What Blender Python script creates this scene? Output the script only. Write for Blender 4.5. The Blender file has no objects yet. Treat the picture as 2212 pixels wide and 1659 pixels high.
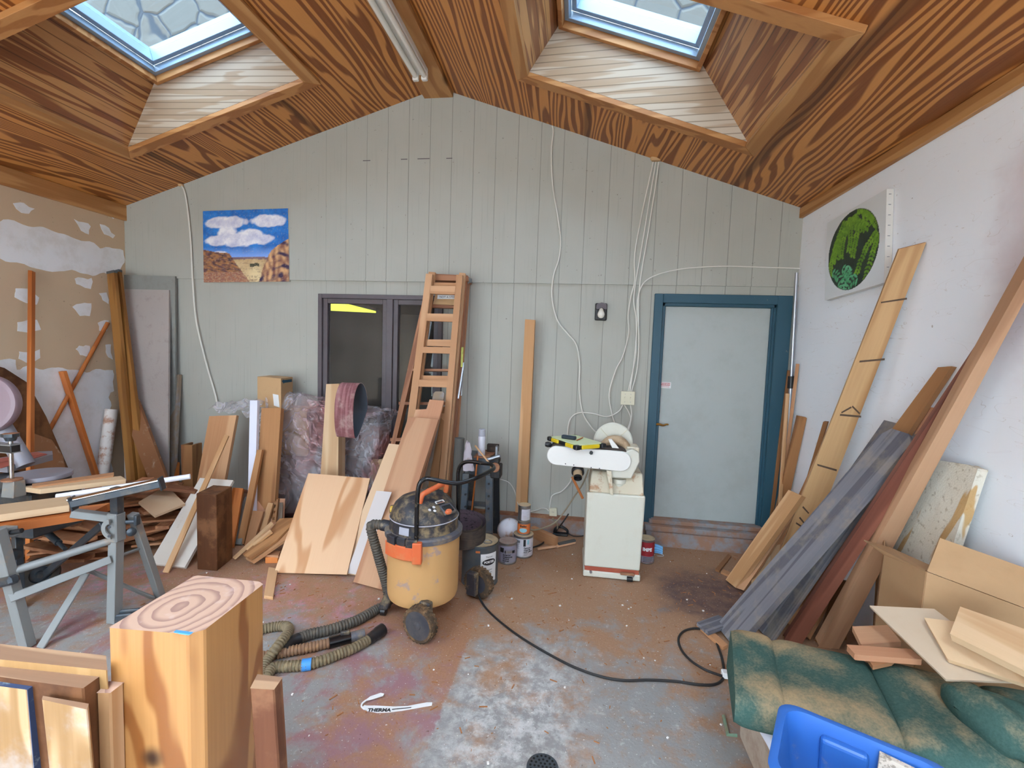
import bpy, math, random
from mathutils import Vector as V, Matrix, noise as mnoise
R_ = random.Random(7)
scene = bpy.context.scene
PI = math.pi
# ------------------------------------------------------------------ camera
FW, FH, FPX = 2212.0, 1659.0, 1000.0
CAMZ = 1.62
def cam_axes(yaw, pitch, roll):
    f = V((math.sin(yaw)*math.cos(pitch), math.cos(yaw)*math.cos(pitch), math.sin(pitch)))
    r = V((math.cos(yaw), -math.sin(yaw), 0)); u = r.cross(f)
    c, s = math.cos(roll), math.sin(roll)
    return c*r+s*u, -s*r+c*u, f
CR, CU, CF = cam_axes(math.radians(-7.865), math.radians(-4.074), math.radians(1.959))
CAM = V((0, 0, CAMZ))
cd = bpy.data.cameras.new('camera'); cam = bpy.data.objects.new('camera', cd)
scene.collection.objects.link(cam); scene.camera = cam
cd.sensor_fit = 'HORIZONTAL'; cd.sensor_width = 36.0; cd.lens = 36.0*FPX/FW; cd.clip_start = .02
cam.matrix_world = Matrix(((CR.x, CU.x, -CF.x, 0), (CR.y, CU.y, -CF.y, 0), (CR.z, CU.z, -CF.z, CAMZ), (0, 0, 0, 1)))
# ------------------------------------------------------------------ view, sky
vs = scene.view_settings
scene.display_settings.display_device = 'sRGB'
vs.view_transform = 'Standard'; vs.look = 'None'; vs.gamma = 1.0; vs.use_curve_mapping = False
vs.exposure = 4.35
scene.cycles.max_bounces = 10; scene.cycles.diffuse_bounces = 6; scene.cycles.transparent_max_bounces = 16
scene.cycles.sample_clamp_indirect = 6.0
w = bpy.data.worlds.new('sky'); scene.world = w; w.use_nodes = True
bg = w.node_tree.nodes['Background']; bg.inputs[0].default_value = (.70, .86, 1.0, 1)
# overcast sky: three times brighter overhead than at the horizon
_n = w.node_tree.nodes; _tc = _n.new('ShaderNodeTexCoord'); _sx = _n.new('ShaderNodeSeparateXYZ'); _mr = _n.new('ShaderNodeMapRange')
w.node_tree.links.new(_tc.outputs['Generated'], _sx.inputs[0]); w.node_tree.links.new(_sx.outputs[2], _mr.inputs[0])
_mr.inputs[1].default_value = 0.0; _mr.inputs[2].default_value = 1.0; _mr.inputs[3].default_value = .5; _mr.inputs[4].default_value = 2.0
w.node_tree.links.new(_mr.outputs[0], bg.inputs[1])
D = 4.13; XL = -4.515; XR = 1.762; YF = -4.2
OPX0, OPX1, OPZ = -4.3, -0.2, 2.45      # the open front of the workshop, behind the camera
# ------------------------------------------------------------------ pixel rays (pixels of the 2212x1659 photograph) onto real planes
def ray(x, y): return CR*((x-FW/2)/FPX) - CU*((y-FH/2)/FPX) + CF
def onZ(x, y, z=0.0): d = ray(x, y); return CAM+d*((z-CAMZ)/d.z)
def onY(x, y, Y=D): d = ray(x, y); return CAM+d*(Y/d.y)
def onX(x, y, X): d = ray(x, y); return CAM+d*(X/d.x)
def onP(x, y, p, n): d = ray(x, y); return CAM+d*((p-CAM).dot(n)/d.dot(n))
def P(s):
    if len(s) == 2: return onZ(*s)
    if s[2] == 'p': return V(s[3])
    return {'z': onZ, 'y': onY, 'x': onX}[s[2]](s[0], s[1], s[3])
def mpx(p): return (p-CAM).dot(CF)/FPX         # metres per pixel at a point
# ------------------------------------------------------------------ materials
def s2l(c): return c/12.92 if c <= .04045 else ((c+.055)/1.055)**2.4
def rgb(h):
    if isinstance(h, str): h = tuple(int(h[i:i+2], 16) for i in (0, 2, 4))
    return tuple(s2l(c/255.0) for c in h)+(1,)
class NT:
    def __init__(s, name):
        s.m = bpy.data.materials.new(name); s.m.use_nodes = True; s.t = s.m.node_tree; s.n = s.t.nodes
        s.b = s.n['Principled BSDF']; s.out = s.n['Material Output']; s._oi = None
    def put(s, sock, v):
        if isinstance(v, bpy.types.NodeSocket): s.t.links.new(v, sock)
        elif v is not None: sock.default_value = v
    def node(s, ty, **kw):
        n = s.n.new(ty)
        for k, v in kw.items(): setattr(n, k, v)
        return n
    def obj(s): return s.node('ShaderNodeTexCoord').outputs['Object']
    def pos(s): return s.node('ShaderNodeNewGeometry').outputs['Position']
    def rnd(s):
        if not s._oi: s._oi = s.node('ShaderNodeObjectInfo').outputs['Random']
        return s._oi
    def math(s, op, a, b=None, c=None, clamp=False):
        n = s.node('ShaderNodeMath', operation=op, use_clamp=clamp); s.put(n.inputs[0], a)
        if b is not None: s.put(n.inputs[1], b)
        if c is not None: s.put(n.inputs[2], c)
        return n.outputs[0]
    def vm(s, op, a, b=None):
        n = s.node('ShaderNodeVectorMath', operation=op); s.put(n.inputs[0], a)
        if b is not None: s.put(n.inputs['Scale'] if op == 'SCALE' else n.inputs[1], b)
        return n.outputs[0]
    def sep(s, v): n = s.node('ShaderNodeSeparateXYZ'); s.put(n.inputs[0], v); return n.outputs
    def comb(s, x, y, z):
        n = s.node('ShaderNodeCombineXYZ')
        for i, q in enumerate((x, y, z)): s.put(n.inputs[i], q)
        return n.outputs[0]
    def noise(s, vec, scale, detail=3.0, rough=.5, dist=0.0, col=False):
        n = s.node('ShaderNodeTexNoise'); s.put(n.inputs['Vector'], vec); n.inputs['Scale'].default_value = scale
        n.inputs['Detail'].default_value = detail; n.inputs['Roughness'].default_value = rough; n.inputs['Distortion'].default_value = dist
        return n.outputs['Color' if col else 'Fac']
    def vor(s, vec, scale, feature='F1', out='Distance', rand=1.0):
        n = s.node('ShaderNodeTexVoronoi', feature=feature); s.put(n.inputs['Vector'], vec); n.inputs['Scale'].default_value = scale
        n.inputs['Randomness'].default_value = rand
        return n.outputs[out]
    def ramp(s, f, stops, interp='LINEAR'):
        n = s.node('ShaderNodeValToRGB'); n.color_ramp.interpolation = interp; s.put(n.inputs[0], f); e = n.color_ramp.elements
        while len(e) < len(stops): e.new(.5)
        for q, (p, c) in zip(e, stops):
            q.position = p; q.color = (c, c, c, 1) if isinstance(c, (int, float)) else c
        return n.outputs[0]
    def sstep(s, f, a, b):
        n = s.node('ShaderNodeMapRange', interpolation_type='SMOOTHSTEP'); s.put(n.inputs[0], f)
        n.inputs[1].default_value = a; n.inputs[2].default_value = b
        return n.outputs[0]
    def mix(s, f, a, b, mode='MIX'):
        n = s.node('ShaderNodeMix', data_type='RGBA', blend_type=mode); s.put(n.inputs[0], f); s.put(n.inputs[6], a); s.put(n.inputs[7], b)
        return n.outputs[2]
    def hsv(s, col, h=.5, sa=1.0, v=1.0):
        n = s.node('ShaderNodeHueSaturation'); s.put(n.inputs['Hue'], h); s.put(n.inputs['Saturation'], sa); s.put(n.inputs['Value'], v); s.put(n.inputs['Color'], col)
        return n.outputs[0]
    def bump(s, h, strength=.3, dist=.01):
        n = s.node('ShaderNodeBump'); n.inputs['Strength'].default_value = strength; n.inputs['Distance'].default_value = dist; s.put(n.inputs['Height'], h)
        s.put(s.b.inputs['Normal'], n.outputs[0])
    def done(s, col=None, rough=.6, metal=0.0, spec=None, coat=None, emit=None, es=1.0):
        b = s.b
        if col is not None: s.put(b.inputs['Base Color'], col)
        s.put(b.inputs['Roughness'], rough); s.put(b.inputs['Metallic'], metal)
        if spec is not None: s.put(b.inputs['Specular IOR Level'], spec)
        if coat: b.inputs['Coat Weight'].default_value = coat; b.inputs['Coat Roughness'].default_value = .25
        if emit is not None: s.put(b.inputs['Emission Color'], emit); b.inputs['Emission Strength'].default_value = es
        return s.m
def wood(name, light, dark, freq=9.0, sc=3.0, sq=.07, axis=2, sharp=(.25, .75), rough=.6, knots=0, dirt=None, dirtamt=.5, coat=None, var=.18, fine=.35, seams=None, spec=.3, par=0):
    t = NT(name); light, dark = rgb(light), rgb(dark)
    p = t.vm('ADD', t.obj(), t.vm('SCALE', (13.1, 7.7, 21.3), t.rnd()))
    mask = [1, 1, 1]; mask[axis] = sq
    q = t.vm('MULTIPLY', p, tuple(mask))
    n = t.noise(q, sc, 2.5, .5, .25)
    if knots:
        km = [1, 1, 1]; km[axis] = .45
        kd = t.vor(t.vm('MULTIPLY', p, tuple(km)), knots)
        kk = t.sstep(kd, .28, .0)
        n = t.math('ADD', n, t.math('MULTIPLY', kk, .22))
    ph = t.math('MULTIPLY', n, freq*6.2832)
    if par: ph = t.math('ADD', ph, t.math('MULTIPLY', t.sep(p)[0 if axis else 2], par*6.2832))
    r = t.math('MULTIPLY_ADD', t.math('SINE', ph), .5, .5)
    r = t.sstep(r, *sharp)
    fm = [90, 90, 90]; fm[axis] = 2.5
    fn = t.noise(t.vm('MULTIPLY', p, tuple(fm)), 1.0, 2.0)
    f = t.math('ADD', t.math('MULTIPLY', r, 1-fine), t.math('MULTIPLY', fn, fine), clamp=True)
    c = t.mix(f, light, dark)
    if knots:
        c = t.mix(t.sstep(kd, .075, .03), c, tuple(x*.35 for x in dark[:3])+(1,))
    if seams:                        # shallow plank lines across the face: (axis index, spacing)
        x = t.sep(t.obj())[seams[0]]
        fr = t.math('ABSOLUTE', t.math('SUBTRACT', t.math('FRACT', t.math('DIVIDE', x, seams[1])), .5))
        c = t.mix(t.math('MULTIPLY', t.sstep(fr, *(seams[2:] or (.46, .49))), .7), c, tuple(x*.4 for x in dark[:3])+(1,))
    if dirt:
        dn = t.noise(p, 7.0, 5.0, .65)
        c = t.mix(t.math('MULTIPLY', t.sstep(dn, .45, .65), dirtamt), c, rgb(dirt))
    v = t.math('MULTIPLY_ADD', t.rnd(), var*2, 1-var)
    c = t.hsv(c, 0.5, 1.0, v)
    t.bump(f, .12, .002)
    return t.done(c, rough, coat=coat, spec=spec)
def plain(name, c, rough=.5, metal=0.0, dirt=None, damt=.5, dscale=9.0, bump=0, bscale=200, thr=(.45, .68), spec=None, coat=None, var=0):
    t = NT(name); col = rgb(c)
    if dirt:
        n = t.noise(t.obj(), dscale, 6.0, .7)
        col = t.mix(t.math('MULTIPLY', t.sstep(n, *thr), damt), col, rgb(dirt))
    if var: col = t.hsv(col, .5, 1.0, t.math('MULTIPLY_ADD', t.rnd(), var*2, 1-var))
    if bump: t.bump(t.noise(t.obj(), bscale, 3.0), bump, .004)
    return t.done(col, rough, metal, spec, coat)
def attr_mat(name, rough=.6, bump=0, spec=None):
    t = NT(name); a = t.node('ShaderNodeAttribute', attribute_name='Col').outputs['Color']
    if bump: t.bump(t.noise(t.obj(), 90, 4.0), bump, .004)
    return t.done(a, rough, spec=spec)
M = {}
# ------------------------------------------------------------------ mesh helpers
class MB:
    def __init__(s): s.v = []; s.f = []; s.mi = []; s.sm = []; s.col = None
    def add(s, vs, fs, m=0, smooth=False, mat=None):
        o = len(s.v); s.v += [(mat @ V(q) if mat else V(q)) for q in vs]
        for f in fs: s.f.append([i+o for i in f]); s.mi.append(m); s.sm.append(smooth)
        return s
    def box(s, c, d, m=0, mat=None):
        x, y, z = c; a, b, e = d[0]/2, d[1]/2, d[2]/2
        vs = [(x+i*a, y+j*b, z+k*e) for k in (-1, 1) for j in (-1, 1) for i in (-1, 1)]
        return s.add(vs, [(0, 2, 3, 1), (4, 5, 7, 6), (0, 1, 5, 4), (2, 6, 7, 3), (0, 4, 6, 2), (1, 3, 7, 5)], m, False, mat)
    def bb(s, lo, hi, m=0, mat=None): return s.box([(a+b)/2 for a, b in zip(lo, hi)], [b-a for a, b in zip(lo, hi)], m, mat)
    def hexa(s, b, t, m=0):           # four base corners, four top corners
        return s.add(list(b)+list(t), [(3, 2, 1, 0), (4, 5, 6, 7), (0, 1, 5, 4), (1, 2, 6, 5), (2, 3, 7, 6), (3, 0, 4, 7)], m)
    def lathe(s, prof, n=24, mat=None, m=0, smooth=True, cap0=True, cap1=True, a0=0.0, a1=2*PI):
        full = abs(a1-a0-2*PI) < 1e-6; k = n if full else n+1
        vs = [(r*math.cos(a0+(a1-a0)*i/n), r*math.sin(a0+(a1-a0)*i/n), z) for r, z in prof for i in range(k)]
        fs = []
        for j in range(len(prof)-1):
            for i in range(n):
                i2 = (i+1) % k
                fs.append((j*k+i, j*k+i2, (j+1)*k+i2, (j+1)*k+i))
        s.add(vs, fs, m, smooth, mat)
        if full and cap0 and prof[0][0] > 1e-5: s.add(vs[:k], [tuple(reversed(range(k)))], m, False, mat)
        if full and cap1 and prof[-1][0] > 1e-5: s.add(vs[-k:], [tuple(range(k))], m, False, mat)
        return s
    def cyl(s, p0, p1, r0, r1=None, n=20, m=0, cap=True, smooth=True):
        p0, p1 = V(p0), V(p1); r1 = r0 if r1 is None else r1
        return s.lathe([(r0, 0), (r1, (p1-p0).length)], n, frame(p0, p1-p0), m, smooth, cap, cap)
    def tube(s, pts, r, n=8, m=0, cap=True, smooth=True, flat=1.0):
        pts = [V(p) for p in pts]; rs = r if isinstance(r, (list, tuple)) else [r]*len(pts)
        vs = []; t0 = (pts[1]-pts[0]).normalized(); u = t0.orthogonal().normalized()
        for i, p in enumerate(pts):
            t = ((pts[min(i+1, len(pts)-1)]-pts[max(i-1, 0)])).normalized()
            u = (u-t*u.dot(t)).normalized(); w_ = t.cross(u)
            vs += [p+rs[i]*(math.cos(2*PI*k/n)*u+flat*math.sin(2*PI*k/n)*w_) for k in range(n)]
        fs = [(i*n+k, i*n+(k+1) % n, (i+1)*n+(k+1) % n, (i+1)*n+k) for i in range(len(pts)-1) for k in range(n)]
        s.add(vs, fs, m, smooth)
        if cap: s.add(vs[:n], [tuple(reversed(range(n)))], m); s.add(vs[-n:], [tuple(range(n))], m)
        return s
    def prism(s, poly, z0, z1, mat=None, m=0, smooth=False, m2=None):
        n = len(poly); vs = [(x, y, z0) for x, y in poly]+[(x, y, z1) for x, y in poly]
        s.add(vs, [(i, (i+1) % n, n+(i+1) % n, n+i) for i in range(n)], m, smooth, mat)
        s.add(vs, [tuple(reversed(range(n)))], m, False, mat)
        return s.add(vs, [tuple(range(n, 2*n))], m if m2 is None else m2, False, mat)
    def grid(s, fn, nu, nv, m=0, smooth=True, closeu=False, thick=0):
        vs = [fn(i/nu, j/nv) for j in range(nv+1) for i in range(nu+(0 if closeu else 1))]
        k = nu if closeu else nu+1
        fs = [(j*k+i, j*k+(i+1) % k, (j+1)*k+(i+1) % k, (j+1)*k+i) for j in range(nv) for i in range(nu)]
        return s.add(vs, fs, m, smooth)
    def shift(s, d): s.v = [q+V(d) for q in s.v]; return s
    def obj(s, name, mats, parent=None, mw=None, bevel=0, subsurf=0, solid=0, seg=1):
        me = bpy.data.meshes.new(name); me.from_pydata([tuple(q) for q in s.v], [], s.f)
        for m_ in (mats if isinstance(mats, (list, tuple)) else [mats]): me.materials.append(M[m_] if isinstance(m_, str) else m_)
        me.polygons.foreach_set('material_index', s.mi); me.polygons.foreach_set('use_smooth', s.sm)
        if s.col is not None:
            a = me.color_attributes.new('Col', 'FLOAT_COLOR', 'POINT')
            for i, c in enumerate(s.col): a.data[i].color = c
        me.update()
        if any(s.sm): me.set_sharp_from_angle(angle=math.radians(38))
        o = bpy.data.objects.new(name, me); scene.collection.objects.link(o)
        if parent: o.parent = parent
        if mw is not None: o.matrix_local = mw
        if solid: d = o.modifiers.new('solid', 'SOLIDIFY'); d.thickness = solid; d.offset = 0
        if bevel: d = o.modifiers.new('bevel', 'BEVEL'); d.width = bevel; d.segments = seg; d.limit_method = 'ANGLE'
        if subsurf: d = o.modifiers.new('sub', 'SUBSURF'); d.levels = subsurf; d.render_levels = subsurf
        return o
def frame(o, z, x=None):
    z = V(z).normalized(); x = V(x) if x is not None else z.orthogonal()
    x = (x-z*x.dot(z)).normalized(); y = z.cross(x)
    return Matrix(((x.x, y.x, z.x, o[0]), (x.y, y.y, z.y, o[1]), (x.z, y.z, z.z, o[2]), (0, 0, 0, 1)))
def tag(o, label=None, cat=None, group=None, kind=None):
    if label: o['label'] = label
    if cat: o['category'] = cat
    if group: o['group'] = group
    if kind: o['kind'] = kind
    return o
def struct(o): o['kind'] = 'structure'; return o
def empty(name, loc, label, cat, rz=0.0, group=None, rot=None):
    o = bpy.data.objects.new(name, None); scene.collection.objects.link(o); o.empty_display_size = .05
    o.location = loc; o.rotation_euler = rot or (0, 0, rz)
    return tag(o, label, cat, group)
def slab(name, px, plane, th, mat, label=None, cat=None, group=None, parent=None, lift=True, bevel=.002, ax=None, org=None, end=None):
    """A real board: the corners seen in the photograph (bl, br, tr, tl, ...) taken on a true plane, then given its thickness."""
    plane = [tuple(q) for q in plane]
    d0_ = plane[2][3] if len(plane[2]) > 3 else 0
    for _ in range(40):
        a, b, c = [P(q) for q in plane]; n = (b-a).cross(c-a).normalized()
        if n.dot(CAM-a) < 0: n = -n
        pts = [onP(x, y, a, n) for x, y in px]; both = pts+[q-n*th for q in pts]; q3 = plane[2]
        ov = max(max(q.x for q in both)-(XR-.002), (XL+.004)-min(q.x for q in both), max(q.y for q in both)-(D-.020 if max(q.z for q in both) > 2.0 else D-.002))
        if ov <= 0 or len(q3) < 4 or q3[2] == 'z' or abs(q3[3]-d0_) > .10: break
        st = max(.004, ov*.6); plane[2] = (q3[0], q3[1], q3[2], q3[3]+(-st if q3[2] == 'y' or q3[3] > 0 else st))
    if ax is None: z = (pts[-1]+pts[-2])/2-(pts[0]+pts[1])/2; o0 = (pts[0]+pts[1])/2
    else: z = pts[ax[1]]-pts[ax[0]]; o0 = pts[ax[0]].copy()
    z = (z-n*z.dot(n)).normalized(); Mx = frame(o0, z, n.cross(z))   # local y = z cross x
    I = Mx.inverted(); loc = [I @ q for q in pts]; ny = (I.to_3x3() @ n).y
    # outline in (x, z), extruded along y away from the viewer
    k = len(loc); mb = MB(); s_ = -th if ny > 0 else th
    vs = [(q.x, 0, q.z) for q in loc]+[(q.x, s_, q.z) for q in loc]
    mb.add(vs, [(i, (i+1) % k, k+(i+1) % k, k+i) for i in range(k)])
    mb.add(vs, [tuple(range(k))]); mb.add(vs, [tuple(reversed(range(k, 2*k)))])
    wz = min((Mx @ V(q)).z for q in vs)
    if lift and wz < .001: Mx = Matrix.Translation((0, 0, .001-wz)) @ Mx
    if parent is not None: Mx = Matrix.Translation(-V(parent.location)) @ Mx
    fix_normals(mb)
    ob = mb.obj(name, mat, parent, Mx, bevel)
    return tag(ob, label, cat, group)
def fix_normals(mb):
    c = sum((V(q) for q in mb.v), V())/len(mb.v)
    vol = 0
    for f in mb.f:
        for i in range(1, len(f)-1):
            a, b, d = (mb.v[f[0]]-c, mb.v[f[i]]-c, mb.v[f[i+1]]-c); vol += a.dot(b.cross(d))
    if vol < 0: mb.f = [list(reversed(f)) for f in mb.f]
def plank(name, p0, p1, w_, t_, face, mat, label=None, cat=None, group=None, parent=None, bevel=.002, lift=False):
    p0, p1 = V(p0), V(p1); z = p1-p0; f = V(face); f = f-z.normalized()*f.dot(z.normalized())
    Mx = frame(p0, z, f.cross(z)); mb = MB(); mb.bb((-w_/2, -t_/2, 0), (w_/2, t_/2, z.length))
    if lift:
        wz = min((Mx @ q).z for q in mb.v)
        Mx = Matrix.Translation((0, 0, max(0, .001-wz))) @ Mx
    return tag(mb.obj(name, mat, parent, Mx, bevel), label, cat, group)
def smoothpts(pts, k=6):
    pts = [V(p) for p in pts]; out = []
    for i in range(len(pts)-1):
        a, b, c, d = pts[max(i-1, 0)], pts[i], pts[i+1], pts[min(i+2, len(pts)-1)]
        for j in range(k):
            t = j/k; out.append(.5*((2*b)+(c-a)*t+(2*a-5*b+4*c-d)*t*t+(3*b-a-3*c+d)*t**3))
    return out+[pts[-1]]
_tc = {}
def text_geo(s, size, bold=0.0, cx=True):
    k = (s, size, bold, cx)
    if k in _tc: return _tc[k]
    cu = bpy.data.curves.new('t', 'FONT'); cu.body = s; cu.size = size; cu.offset = bold; cu.resolution_u = 3
    cu.align_x = 'CENTER' if cx else 'LEFT'; cu.align_y = 'CENTER'
    o = bpy.data.objects.new('t', cu); scene.collection.objects.link(o)
    dg = bpy.context.evaluated_depsgraph_get(); me = bpy.data.meshes.new_from_object(o.evaluated_get(dg))
    r = ([tuple(q.co) for q in me.vertices], [tuple(p.vertices) for p in me.polygons])
    bpy.data.objects.remove(o); bpy.data.meshes.remove(me); bpy.data.curves.remove(cu); _tc[k] = r
    return r
def wrap(vs, r, a0, z0):   # lay flat (x, y) marks around a cylinder of radius r, centred at angle a0
    return [(r*math.cos(a0+x/r), r*math.sin(a0+x/r), z0+y) for x, y, *_ in vs]
def wrap_rect(mb, x0, x1, y0, y1, r, a0, z0, m=0, n=10):
    vs = wrap([(x0+(x1-x0)*i/n, y) for y in (y0, y1) for i in range(n+1)], r, a0, z0)
    mb.add(vs, [(i, i+1, n+2+i, n+1+i) for i in range(n)], m, True)
def wrap_oval(mb, cx_, cy_, rx, ry, r, a0, z0, m=0, n=16):
    vs = []
    for i in range(n+1):
        x = -rx+2*rx*i/n; h = ry*math.sqrt(max(.0004, 1-(x/rx)**2)); vs += [(cx_+x, cy_-h), (cx_+x, cy_+h)]
    mb.add(wrap(vs, r, a0, z0), [(2*i, 2*i+2, 2*i+3, 2*i+1) for i in range(n)], m, True)
def wrap_text(mb, s, size, r, a0, z0, y, m=0, bold=0.0, x=0.0, cx=True):
    v_, f_ = text_geo(s, size, bold, cx); mb.add(wrap([(q[0]+x, q[1]+y) for q in v_], r, a0, z0), f_, m)
# ================================================================== SETTING
M['siding'] = None
def mk_siding():
    t = NT('painted_siding'); p = t.obj(); x, y, z = t.sep(p)
    fr = t.math('ABSOLUTE', t.math('SUBTRACT', t.math('FRACT', t.math('DIVIDE', t.math('ADD', x, 20.036), .1985)), .5))
    g = t.math('MULTIPLY', t.sstep(fr, .482, .494), t.sstep(x, -3.0, -1.6))
    c = t.mix(t.noise(p, 3.0, 4.0), rgb('A8A79C'), rgb('B1B0A6'))
    gr = t.noise(t.vm('MULTIPLY', p, (60, 60, 2.0)), 1.0, 4.0)
    c = t.mix(t.math('MULTIPLY', t.sstep(gr, .55, .75), .18), c, rgb('7C7C72'))
    c = t.mix(t.math('MULTIPLY', t.sstep(t.noise(p, 38, 4.0), .70, .76), .6), c, rgb('6A625A'))
    c = t.mix(t.math('MULTIPLY', g, .40), c, rgb('5A5A54'))
    # sawdust along the lap joint of the boards
    t.bump(t.math('SUBTRACT', t.math('MULTIPLY', gr, .25), g), .5, .006)
    return t.done(c, .65, spec=.3)
M['siding'] = mk_siding()
def mk_floor():
    t = NT('dusty_concrete'); p = t.obj(); x, y, z = t.sep(p)
    n1 = t.noise(p, 1.6, 6.0, .6); n2 = t.noise(p, 4.5, 8.0, .72, .3); n3 = t.noise(p, 85, 4.0, .7); n4 = t.noise(p, 13, 8.0, .75, .2); n5 = t.noise(p, 2.4, 7.0, .7, .4)
    c = t.mix(n1, rgb('82807E'), rgb('A6A39F')); c = t.mix(t.math('MULTIPLY', n3, .45), c, rgb('6E6A68'))
    # bare, nearly white concrete right of the paint edge
    wh = t.math('MULTIPLY', t.sstep(t.math('ADD', t.math('ABSOLUTE', t.math('SUBTRACT', x, -.22)), t.math('MULTIPLY', n4, .25)), .62, .22), t.sstep(y, 2.75, 2.0))
    c = t.mix(t.math('MULTIPLY', wh, t.math('MULTIPLY', t.sstep(n4, .40, .62), .7)), c, rgb('D0CECA'))
    c = t.mix(t.math('MULTIPLY', t.sstep(n4, .56, .66), .45), c, rgb('C8C6C2'))
    # old red floor paint left of the edge, worn through
    seam = t.math('ADD', t.math('ADD', x, .60), t.math('MULTIPLY', n4, .09))
    side = t.sstep(seam, .125, .10)
    edge = t.math('MULTIPLY', side, t.sstep(x, -1.25, -.75))
    red = t.math('MULTIPLY', side, t.sstep(t.math('ADD', n5, t.math('MULTIPLY', edge, .10)), .47, .60))
    c = t.mix(t.math('MULTIPLY', red, .8), c, t.mix(n2, rgb('8E5A66'), rgb('9A6E6C')))
    pk = t.math('MULTIPLY', t.sstep(t.math('ABSOLUTE', t.math('ADD', t.math('SUBTRACT', y, 2.82), t.math('MULTIPLY', n2, .3))), .40, .08), t.math('MULTIPLY', t.sstep(x, -.85, -1.15), t.sstep(n4, .44, .56)))
    c = t.mix(t.math('MULTIPLY', pk, .7), c, rgb('C47E92'))
    # sawdust, heavier toward the back wall, the lumber and along the paint edge
    back = t.math('ADD', t.sstep(y, 1.7, 3.4), t.math('MULTIPLY', edge, .35))
    back = t.math('ADD', back, t.math('MULTIPLY', t.sstep(x, .35, .9), .35))
    dm = t.sstep(t.math('ADD', t.math('ADD', t.math('MULTIPLY', n2, .7), t.math('MULTIPLY', n5, .3)), t.math('MULTIPLY', back, .20)), .49, .66)
    c = t.mix(t.math('MULTIPLY', dm, .84), c, t.mix(n3, rgb('85583A'), rgb('B58A62')))
    # dark oily stain in front of the door
    dn = t.node('ShaderNodeVectorMath', operation='DISTANCE'); t.put(dn.inputs[0], p); dn.inputs[1].default_value = (1.0, 3.22, 0)
    st = t.sstep(t.math('ADD', dn.outputs['Value'], t.math('MULTIPLY', n2, .6)), .82, .50)
    c = t.mix(t.math('MULTIPLY', st, t.math('MULTIPLY', n4, 1.35)), c, rgb('46363C'))
    # cast specks
    c = t.mix(t.math('MULTIPLY', t.sstep(t.noise(p, 95, 2.0), .68, .72), .6), c, rgb('E6E2DC'))
    c = t.mix(t.math('MULTIPLY', t.sstep(t.noise(p, 60, 3.0), .33, .27), .6), c, rgb('5A3A28'))
    t.bump(t.math('ADD', n3, n4), .35, .005)
    return t.done(c, t.math('MULTIPLY_ADD', n2, .4, .45), spec=.3)
M['floor'] = mk_floor()
def mk_drywall():
    t = NT('drywall_paper'); p = t.obj()
    c = t.mix(t.noise(p, 2.0, 4.0), rgb('C6AC8E'), rgb('D2BA9C'))
    c = t.mix(t.math('MULTIPLY', t.sstep(t.noise(p, 45, 3.0), .70, .75), .5), c, rgb('7A6A58'))
    return t.done(c, .85, spec=.2)
M['drywall'] = mk_drywall()
M['compound'] = plain('joint_compound', 'EAEAEA', .8, dirt='D8D4CE', damt=.6, dscale=5)
def mk_white():
    t = NT('white_wall_paint'); p = t.obj(); x, y, z = t.sep(p)
    c = t.mix(t.noise(p, 1.2, 4.0), rgb('EAEEF3'), rgb('F0F3F7'))
    n = t.noise(p, 2.6, 5.0, .6)
    m = t.math('MULTIPLY', t.sstep(t.math('ADD', y, t.math('MULTIPLY', n, .5)), 2.66, 2.40), t.sstep(t.math('ADD', z, t.math('MULTIPLY', n, .5)), 1.75, 2.05))
    m = t.math('MULTIPLY', m, t.sstep(z, 2.62, 2.45))
    c = t.mix(t.math('MULTIPLY', m, .55), c, rgb('C7AFB2'))
    sc = t.noise(t.vm('MULTIPLY', p, (1, 1.0, 5.0)), 3.0, 1.0, .5, 1.5)
    ln = t.sstep(t.math('ABSOLUTE', t.math('SUBTRACT', sc, .62)), .004, .0015)
    c = t.mix(t.math('MULTIPLY', ln, .35), c, rgb('B09C8A'))
    c = t.mix(t.math('MULTIPLY', t.sstep(t.noise(p, 30, 3.0), .73, .77), .6), c, rgb('8A705E'))
    return t.done(c, .7, spec=.3)
M['white'] = mk_white()
M['ply'] = wood('ceiling_plywood', 'D08E4C', '763E1A', freq=15.0, sc=2.8, sq=.12, par=22, axis=1, sharp=(.30, .72), rough=.42, var=0, fine=.22, seams=(0, 1.22), coat=.15)
M['ply_shaft_x'] = wood('shaft_plywood_across', 'BDAA94', 'A88C70', freq=3.0, sc=9.0, sq=.08, axis=0, sharp=(.35, .7), rough=.36, var=0, fine=.2, seams=(2, .043, .40, .46), coat=.7)
M['ply_shaft_y'] = wood('shaft_plywood_along', 'BE8852', '7A4424', freq=5.0, sc=9.0, sq=.06, axis=1, sharp=(.35, .7), rough=.36, var=0, fine=.2, seams=(2, .06, .44, .48), coat=.6)
M['trimwood'] = wood('fir_trim', 'C4935E', 'A06C3C', freq=4, sc=6, axis=1, var=.05, rough=.5, knots=1.3)
M['trimwoodx'] = wood('fir_trim_across', 'C08A55', '9A6234', freq=4, sc=6, axis=0, var=.05, rough=.5, knots=1.3)
M['stone'] = None
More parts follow.
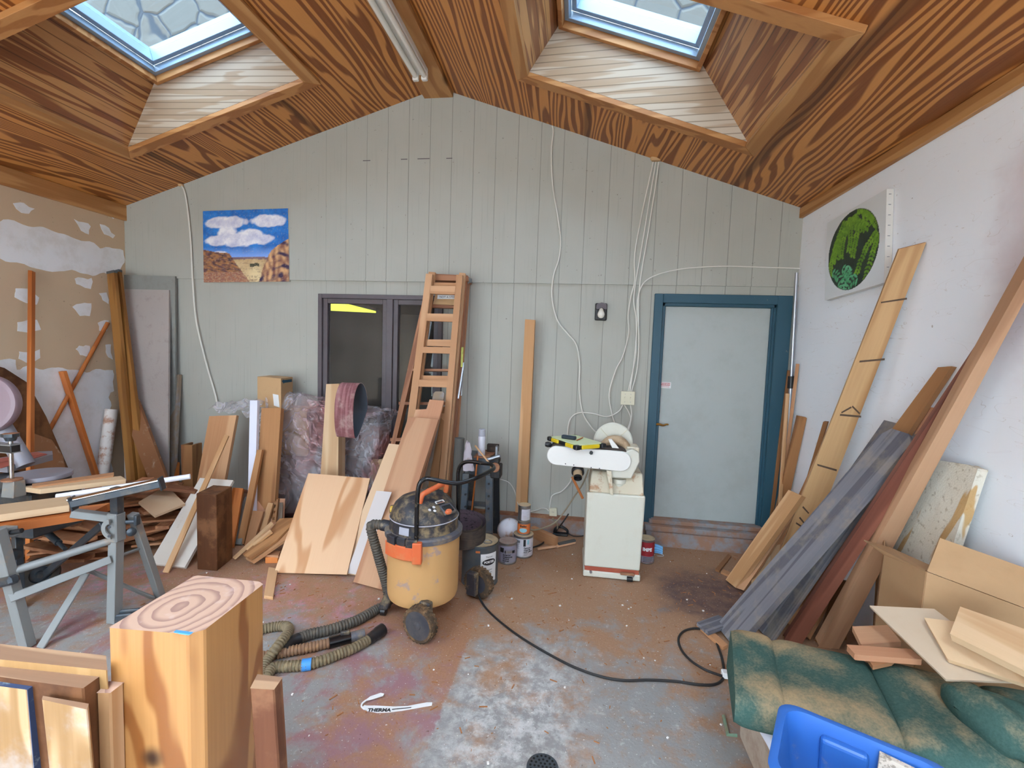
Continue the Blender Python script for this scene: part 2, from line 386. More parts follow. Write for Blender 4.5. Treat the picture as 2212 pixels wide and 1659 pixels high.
def mk_stone():
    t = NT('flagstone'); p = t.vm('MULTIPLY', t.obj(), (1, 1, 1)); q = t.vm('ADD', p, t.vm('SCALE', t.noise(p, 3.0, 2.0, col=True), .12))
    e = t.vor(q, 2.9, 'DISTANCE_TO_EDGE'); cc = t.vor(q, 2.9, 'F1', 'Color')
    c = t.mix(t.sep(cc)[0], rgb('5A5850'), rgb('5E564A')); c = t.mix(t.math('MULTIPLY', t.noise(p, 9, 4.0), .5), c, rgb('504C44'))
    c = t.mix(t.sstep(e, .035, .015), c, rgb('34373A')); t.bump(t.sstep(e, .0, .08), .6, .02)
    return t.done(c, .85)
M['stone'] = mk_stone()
M['teal'] = plain('teal_trim_paint', '2B5262', .45, dirt='B9A48C', damt=.5, dscale=22, thr=(.66, .72))
M['doorpaint'] = plain('door_paint', 'AEB4B0', .5, dirt='A2A6A0', damt=.5, dscale=3)
M['curb'] = plain('concrete_curb', '8C8A8C', .85, dirt='9A6B4A', damt=.8, dscale=7, thr=(.38, .6), bump=.6, bscale=40)
M['dustwood'] = plain('dusty_sill', '8A5A40', .8, dirt='B58A62', damt=.7, dscale=8)
M['bronze'] = plain('bronze_frame', '5A5256', .5, dirt='4A4044', damt=.4)
M['brass'] = plain('brass', 'B08A48', .28, 1.0, dirt='6A4A28', damt=.4, dscale=40)
M['alu'] = plain('white_aluminium', '93A6B8', .35, .2)
M['black'] = plain('black_plastic', '1C1C1E', .4)
M['label_white'] = plain('white_paper', 'E2E2E0', .6)
M['label_red'] = plain('red_ink', 'B84A4A', .6)
M['ink'] = plain('black_ink', '1E1C1E', .6)
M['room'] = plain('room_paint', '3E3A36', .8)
def mk_glass(name, tint, refl, rough=0.0, dust=0):
    t = NT(name); tr = t.node('ShaderNodeBsdfTransparent'); tr.inputs[0].default_value = tint
    gl = t.node('ShaderNodeBsdfGlossy'); gl.inputs['Roughness'].default_value = rough
    lw = t.node('ShaderNodeLayerWeight'); lw.inputs[0].default_value = .5
    f = t.math('MULTIPLY_ADD', t.math('POWER', lw.outputs['Facing'], 5.0), .5, refl, clamp=True)
    mx = t.node('ShaderNodeMixShader'); t.put(mx.inputs[0], f); t.put(mx.inputs[1], tr.outputs[0]); t.put(mx.inputs[2], gl.outputs[0])
    o_ = mx.outputs[0]
    if dust:
        df = t.node('ShaderNodeBsdfDiffuse'); df.inputs[0].default_value = rgb('9A9590'); m2 = t.node('ShaderNodeMixShader')
        t.put(m2.inputs[0], t.math('MULTIPLY', t.noise(t.obj(), 5, 5.0), dust)); t.put(m2.inputs[1], o_); t.put(m2.inputs[2], df.outputs[0]); o_ = m2.outputs[0]
    t.put(t.out.inputs[0], o_); return t.m
M['glass'] = mk_glass('window_glass', (.80, .82, .82, 1), .02, 0, .20)
M['skyglass'] = mk_glass('skylight_glass', (.54, .59, .64, 1), .01); M['added_clearglass'] = mk_glass('added_skylight_glass', (.97, .98, 1.0, 1), .0)
# ---- ceiling planes
gl0 = onY(270, 447); gl1 = onY(920, 203); gr0 = onY(975, 200); gr1 = onY(1735, 452)
def line(a, b): k = (b.z-a.z)/(b.x-a.x); return lambda x: a.z+k*(x-a.x)
zL = line(gl0, gl1); zR = line(gr0, gr1); XA, XB = gl1.x, gr0.x
def zC(x): return zL(x) if x < XA else (zR(x) if x > XB else min(zL(XA), zR(XB)))
nL = V((-(gl1.z-gl0.z), 0, gl1.x-gl0.x)).normalized(); nR = V((-(gr1.z-gr0.z), 0, gr1.x-gr0.x)).normalized()
YB = D+.02
BY0, BY1 = -3.3, -0.3                             # unseen second pair of roof lights, added behind the camera to brighten the room
def slope_mesh():
    mb = MB()
    def sl(z, x0, x1, hx0, hx1, hy0, hy1):
        xs = [x0, hx0, hx1, x1]; ys = [YF-.3, BY0, BY1, hy0, hy1, YB]
        for i in range(3):
            for j in range(5):
                if i == 1 and j in (1, 3): continue
                mb.add([(xs[i], ys[j], z(xs[i])), (xs[i+1], ys[j], z(xs[i+1])), (xs[i+1], ys[j+1], z(xs[i+1])), (xs[i], ys[j+1], z(xs[i]))], [(0, 3, 2, 1)])
                mb.add([(xs[i], ys[j], z(xs[i])+.12), (xs[i+1], ys[j], z(xs[i+1])+.12), (xs[i+1], ys[j+1], z(xs[i+1])+.12), (xs[i], ys[j+1], z(xs[i])+.12)], [(0, 1, 2, 3)])
    sl(zL, XL-.25, XA, -3.70, -2.17, 2.30, 3.42)
    sl(zR, XB, XR+.25, -.425, 1.075, 2.35, 3.42)
    return mb
# wells of the two roof lights: opening in the slope -> smaller window frame above
def well(hx0, hx1, hy0, hy1, z, n, wx0, wx1, wy0, wy1, off):
    lo = [V((hx0, hy0, z(hx0))), V((hx1, hy0, z(hx1))), V((hx1, hy1, z(hx1))), V((hx0, hy1, z(hx0)))]
    k = off/n.z
    hi = [V((wx0, wy0, z(wx0)+k)), V((wx1, wy0, z(wx1)+k)), V((wx1, wy1, z(wx1)+k)), V((wx0, wy1, z(wx0)+k))]
    return lo, hi
OFF = .34
wells = [well(-3.70, -2.17, 2.30, 3.42, zL, nL, -3.345, -2.43, 2.50, 3.335, OFF), well(-.425, 1.075, 2.35, 3.42, zR, nR, -.21, .742, 2.50, 3.36, OFF)]
wells += [well(-3.70, -2.17, BY0, BY1, zL, nL, -3.60, -2.25, BY0+.1, BY1-.1, OFF), well(-.425, 1.075, BY0, BY1, zR, nR, -.35, .98, BY0+.1, BY1-.1, OFF)]  # unseen wells, added to let more daylight in from above
mb = slope_mesh()
for lo, hi in wells:
    for i in range(4):
        j = (i+1) % 4
        mb.add([lo[i], lo[j], hi[j], hi[i]], [(0, 1, 2, 3)], 2 if i in (1, 3) else 1)
        o_ = [q+(q-(lo[0]+lo[2])/2).normalized()*.03 for q in (lo[i], lo[j])]+[q+(q-(hi[0]+hi[2])/2).normalized()*.03 for q in (hi[j], hi[i])]
        mb.add(o_, [(3, 2, 1, 0)], 2 if i in (1, 3) else 1)
struct(mb.obj('ceiling', ['ply', 'ply_shaft_x', 'ply_shaft_y']))
def bar_between(mb, a, b, n, inner, outer, h0, h1, m=0):
    pass
tn = 0
def ring(name, q, n, wid_in, wid_out, d0, d1, mat, parent=None):
    """mitred frame of four boards round the quad q lying on a plane with normal n, from d0 to d1 along n"""
    c = sum(q, V())/4; mb = MB()
    ex = (q[1]-q[0]).normalized(); ey = (q[3]-q[0]).normalized()
    def offq(w_): return [q[0]-ex*w_-ey*w_, q[1]+ex*w_-ey*w_, q[2]+ex*w_+ey*w_, q[3]-ex*w_+ey*w_]
    A = offq(-wid_in); B = offq(wid_out)
    for i in range(4):
        j = (i+1) % 4
        mb.hexa([A[i]+n*d0, A[j]+n*d0, B[j]+n*d0, B[i]+n*d0], [A[i]+n*d1, A[j]+n*d1, B[j]+n*d1, B[i]+n*d1], i % 2 if isinstance(mat, list) else 0)
    return mb.obj(name, mat, parent, None, .002)
for k, ((lo, hi), n) in enumerate(zip(wells, (nL, nR, nL, nR))):
    struct(ring('trim_%d' % (k+1 if k < 2 else k+8), lo, n, 0.0, .095, -.035, .0, ['trimwoodx', 'trimwood']))
    wdw = struct(ring('window_%d' % (k+2), hi, n, .06, .09, .0, .05, 'alu'))
    ring('sash', hi, n, .03, .0, -.05, .0, 'trimwoodx', wdw)
    c = sum(hi, V())/4
    ex = (hi[1]-hi[0]).normalized(); ey = (hi[3]-hi[0]).normalized()
    q2 = [hi[0]+(ex+ey)*.06, hi[1]+(ey-ex)*.06, hi[2]-(ex+ey)*.06, hi[3]+(ex-ey)*.06]
    ring('glazing_frame', q2, n, .035, .0, .05, .16, 'alu', wdw)
    g = MB(); g.hexa([p+n*.12 for p in q2], [p+n*.126 for p in q2]); g.obj('pane', 'skyglass' if k < 2 else 'added_clearglass', wdw)  # the clear panes belong to the added, unseen roof lights
# ridge board, wall plates
mb = MB(); mb.bb((XA-.01, YF-.3, zC(XA)-.045), (XB+.02, YB, zC(XA)+.03)); struct(mb.obj('trim_3', 'trimwood', None, None, .003))
mb = MB(); mb.bb((XL, YF, zL(XL)-.14), (XL+.03, D, zL(XL)+.005)); struct(mb.obj('trim_4', 'trimwood', None, None, .003))
mb = MB(); mb.bb((XR-.03, YF, zR(XR)-.075), (XR, D, zR(XR)+.005)); struct(mb.obj('trim_5', 'trimwood', None, None, .003))
# ---- floor, ground
mb = MB(); mb.bb((XL-.2, YF-.1, -.1), (XR+.2, D+.6, 0)); struct(mb.obj('floor', 'floor'))
M['ground'] = plain('driveway_concrete', '9A968E', .9, dirt='847E74', damt=.5, dscale=2)
mb = MB(); mb.bb((-30, -40, -.25), (30, 30, -.12)); struct(mb.obj('ground', 'ground'))
# ---- side walls and front wall
mb = MB(); mb.bb((XR, YF, 0), (XR+.12, D+.1, zR(XR)+.1)); struct(mb.obj('wall_right', 'white'))
mb = MB()
Fm_ = Matrix(((1, 0, 0, 0), (0, 0, 1, YF), (0, 1, 0, 0), (0, 0, 0, 1)))
mb.prism([(OPX1, 0), (XR+.12, 0), (XR+.12, OPZ), (OPX1, OPZ)], -.1, 0, Fm_); mb.prism([(XL-.12, 0), (OPX0, 0), (OPX0, OPZ), (XL-.12, OPZ)], -.1, 0, Fm_)
mb.prism([(XL-.12, OPZ), (XR+.12, OPZ), (XR+.12, zC(XR)+.06), (XB, zC(XB)+.06), (XA, zC(XA)+.06), (XL-.12, zC(XL)+.06)], -.1, 0, Fm_)
struct(mb.obj('wall_front', 'white'))
# left wall with the skim-coat band and the screw patches, a millimetre or two of compound proud of the paper
mb = MB(); mb.bb((XL-.12, YF, 0), (XL, D+.1, zL(XL)+.1))
def patch(px, seed, r=None):
    """ragged trowel mark, outline given in photograph pixels on the left wall"""
    q = [onX(x, y, XL) for x, y in px]; out = []
    for i in range(len(q)):
        a, b = q[i], q[(i+1) % len(q)]; k = max(2, int((b-a).length/.03))
        for j in range(k):
            p = a.lerp(b, j/k); d = mnoise.noise_vector(V((p.y*11+seed, p.z*11, seed)))*.034
            out.append((p.y+d.y, p.z+d.z))
    mb.prism(out, 0, .003, Matrix(((0, 0, 1, XL), (1, 0, 0, 0), (0, 1, 0, 0), (0, 0, 0, 1))), 1)
z1 = lambda x, y: (x/3.318, 360+y/3.318)
PT = [[(-800, 250), (0, 385), (430, 470), (690, 560), (885, 615), (885, 690), (860, 760), (720, 770), (400, 745), (260, 730), (110, 690), (0, 655), (-800, 540)],
      [(30, 70), (130, 80), (200, 125), (160, 148), (90, 130)], [(315, 160), (400, 165), (455, 205), (420, 240), (340, 200)], [(565, 240), (640, 255), (700, 280), (650, 320), (590, 290)],
      [(745, 298), (800, 305), (838, 350), (815, 368), (770, 340)], [(90, 255), (180, 262), (260, 305), (210, 345), (150, 330)], [(540, 375), (600, 395), (650, 440), (635, 480), (570, 450)],
      [(720, 420), (780, 430), (818, 490), (795, 512), (740, 480)], [(540, 800), (640, 790), (650, 875), (560, 850)], [(110, 865), (200, 860), (275, 930), (270, 990), (115, 950)],
      [(545, 970), (655, 985), (640, 1065), (580, 1068), (525, 1010)], [(710, 900), (768, 905), (768, 990), (725, 960)], [(125, 1110), (270, 1112), (275, 1170), (125, 1175)], [(700, 1110), (775, 1110), (770, 1175), (710, 1165)],
      [(130, 1325), (285, 1315), (290, 1380), (200, 1405), (140, 1395)], [(540, 1300), (560, 1270), (655, 1290), (650, 1355), (570, 1360)], [(755, 1285), (790, 1285), (795, 1380), (770, 1375)],
      [(-700, 1380), (95, 1395), (100, 1445), (420, 1445), (480, 1465), (805, 1455), (812, 1600), (790, 1605), (800, 2400), (300, 2400), (-700, 2400)]]
for i, q in enumerate(PT): patch([z1(*c) for c in q], i*3.7)
struct(mb.obj('wall_left', ['drywall', 'compound']))
# ---- back wall: siding with openings for the window and the door, upper boards lapped over the lower
ZB = onY(1100, 609).z                                 # lap line
wx0, wx1, wz0, wz1 = onY(696, 700).x, onY(915, 700).x+.16, .66, onY(800, 643).z
dx0, dx1, dz0, dz1 = onY(1410, 800).x, onY(1702, 660).x-.02, .20, onY(1550, 645).z
mb = MB()
Wm = Matrix(((1, 0, 0, 0), (0, 0, 1, 0), (0, 1, 0, 0), (0, 0, 0, 1)))
top = lambda x: zC(x)+.05
z0w = .13
for x0, x1, za, zb in [(XL-.1, wx0, z0w, ZB), (wx0, wx1, z0w, wz0), (wx0, wx1, wz1, ZB), (wx1, dx0, z0w, ZB), (dx0, dx1, dz1, ZB), (dx1, XR+.1, z0w, ZB)]:
    mb.bb((x0, D, za), (x1, D+.14, zb))
gp = [(XL-.1, ZB), (XR+.1, ZB), (XR+.1, top(XR+.1)), (XB, top(XB)), (XA, top(XA)), (XL-.1, top(XL-.1))]
mb.prism(gp, D-.012, D+.14, Wm)
for x0, x1, y in ((866, 880, 344), (902, 928, 343), (964, 977, 342), (784, 800, 347)):
    a, b = onY(x0, y, D-.0125), onY(x1, y-1, D-.0125); mb.bb((a.x, D-.0128, a.z-.004), (b.x, D-.0118, a.z+.003), 1)
struct(mb.obj('wall_back', ['siding', 'bronze']))
mb = MB(); mb.bb((XL, D-.018, ZB-.012), (dx1+.1, D-.0, ZB+.004)); mb.v = [q+V((0, 0, 0)) for q in mb.v]; struct(mb.obj('trim_6', 'siding'))
# concrete curb under the siding
mb = MB(); mb.bb((XL, D-.05, 0), (dx0-.0, D+.14, .13)); mb.bb((dx0, D-.14, 0), (XR, D+.14, .12))
struct(mb.obj('baseboard_back', 'curb'))
mb = MB(); mb.bb((XL, D-.055, .13), (dx0, D-.0, .15)); struct(mb.obj('trim_7', 'dustwood'))
# ---- door
dr = struct(MB().bb((dx0+.075, D+.035, dz0+.0), (dx1-.075, D+.08, dz1-.07)).obj('door_1', 'doorpaint', None, None, .002))
fr = MB()
for a, b in [((dx0-.02, D-.03, .12), (dx0+.05, D+.02, dz1+.03)), ((dx1-.07, D-.03, .12), (dx1+.045, D+.02, dz1+.03)), ((dx0+.05, D-.03, dz1-.045), (dx1-.07, D+.02, dz1+.03)),
             ((dx0+.04, D, .12), (dx0+.075, D+.14, dz1)), ((dx1-.085, D, .12), (dx1-.04, D+.14, dz1)), ((dx0, D, dz1-.07), (dx1, D+.14, dz1-.03)),
             ((dx0+.045, D+.015, .12), (dx0+.08, D+.034, dz1)), ((dx1-.1, D+.015, .12), (dx1-.075, D+.034, dz1))]: fr.bb(a, b)
fr.obj('door_frame', 'teal', dr, None, .003)
th = MB(); th.bb((dx0-.01, D-.12, .12), (dx1+.02, D+.06, .165)); th.bb((dx0+.03, D-.06, .165), (dx1-.05, D+.1, .20)); th.obj('threshold', ['curb'], dr, None, .004)
c = onY(1417, 888, D+.035); mb = MB(); mb.lathe([(.032, 0), (.032, .008), (.022, .016), (.020, .024), (0, .024)], 20, frame(c, (0, -1, 0))); mb.box((c.x, c.y-.026, c.z), (.004, .004, .018)); mb.obj('deadbolt', 'brass', dr)
c = onY(1412, 915, D+.035); mb = MB(); mb.lathe([(.036, 0), (.036, .007), (.026, .016), (.014, .02), (.014, .05), (0, .05)], 20, frame(c, (0, -1, 0)))
mb.tube(smoothpts([c+V((0, -.045, 0)), c+V((.035, -.055, .004)), c+V((.07, -.055, -.004)), c+V((.10, -.052, .006)), c+V((.115, -.05, .004))], 4), [.011]*4+[.010]*4+[.008]*4+[.007]*5, 8); mb.obj('lever_handle', 'brass', dr)
c = onY(1437, 832, D+.035); mb = MB(); mb.box((c.x, c.y-.001, c.z), (.095, .002, .052)); mb.box((c.x, c.y-.0025, c.z+.009), (.082, .001, .022), 1)
vv, ff = text_geo('WARNING', .017, .0006); mb.add([(c.x+q[0], c.y-.0032, c.z+.009+q[1]) for q in vv], ff, 0)
for i in range(2): mb.box((c.x, c.y-.0025, c.z-.010-.008*i), (.07, .001, .0022), 1)
mb.obj('sticker', ['label_white', 'label_red'], dr)
# ---- house window with the dim room behind it
wn = bpy.data.objects.new('window_1', None); scene.collection.objects.link(wn); wn.location = (wx0, D, wz0); struct(wn)
mid = onY(843, 760).x
mb = MB(); W_ = wx1-wx0; H_ = wz1-wz0; f_ = .042
def wring(mb, x0, x1, z0, z1, w_, y0, y1):
    for a, b in [((x0, y0, z0), (x0+w_, y1, z1)), ((x1-w_, y0, z0), (x1, y1, z1)), ((x0+w_, y0, z0), (x1-w_, y1, z0+w_)), ((x0+w_, y0, z1-w_), (x1-w_, y1, z1))]: mb.bb(a, b)
wring(mb, -.025, W_+.025, -.025, H_+.025, .04, -.035, .10); mb.bb((mid-wx0-.03, -.03, 0), (mid-wx0+.03, .1, H_))
mb.obj('frame', 'bronze', wn, None, .003)
for i, (x0, x1) in enumerate([(.015, mid-wx0-.03), (mid-wx0+.03, W_-.015)]):
    mb = MB(); wring(mb, x0, x1, .015, H_-.015, .045, -.012, .05); s_ = mb.obj('sash', 'bronze', wn, None, .003)
    mb = MB(); mb.bb((x0+.04, .015, .05), (x1-.04, .02, H_-.05)); mb.obj('pane', 'glass', s_)
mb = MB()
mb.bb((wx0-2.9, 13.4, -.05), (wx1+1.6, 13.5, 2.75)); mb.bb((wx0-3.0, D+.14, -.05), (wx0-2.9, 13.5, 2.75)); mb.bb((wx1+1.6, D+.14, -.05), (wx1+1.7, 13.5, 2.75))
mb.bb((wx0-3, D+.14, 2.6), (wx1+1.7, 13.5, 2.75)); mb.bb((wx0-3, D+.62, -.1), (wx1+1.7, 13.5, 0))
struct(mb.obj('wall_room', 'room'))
# lit strip light on the room's ceiling, the one seen through the glass
def mk_lit():
    t = NT('lit_diffuser'); return t.done(rgb('E8F07A'), .5, emit=rgb('E2EE50'), es=.16)
M['lit'] = mk_lit()
lq = [onZ(x, y, 2.20) for x, y in ((712, 660), (747, 660), (812, 676), (712, 671))]
rl = empty('strip_light', lq[0], 'lit yellow-green ceiling light seen through the dark house window', 'lamp')
mb = MB(); mb.hexa([q-lq[0] for q in lq], [q-lq[0]+V((0, 0, .03)) for q in lq]); fix_normals(mb); mb.obj('diffuser', 'lit', rl)
mb = MB(); mb.hexa([q-lq[0]+V((0, 0, .03)) for q in lq], [q-lq[0]+V((0, 0, .085)) for q in lq]); fix_normals(mb); mb.obj('housing', 'alu', rl)
# ---- the house's flagstone wall rising behind the roof, seen through both roof lights
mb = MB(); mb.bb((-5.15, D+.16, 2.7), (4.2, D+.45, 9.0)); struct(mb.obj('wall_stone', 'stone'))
# ================================================================== WALL THINGS AND BACK-WALL LUMBER
M['cedar'] = wood('cedar_tan', 'C99E76', 'A97650', freq=2.5, sc=5, rough=.6)
M['cedark'] = wood('knotty_cedar', 'CDA07C', 'B17C5C', freq=2.2, sc=4, rough=.6, knots=2.3)
M['fir'] = wood('doug_fir', 'CCA37A', 'B08256', freq=4, sc=7, rough=.6)
M['brownwood'] = wood('brown_wood', 'A5764C', '7C5232', freq=3, sc=6, rough=.6)
M['redwood'] = wood('redwood', '8E5A3C', '5E3520', freq=4, sc=6, rough=.65, dirt='A87A56', dirtamt=.35)
M['scrap'] = wood('scrap_redwood', 'A8704C', '7A4A30', freq=3, sc=6, rough=.65, var=.28, dirt='B58A66', dirtamt=.5)
M['goldwood'] = wood('golden_trim', 'B07C42', '8A5A2A', freq=3, sc=6, rough=.5)
M['orangewood'] = wood('orange_stain', 'C8783C', 'A85C2A', freq=3, sc=8, rough=.5)
M['darkwood'] = wood('dark_brown_post', '6E4426', '4A2A16', freq=3, sc=6, rough=.55, dirt='8A5E3C', dirtamt=.5)
M['palewood'] = wood('pale_pine', 'D0B28E', 'B69068', freq=3.2, sc=5, rough=.6, knots=1.8)
M['mdf'] = plain('pale_mdf', 'CBAA88', .7, var=.05)
M['plysheet'] = wood('plywood_sheet', 'CDA682', 'B07E54', freq=4.0, sc=2.6, sq=.24, sharp=(.78, 1.0), rough=.6, fine=.15, var=.03)
M['whiteboard'] = plain('whitewashed_board', 'D5CBBE', .7, dirt='9A7A5E', damt=.6, dscale=7, thr=(.58, .7))
M['whitevinyl'] = plain('white_vinyl', 'D9DAE6', .35)
M['frosted'] = plain('frosted_strip', 'BDB4B0', .5)
M['graypanel'] = plain('cement_panel', 'A89E98', .85, dirt='7E7068', damt=.5, dscale=9, thr=(.52, .72), bump=.3, bscale=60)
M['greenpanel'] = plain('grey_painted_panel', '8B8C86', .7, dirt='75706A', damt=.4)
M['dirtyboard'] = plain('sawdusty_board', '8A5C3A', .8, dirt='D2C2B0', damt=.8, dscale=6, thr=(.55, .72))
M['graytan'] = plain('weathered_tan', '8C7A66', .8, dirt='8A8C96', damt=.7, dscale=8)
M['pvc'] = plain('white_pvc', 'DCDCE2', .35)
M['pvcdirty'] = plain('white_tube_dusty', 'D8D0C8', .6, dirt='A5673A', damt=.8, dscale=7, thr=(.48, .62))
M['metalcap'] = plain('grey_cap', '5E6266', .5, .5)
M['cable'] = plain('white_cable', 'D9D6CC', .5)
M['tancable'] = plain('dusty_cord', '8F8168', .6)
M['blackcord'] = plain('black_cord', '1E1C1C', .5)
M['tube_white'] = plain('fluorescent_tube', 'E6E2D6', .25)
M['enamel'] = plain('white_enamel', 'E2DFD8', .35)
M['board_steel'] = plain('steel', '9A9CA0', .35, .9)
M['cardboard'] = plain('cardboard', 'C09B70', .8, dirt='B08A60', damt=.4, dscale=6)
M['arrowblue'] = plain('printed_blue', '1E4E66', .7)
# ---- desert landscape painting
def lerp(a, b, t): t = max(0., min(1., t)); return tuple(x+(y-x)*t for x, y in zip(a, b))
def nz(x, y, s=0.0): return mnoise.noise(V((x, y, s)))
def c3(h): return rgb(h)[:3]
def desert(u, v):
    n = nz(u*9, v*9, 1)+.5*nz(u*24, v*24, 2); f = nz(u*60, v*60, 3)
    col = lerp(c3('2E86D8'), c3('1B5AA8'), .5+n*.6+f*.4); col = lerp(col, c3('7FA8EC'), (v-.50)/.14)
    cl = 0
    for cu, cv, ru, rv in ((.27, .17, .27, .095), (.77, .16, .22, .095), (.44, .41, .42, .10), (.28, .30, .13, .11), (.56, .34, .17, .09), (.20, .585, .10, .022), (.15, .42, .15, .07)):
        q = 1-(((u-cu)/ru)**2+((v-cv)/rv)**2)+n*.45; cl = max(cl, q*3)
    col = lerp(col, lerp(c3('F2F0F4'), c3('B9BCD8'), .35+n*.7+f*.3), cl)
    hor = .655+.012*nz(u*14, 1, 4)
    if v > hor:
        col = lerp(lerp(c3('C7A77A'), c3('E8D2A2'), (v-.68)/.25+n*.4), c3('8A6450'), max(0, f*.9+nz(u*6, v*40, 5)*.9))
        if v < hor+.03: col = lerp(col, c3('5A4468'), .75)
        if abs(v-.765-.02*nz(u*20, 0, 6)) < .022 and .55 < u < .66: col = c3('4A4A3A')
    lh = .545+.22*max(0, u)**1.1+1.5*max(0, (u-.31)) if u < .55 else 2
    if v > lh+.012*n:
        s = nz(u*14+v*16, v*34-u*16, 7)
        col = lerp(lerp(c3('B07A4A'), c3('6A4A4E'), .5+s*1.3), c3('2E2430'), max(0, nz(u*18+v*10, v*50-u*20, 8)*1.8-.15))
        if v > .86: col = lerp(col, lerp(c3('C8A888'), c3('9A3E36'), .5+f*1.2), .65)
    re = .76-.10*max(0, (v-.66)/.3) if v > .66 else .76+(.66-v)*.30+(.24*((.66-v)/.29)**2.2)
    if u > re+.012*n and v > .37+.03*n:
        s = nz(u*26, v*9, 9)
        col = lerp(lerp(c3('D9A978'), c3('8A5A4A'), .5+s*1.2), c3('3A2A4A'), max(0, nz(u*16+v*9, v*13-u*6, 10)*1.7-.1+max(0, (u+v-1.55))*1.4))
    col = lerp(col, c3('F0E0C0'), max(0, f*.5-.12))
    return col+(1,)
M['paint'] = attr_mat('oil_paint', .5, .25, .4)
M['canvas_edge'] = plain('canvas_edge', 'D8D5CE', .8)
cs = [onY(x, y, D-.025) for x, y in ((440, 610), (625, 608), (622, 450), (438, 456))]
pt = empty('painting', cs[0], 'desert canyon landscape painting under big white clouds, hung on the grey wall', 'painting')
mb = MB(); nu, nv = 130, 108
mb.grid(lambda u, v: cs[0].lerp(cs[1], u).lerp(cs[3].lerp(cs[2], u), v)-cs[0], nu, nv)
mb.col = [desert(i/nu, 1-j/nv) for j in range(nv+1) for i in range(nu+1)]
mb.obj('painted_scene', 'paint', pt)
mb = MB(); q = [c-cs[0]+V((0, .001, 0)) for c in cs]; mb.hexa(q, [p+V((0, .018, 0)) for p in q]); mb.obj('canvas', 'canvas_edge', pt)
# ---- fern painting: square white canvas with an oval of leaves
fx = [onX(x, y, XR-.042) for x, y in ((1781.5, 649), (1909, 611), (1915, 408), (1787, 482))]
fp = empty('painting', fx[0], 'white square canvas with an oval of green fern leaves, hung on the white wall', 'painting')
nu, nv = 120, 140
def ferncols():
    A = [[None]*(nu+1) for _ in range(nv+1)]; wh = c3('D9DCDC'); r = random.Random(3)
    for j in range(nv+1):
        for i in range(nu+1):
            u, v = i/nu, j/nv; e = ((u-.485)/.435)**2+((v-.495)/.465)**2
            A[j][i] = (lerp(c3('1E2A1C'), c3('26382A'), .5+nz(u*9, v*9)) if e < 1 else wh)
    def leaf(u, v, du, dv, L, W, c):
        d = math.hypot(du, dv); du, dv = du/d, dv/d
        for j in range(max(0, int((v-L)*nv)), min(nv, int((v+L)*nv)+1)+1):
            for i in range(max(0, int((u-L)*nu)), min(nu, int((u+L)*nu)+1)+1):
                if j > nv or i > nu: continue
                x, y = i/nu-u, j/nv-v; a = x*du+y*dv; b = -x*dv+y*du
                if ((i/nu-.485)/.425)**2+((j/nv-.495)/.457)**2 > 1: continue
                if 0 <= a <= L and abs(b) < W*math.sin(PI*min(1, max(0, a/L)))**.8: A[j][i] = lerp(c, (c[0]*1.5, c[1]*1.4, c[2]*1.3), (b/W+1)*.5)
    def strand(pts, step, L, W, c0, c1):
        pts = smoothpts([(a, b, 0) for a, b in pts], 8); acc = 0
        for p, q in zip(pts, pts[1:]):
            acc += (q-p).length
            if acc > step:
                acc = 0; t = (q-p).normalized(); c = lerp(c0, c1, r.random())
                for s in (-1, 1): leaf(p.x, p.y, t.x*.7+s*-t.y, t.y*.7+s*t.x, L*r.uniform(.8, 1.2), W, c)
    G0, G1 = c3('4E7A16'), c3('6E9A24')
    for s in ([(.35, .10), (.22, .30), (.13, .50), (.09, .72)], [(.40, .12), (.28, .35), (.22, .52)], [(.42, .15), (.33, .35), (.30, .56)], [(.45, .16), (.46, .38), (.43, .50)], [(.60, .20), (.55, .40), (.50, .60)],
              [(.50, .10), (.62, .22), (.75, .32)], [(.90, .40), (.72, .55), (.58, .80)], [(.92, .42), (.84, .60), (.72, .90)], [(.55, .06), (.72, .12), (.85, .28)], [(.5, .08), (.55, .2), (.62, .3)],
              [(.62, .05), (.78, .2), (.9, .38)], [(.4, .1), (.5, .22), (.6, .26)], [(.3, .2), (.2, .4), (.15, .58)], [(.66, .1), (.7, .22), (.66, .33)], [(.45, .08), (.4, .2), (.36, .28)]): strand(s, .018, .055, .016, G0, G1)
    T0, T1 = c3('3E8A5E'), c3('62B284')
    for s in ([(.12, .68), (.24, .74), (.36, .95)], [(.30, .66), (.40, .72), (.48, .84)], [(.62, .84), (.50, .88), (.40, .96)], [(.45, .64), (.40, .78), (.34, .9)]): strand(s, .038, .085, .016, T0, T1)
    return A
FA = ferncols()
mb = MB(); mb.grid(lambda u, v: fx[0].lerp(fx[1], u).lerp(fx[3].lerp(fx[2], u), v)-fx[0], nu, nv)
mb.col = [tuple(FA[nv-j][i])+(1,) for j in range(nv+1) for i in range(nu+1)]
mb.obj('painted_oval', 'paint', fp)
mb = MB(); q = [c-fx[0]+V((.001, 0, 0)) for c in fx]; mb.hexa(q, [p+V((.038, 0, 0)) for p in q])
a, b = q[1], q[2]
for i in range(9): p = a.lerp(b, (i+.5)/9); mb.box((p.x+.018, p.y-.001, p.z), (.012, .003, .004), 1)
fix_normals(mb); mb.obj('canvas', ['canvas_edge', 'board_steel'], fp)
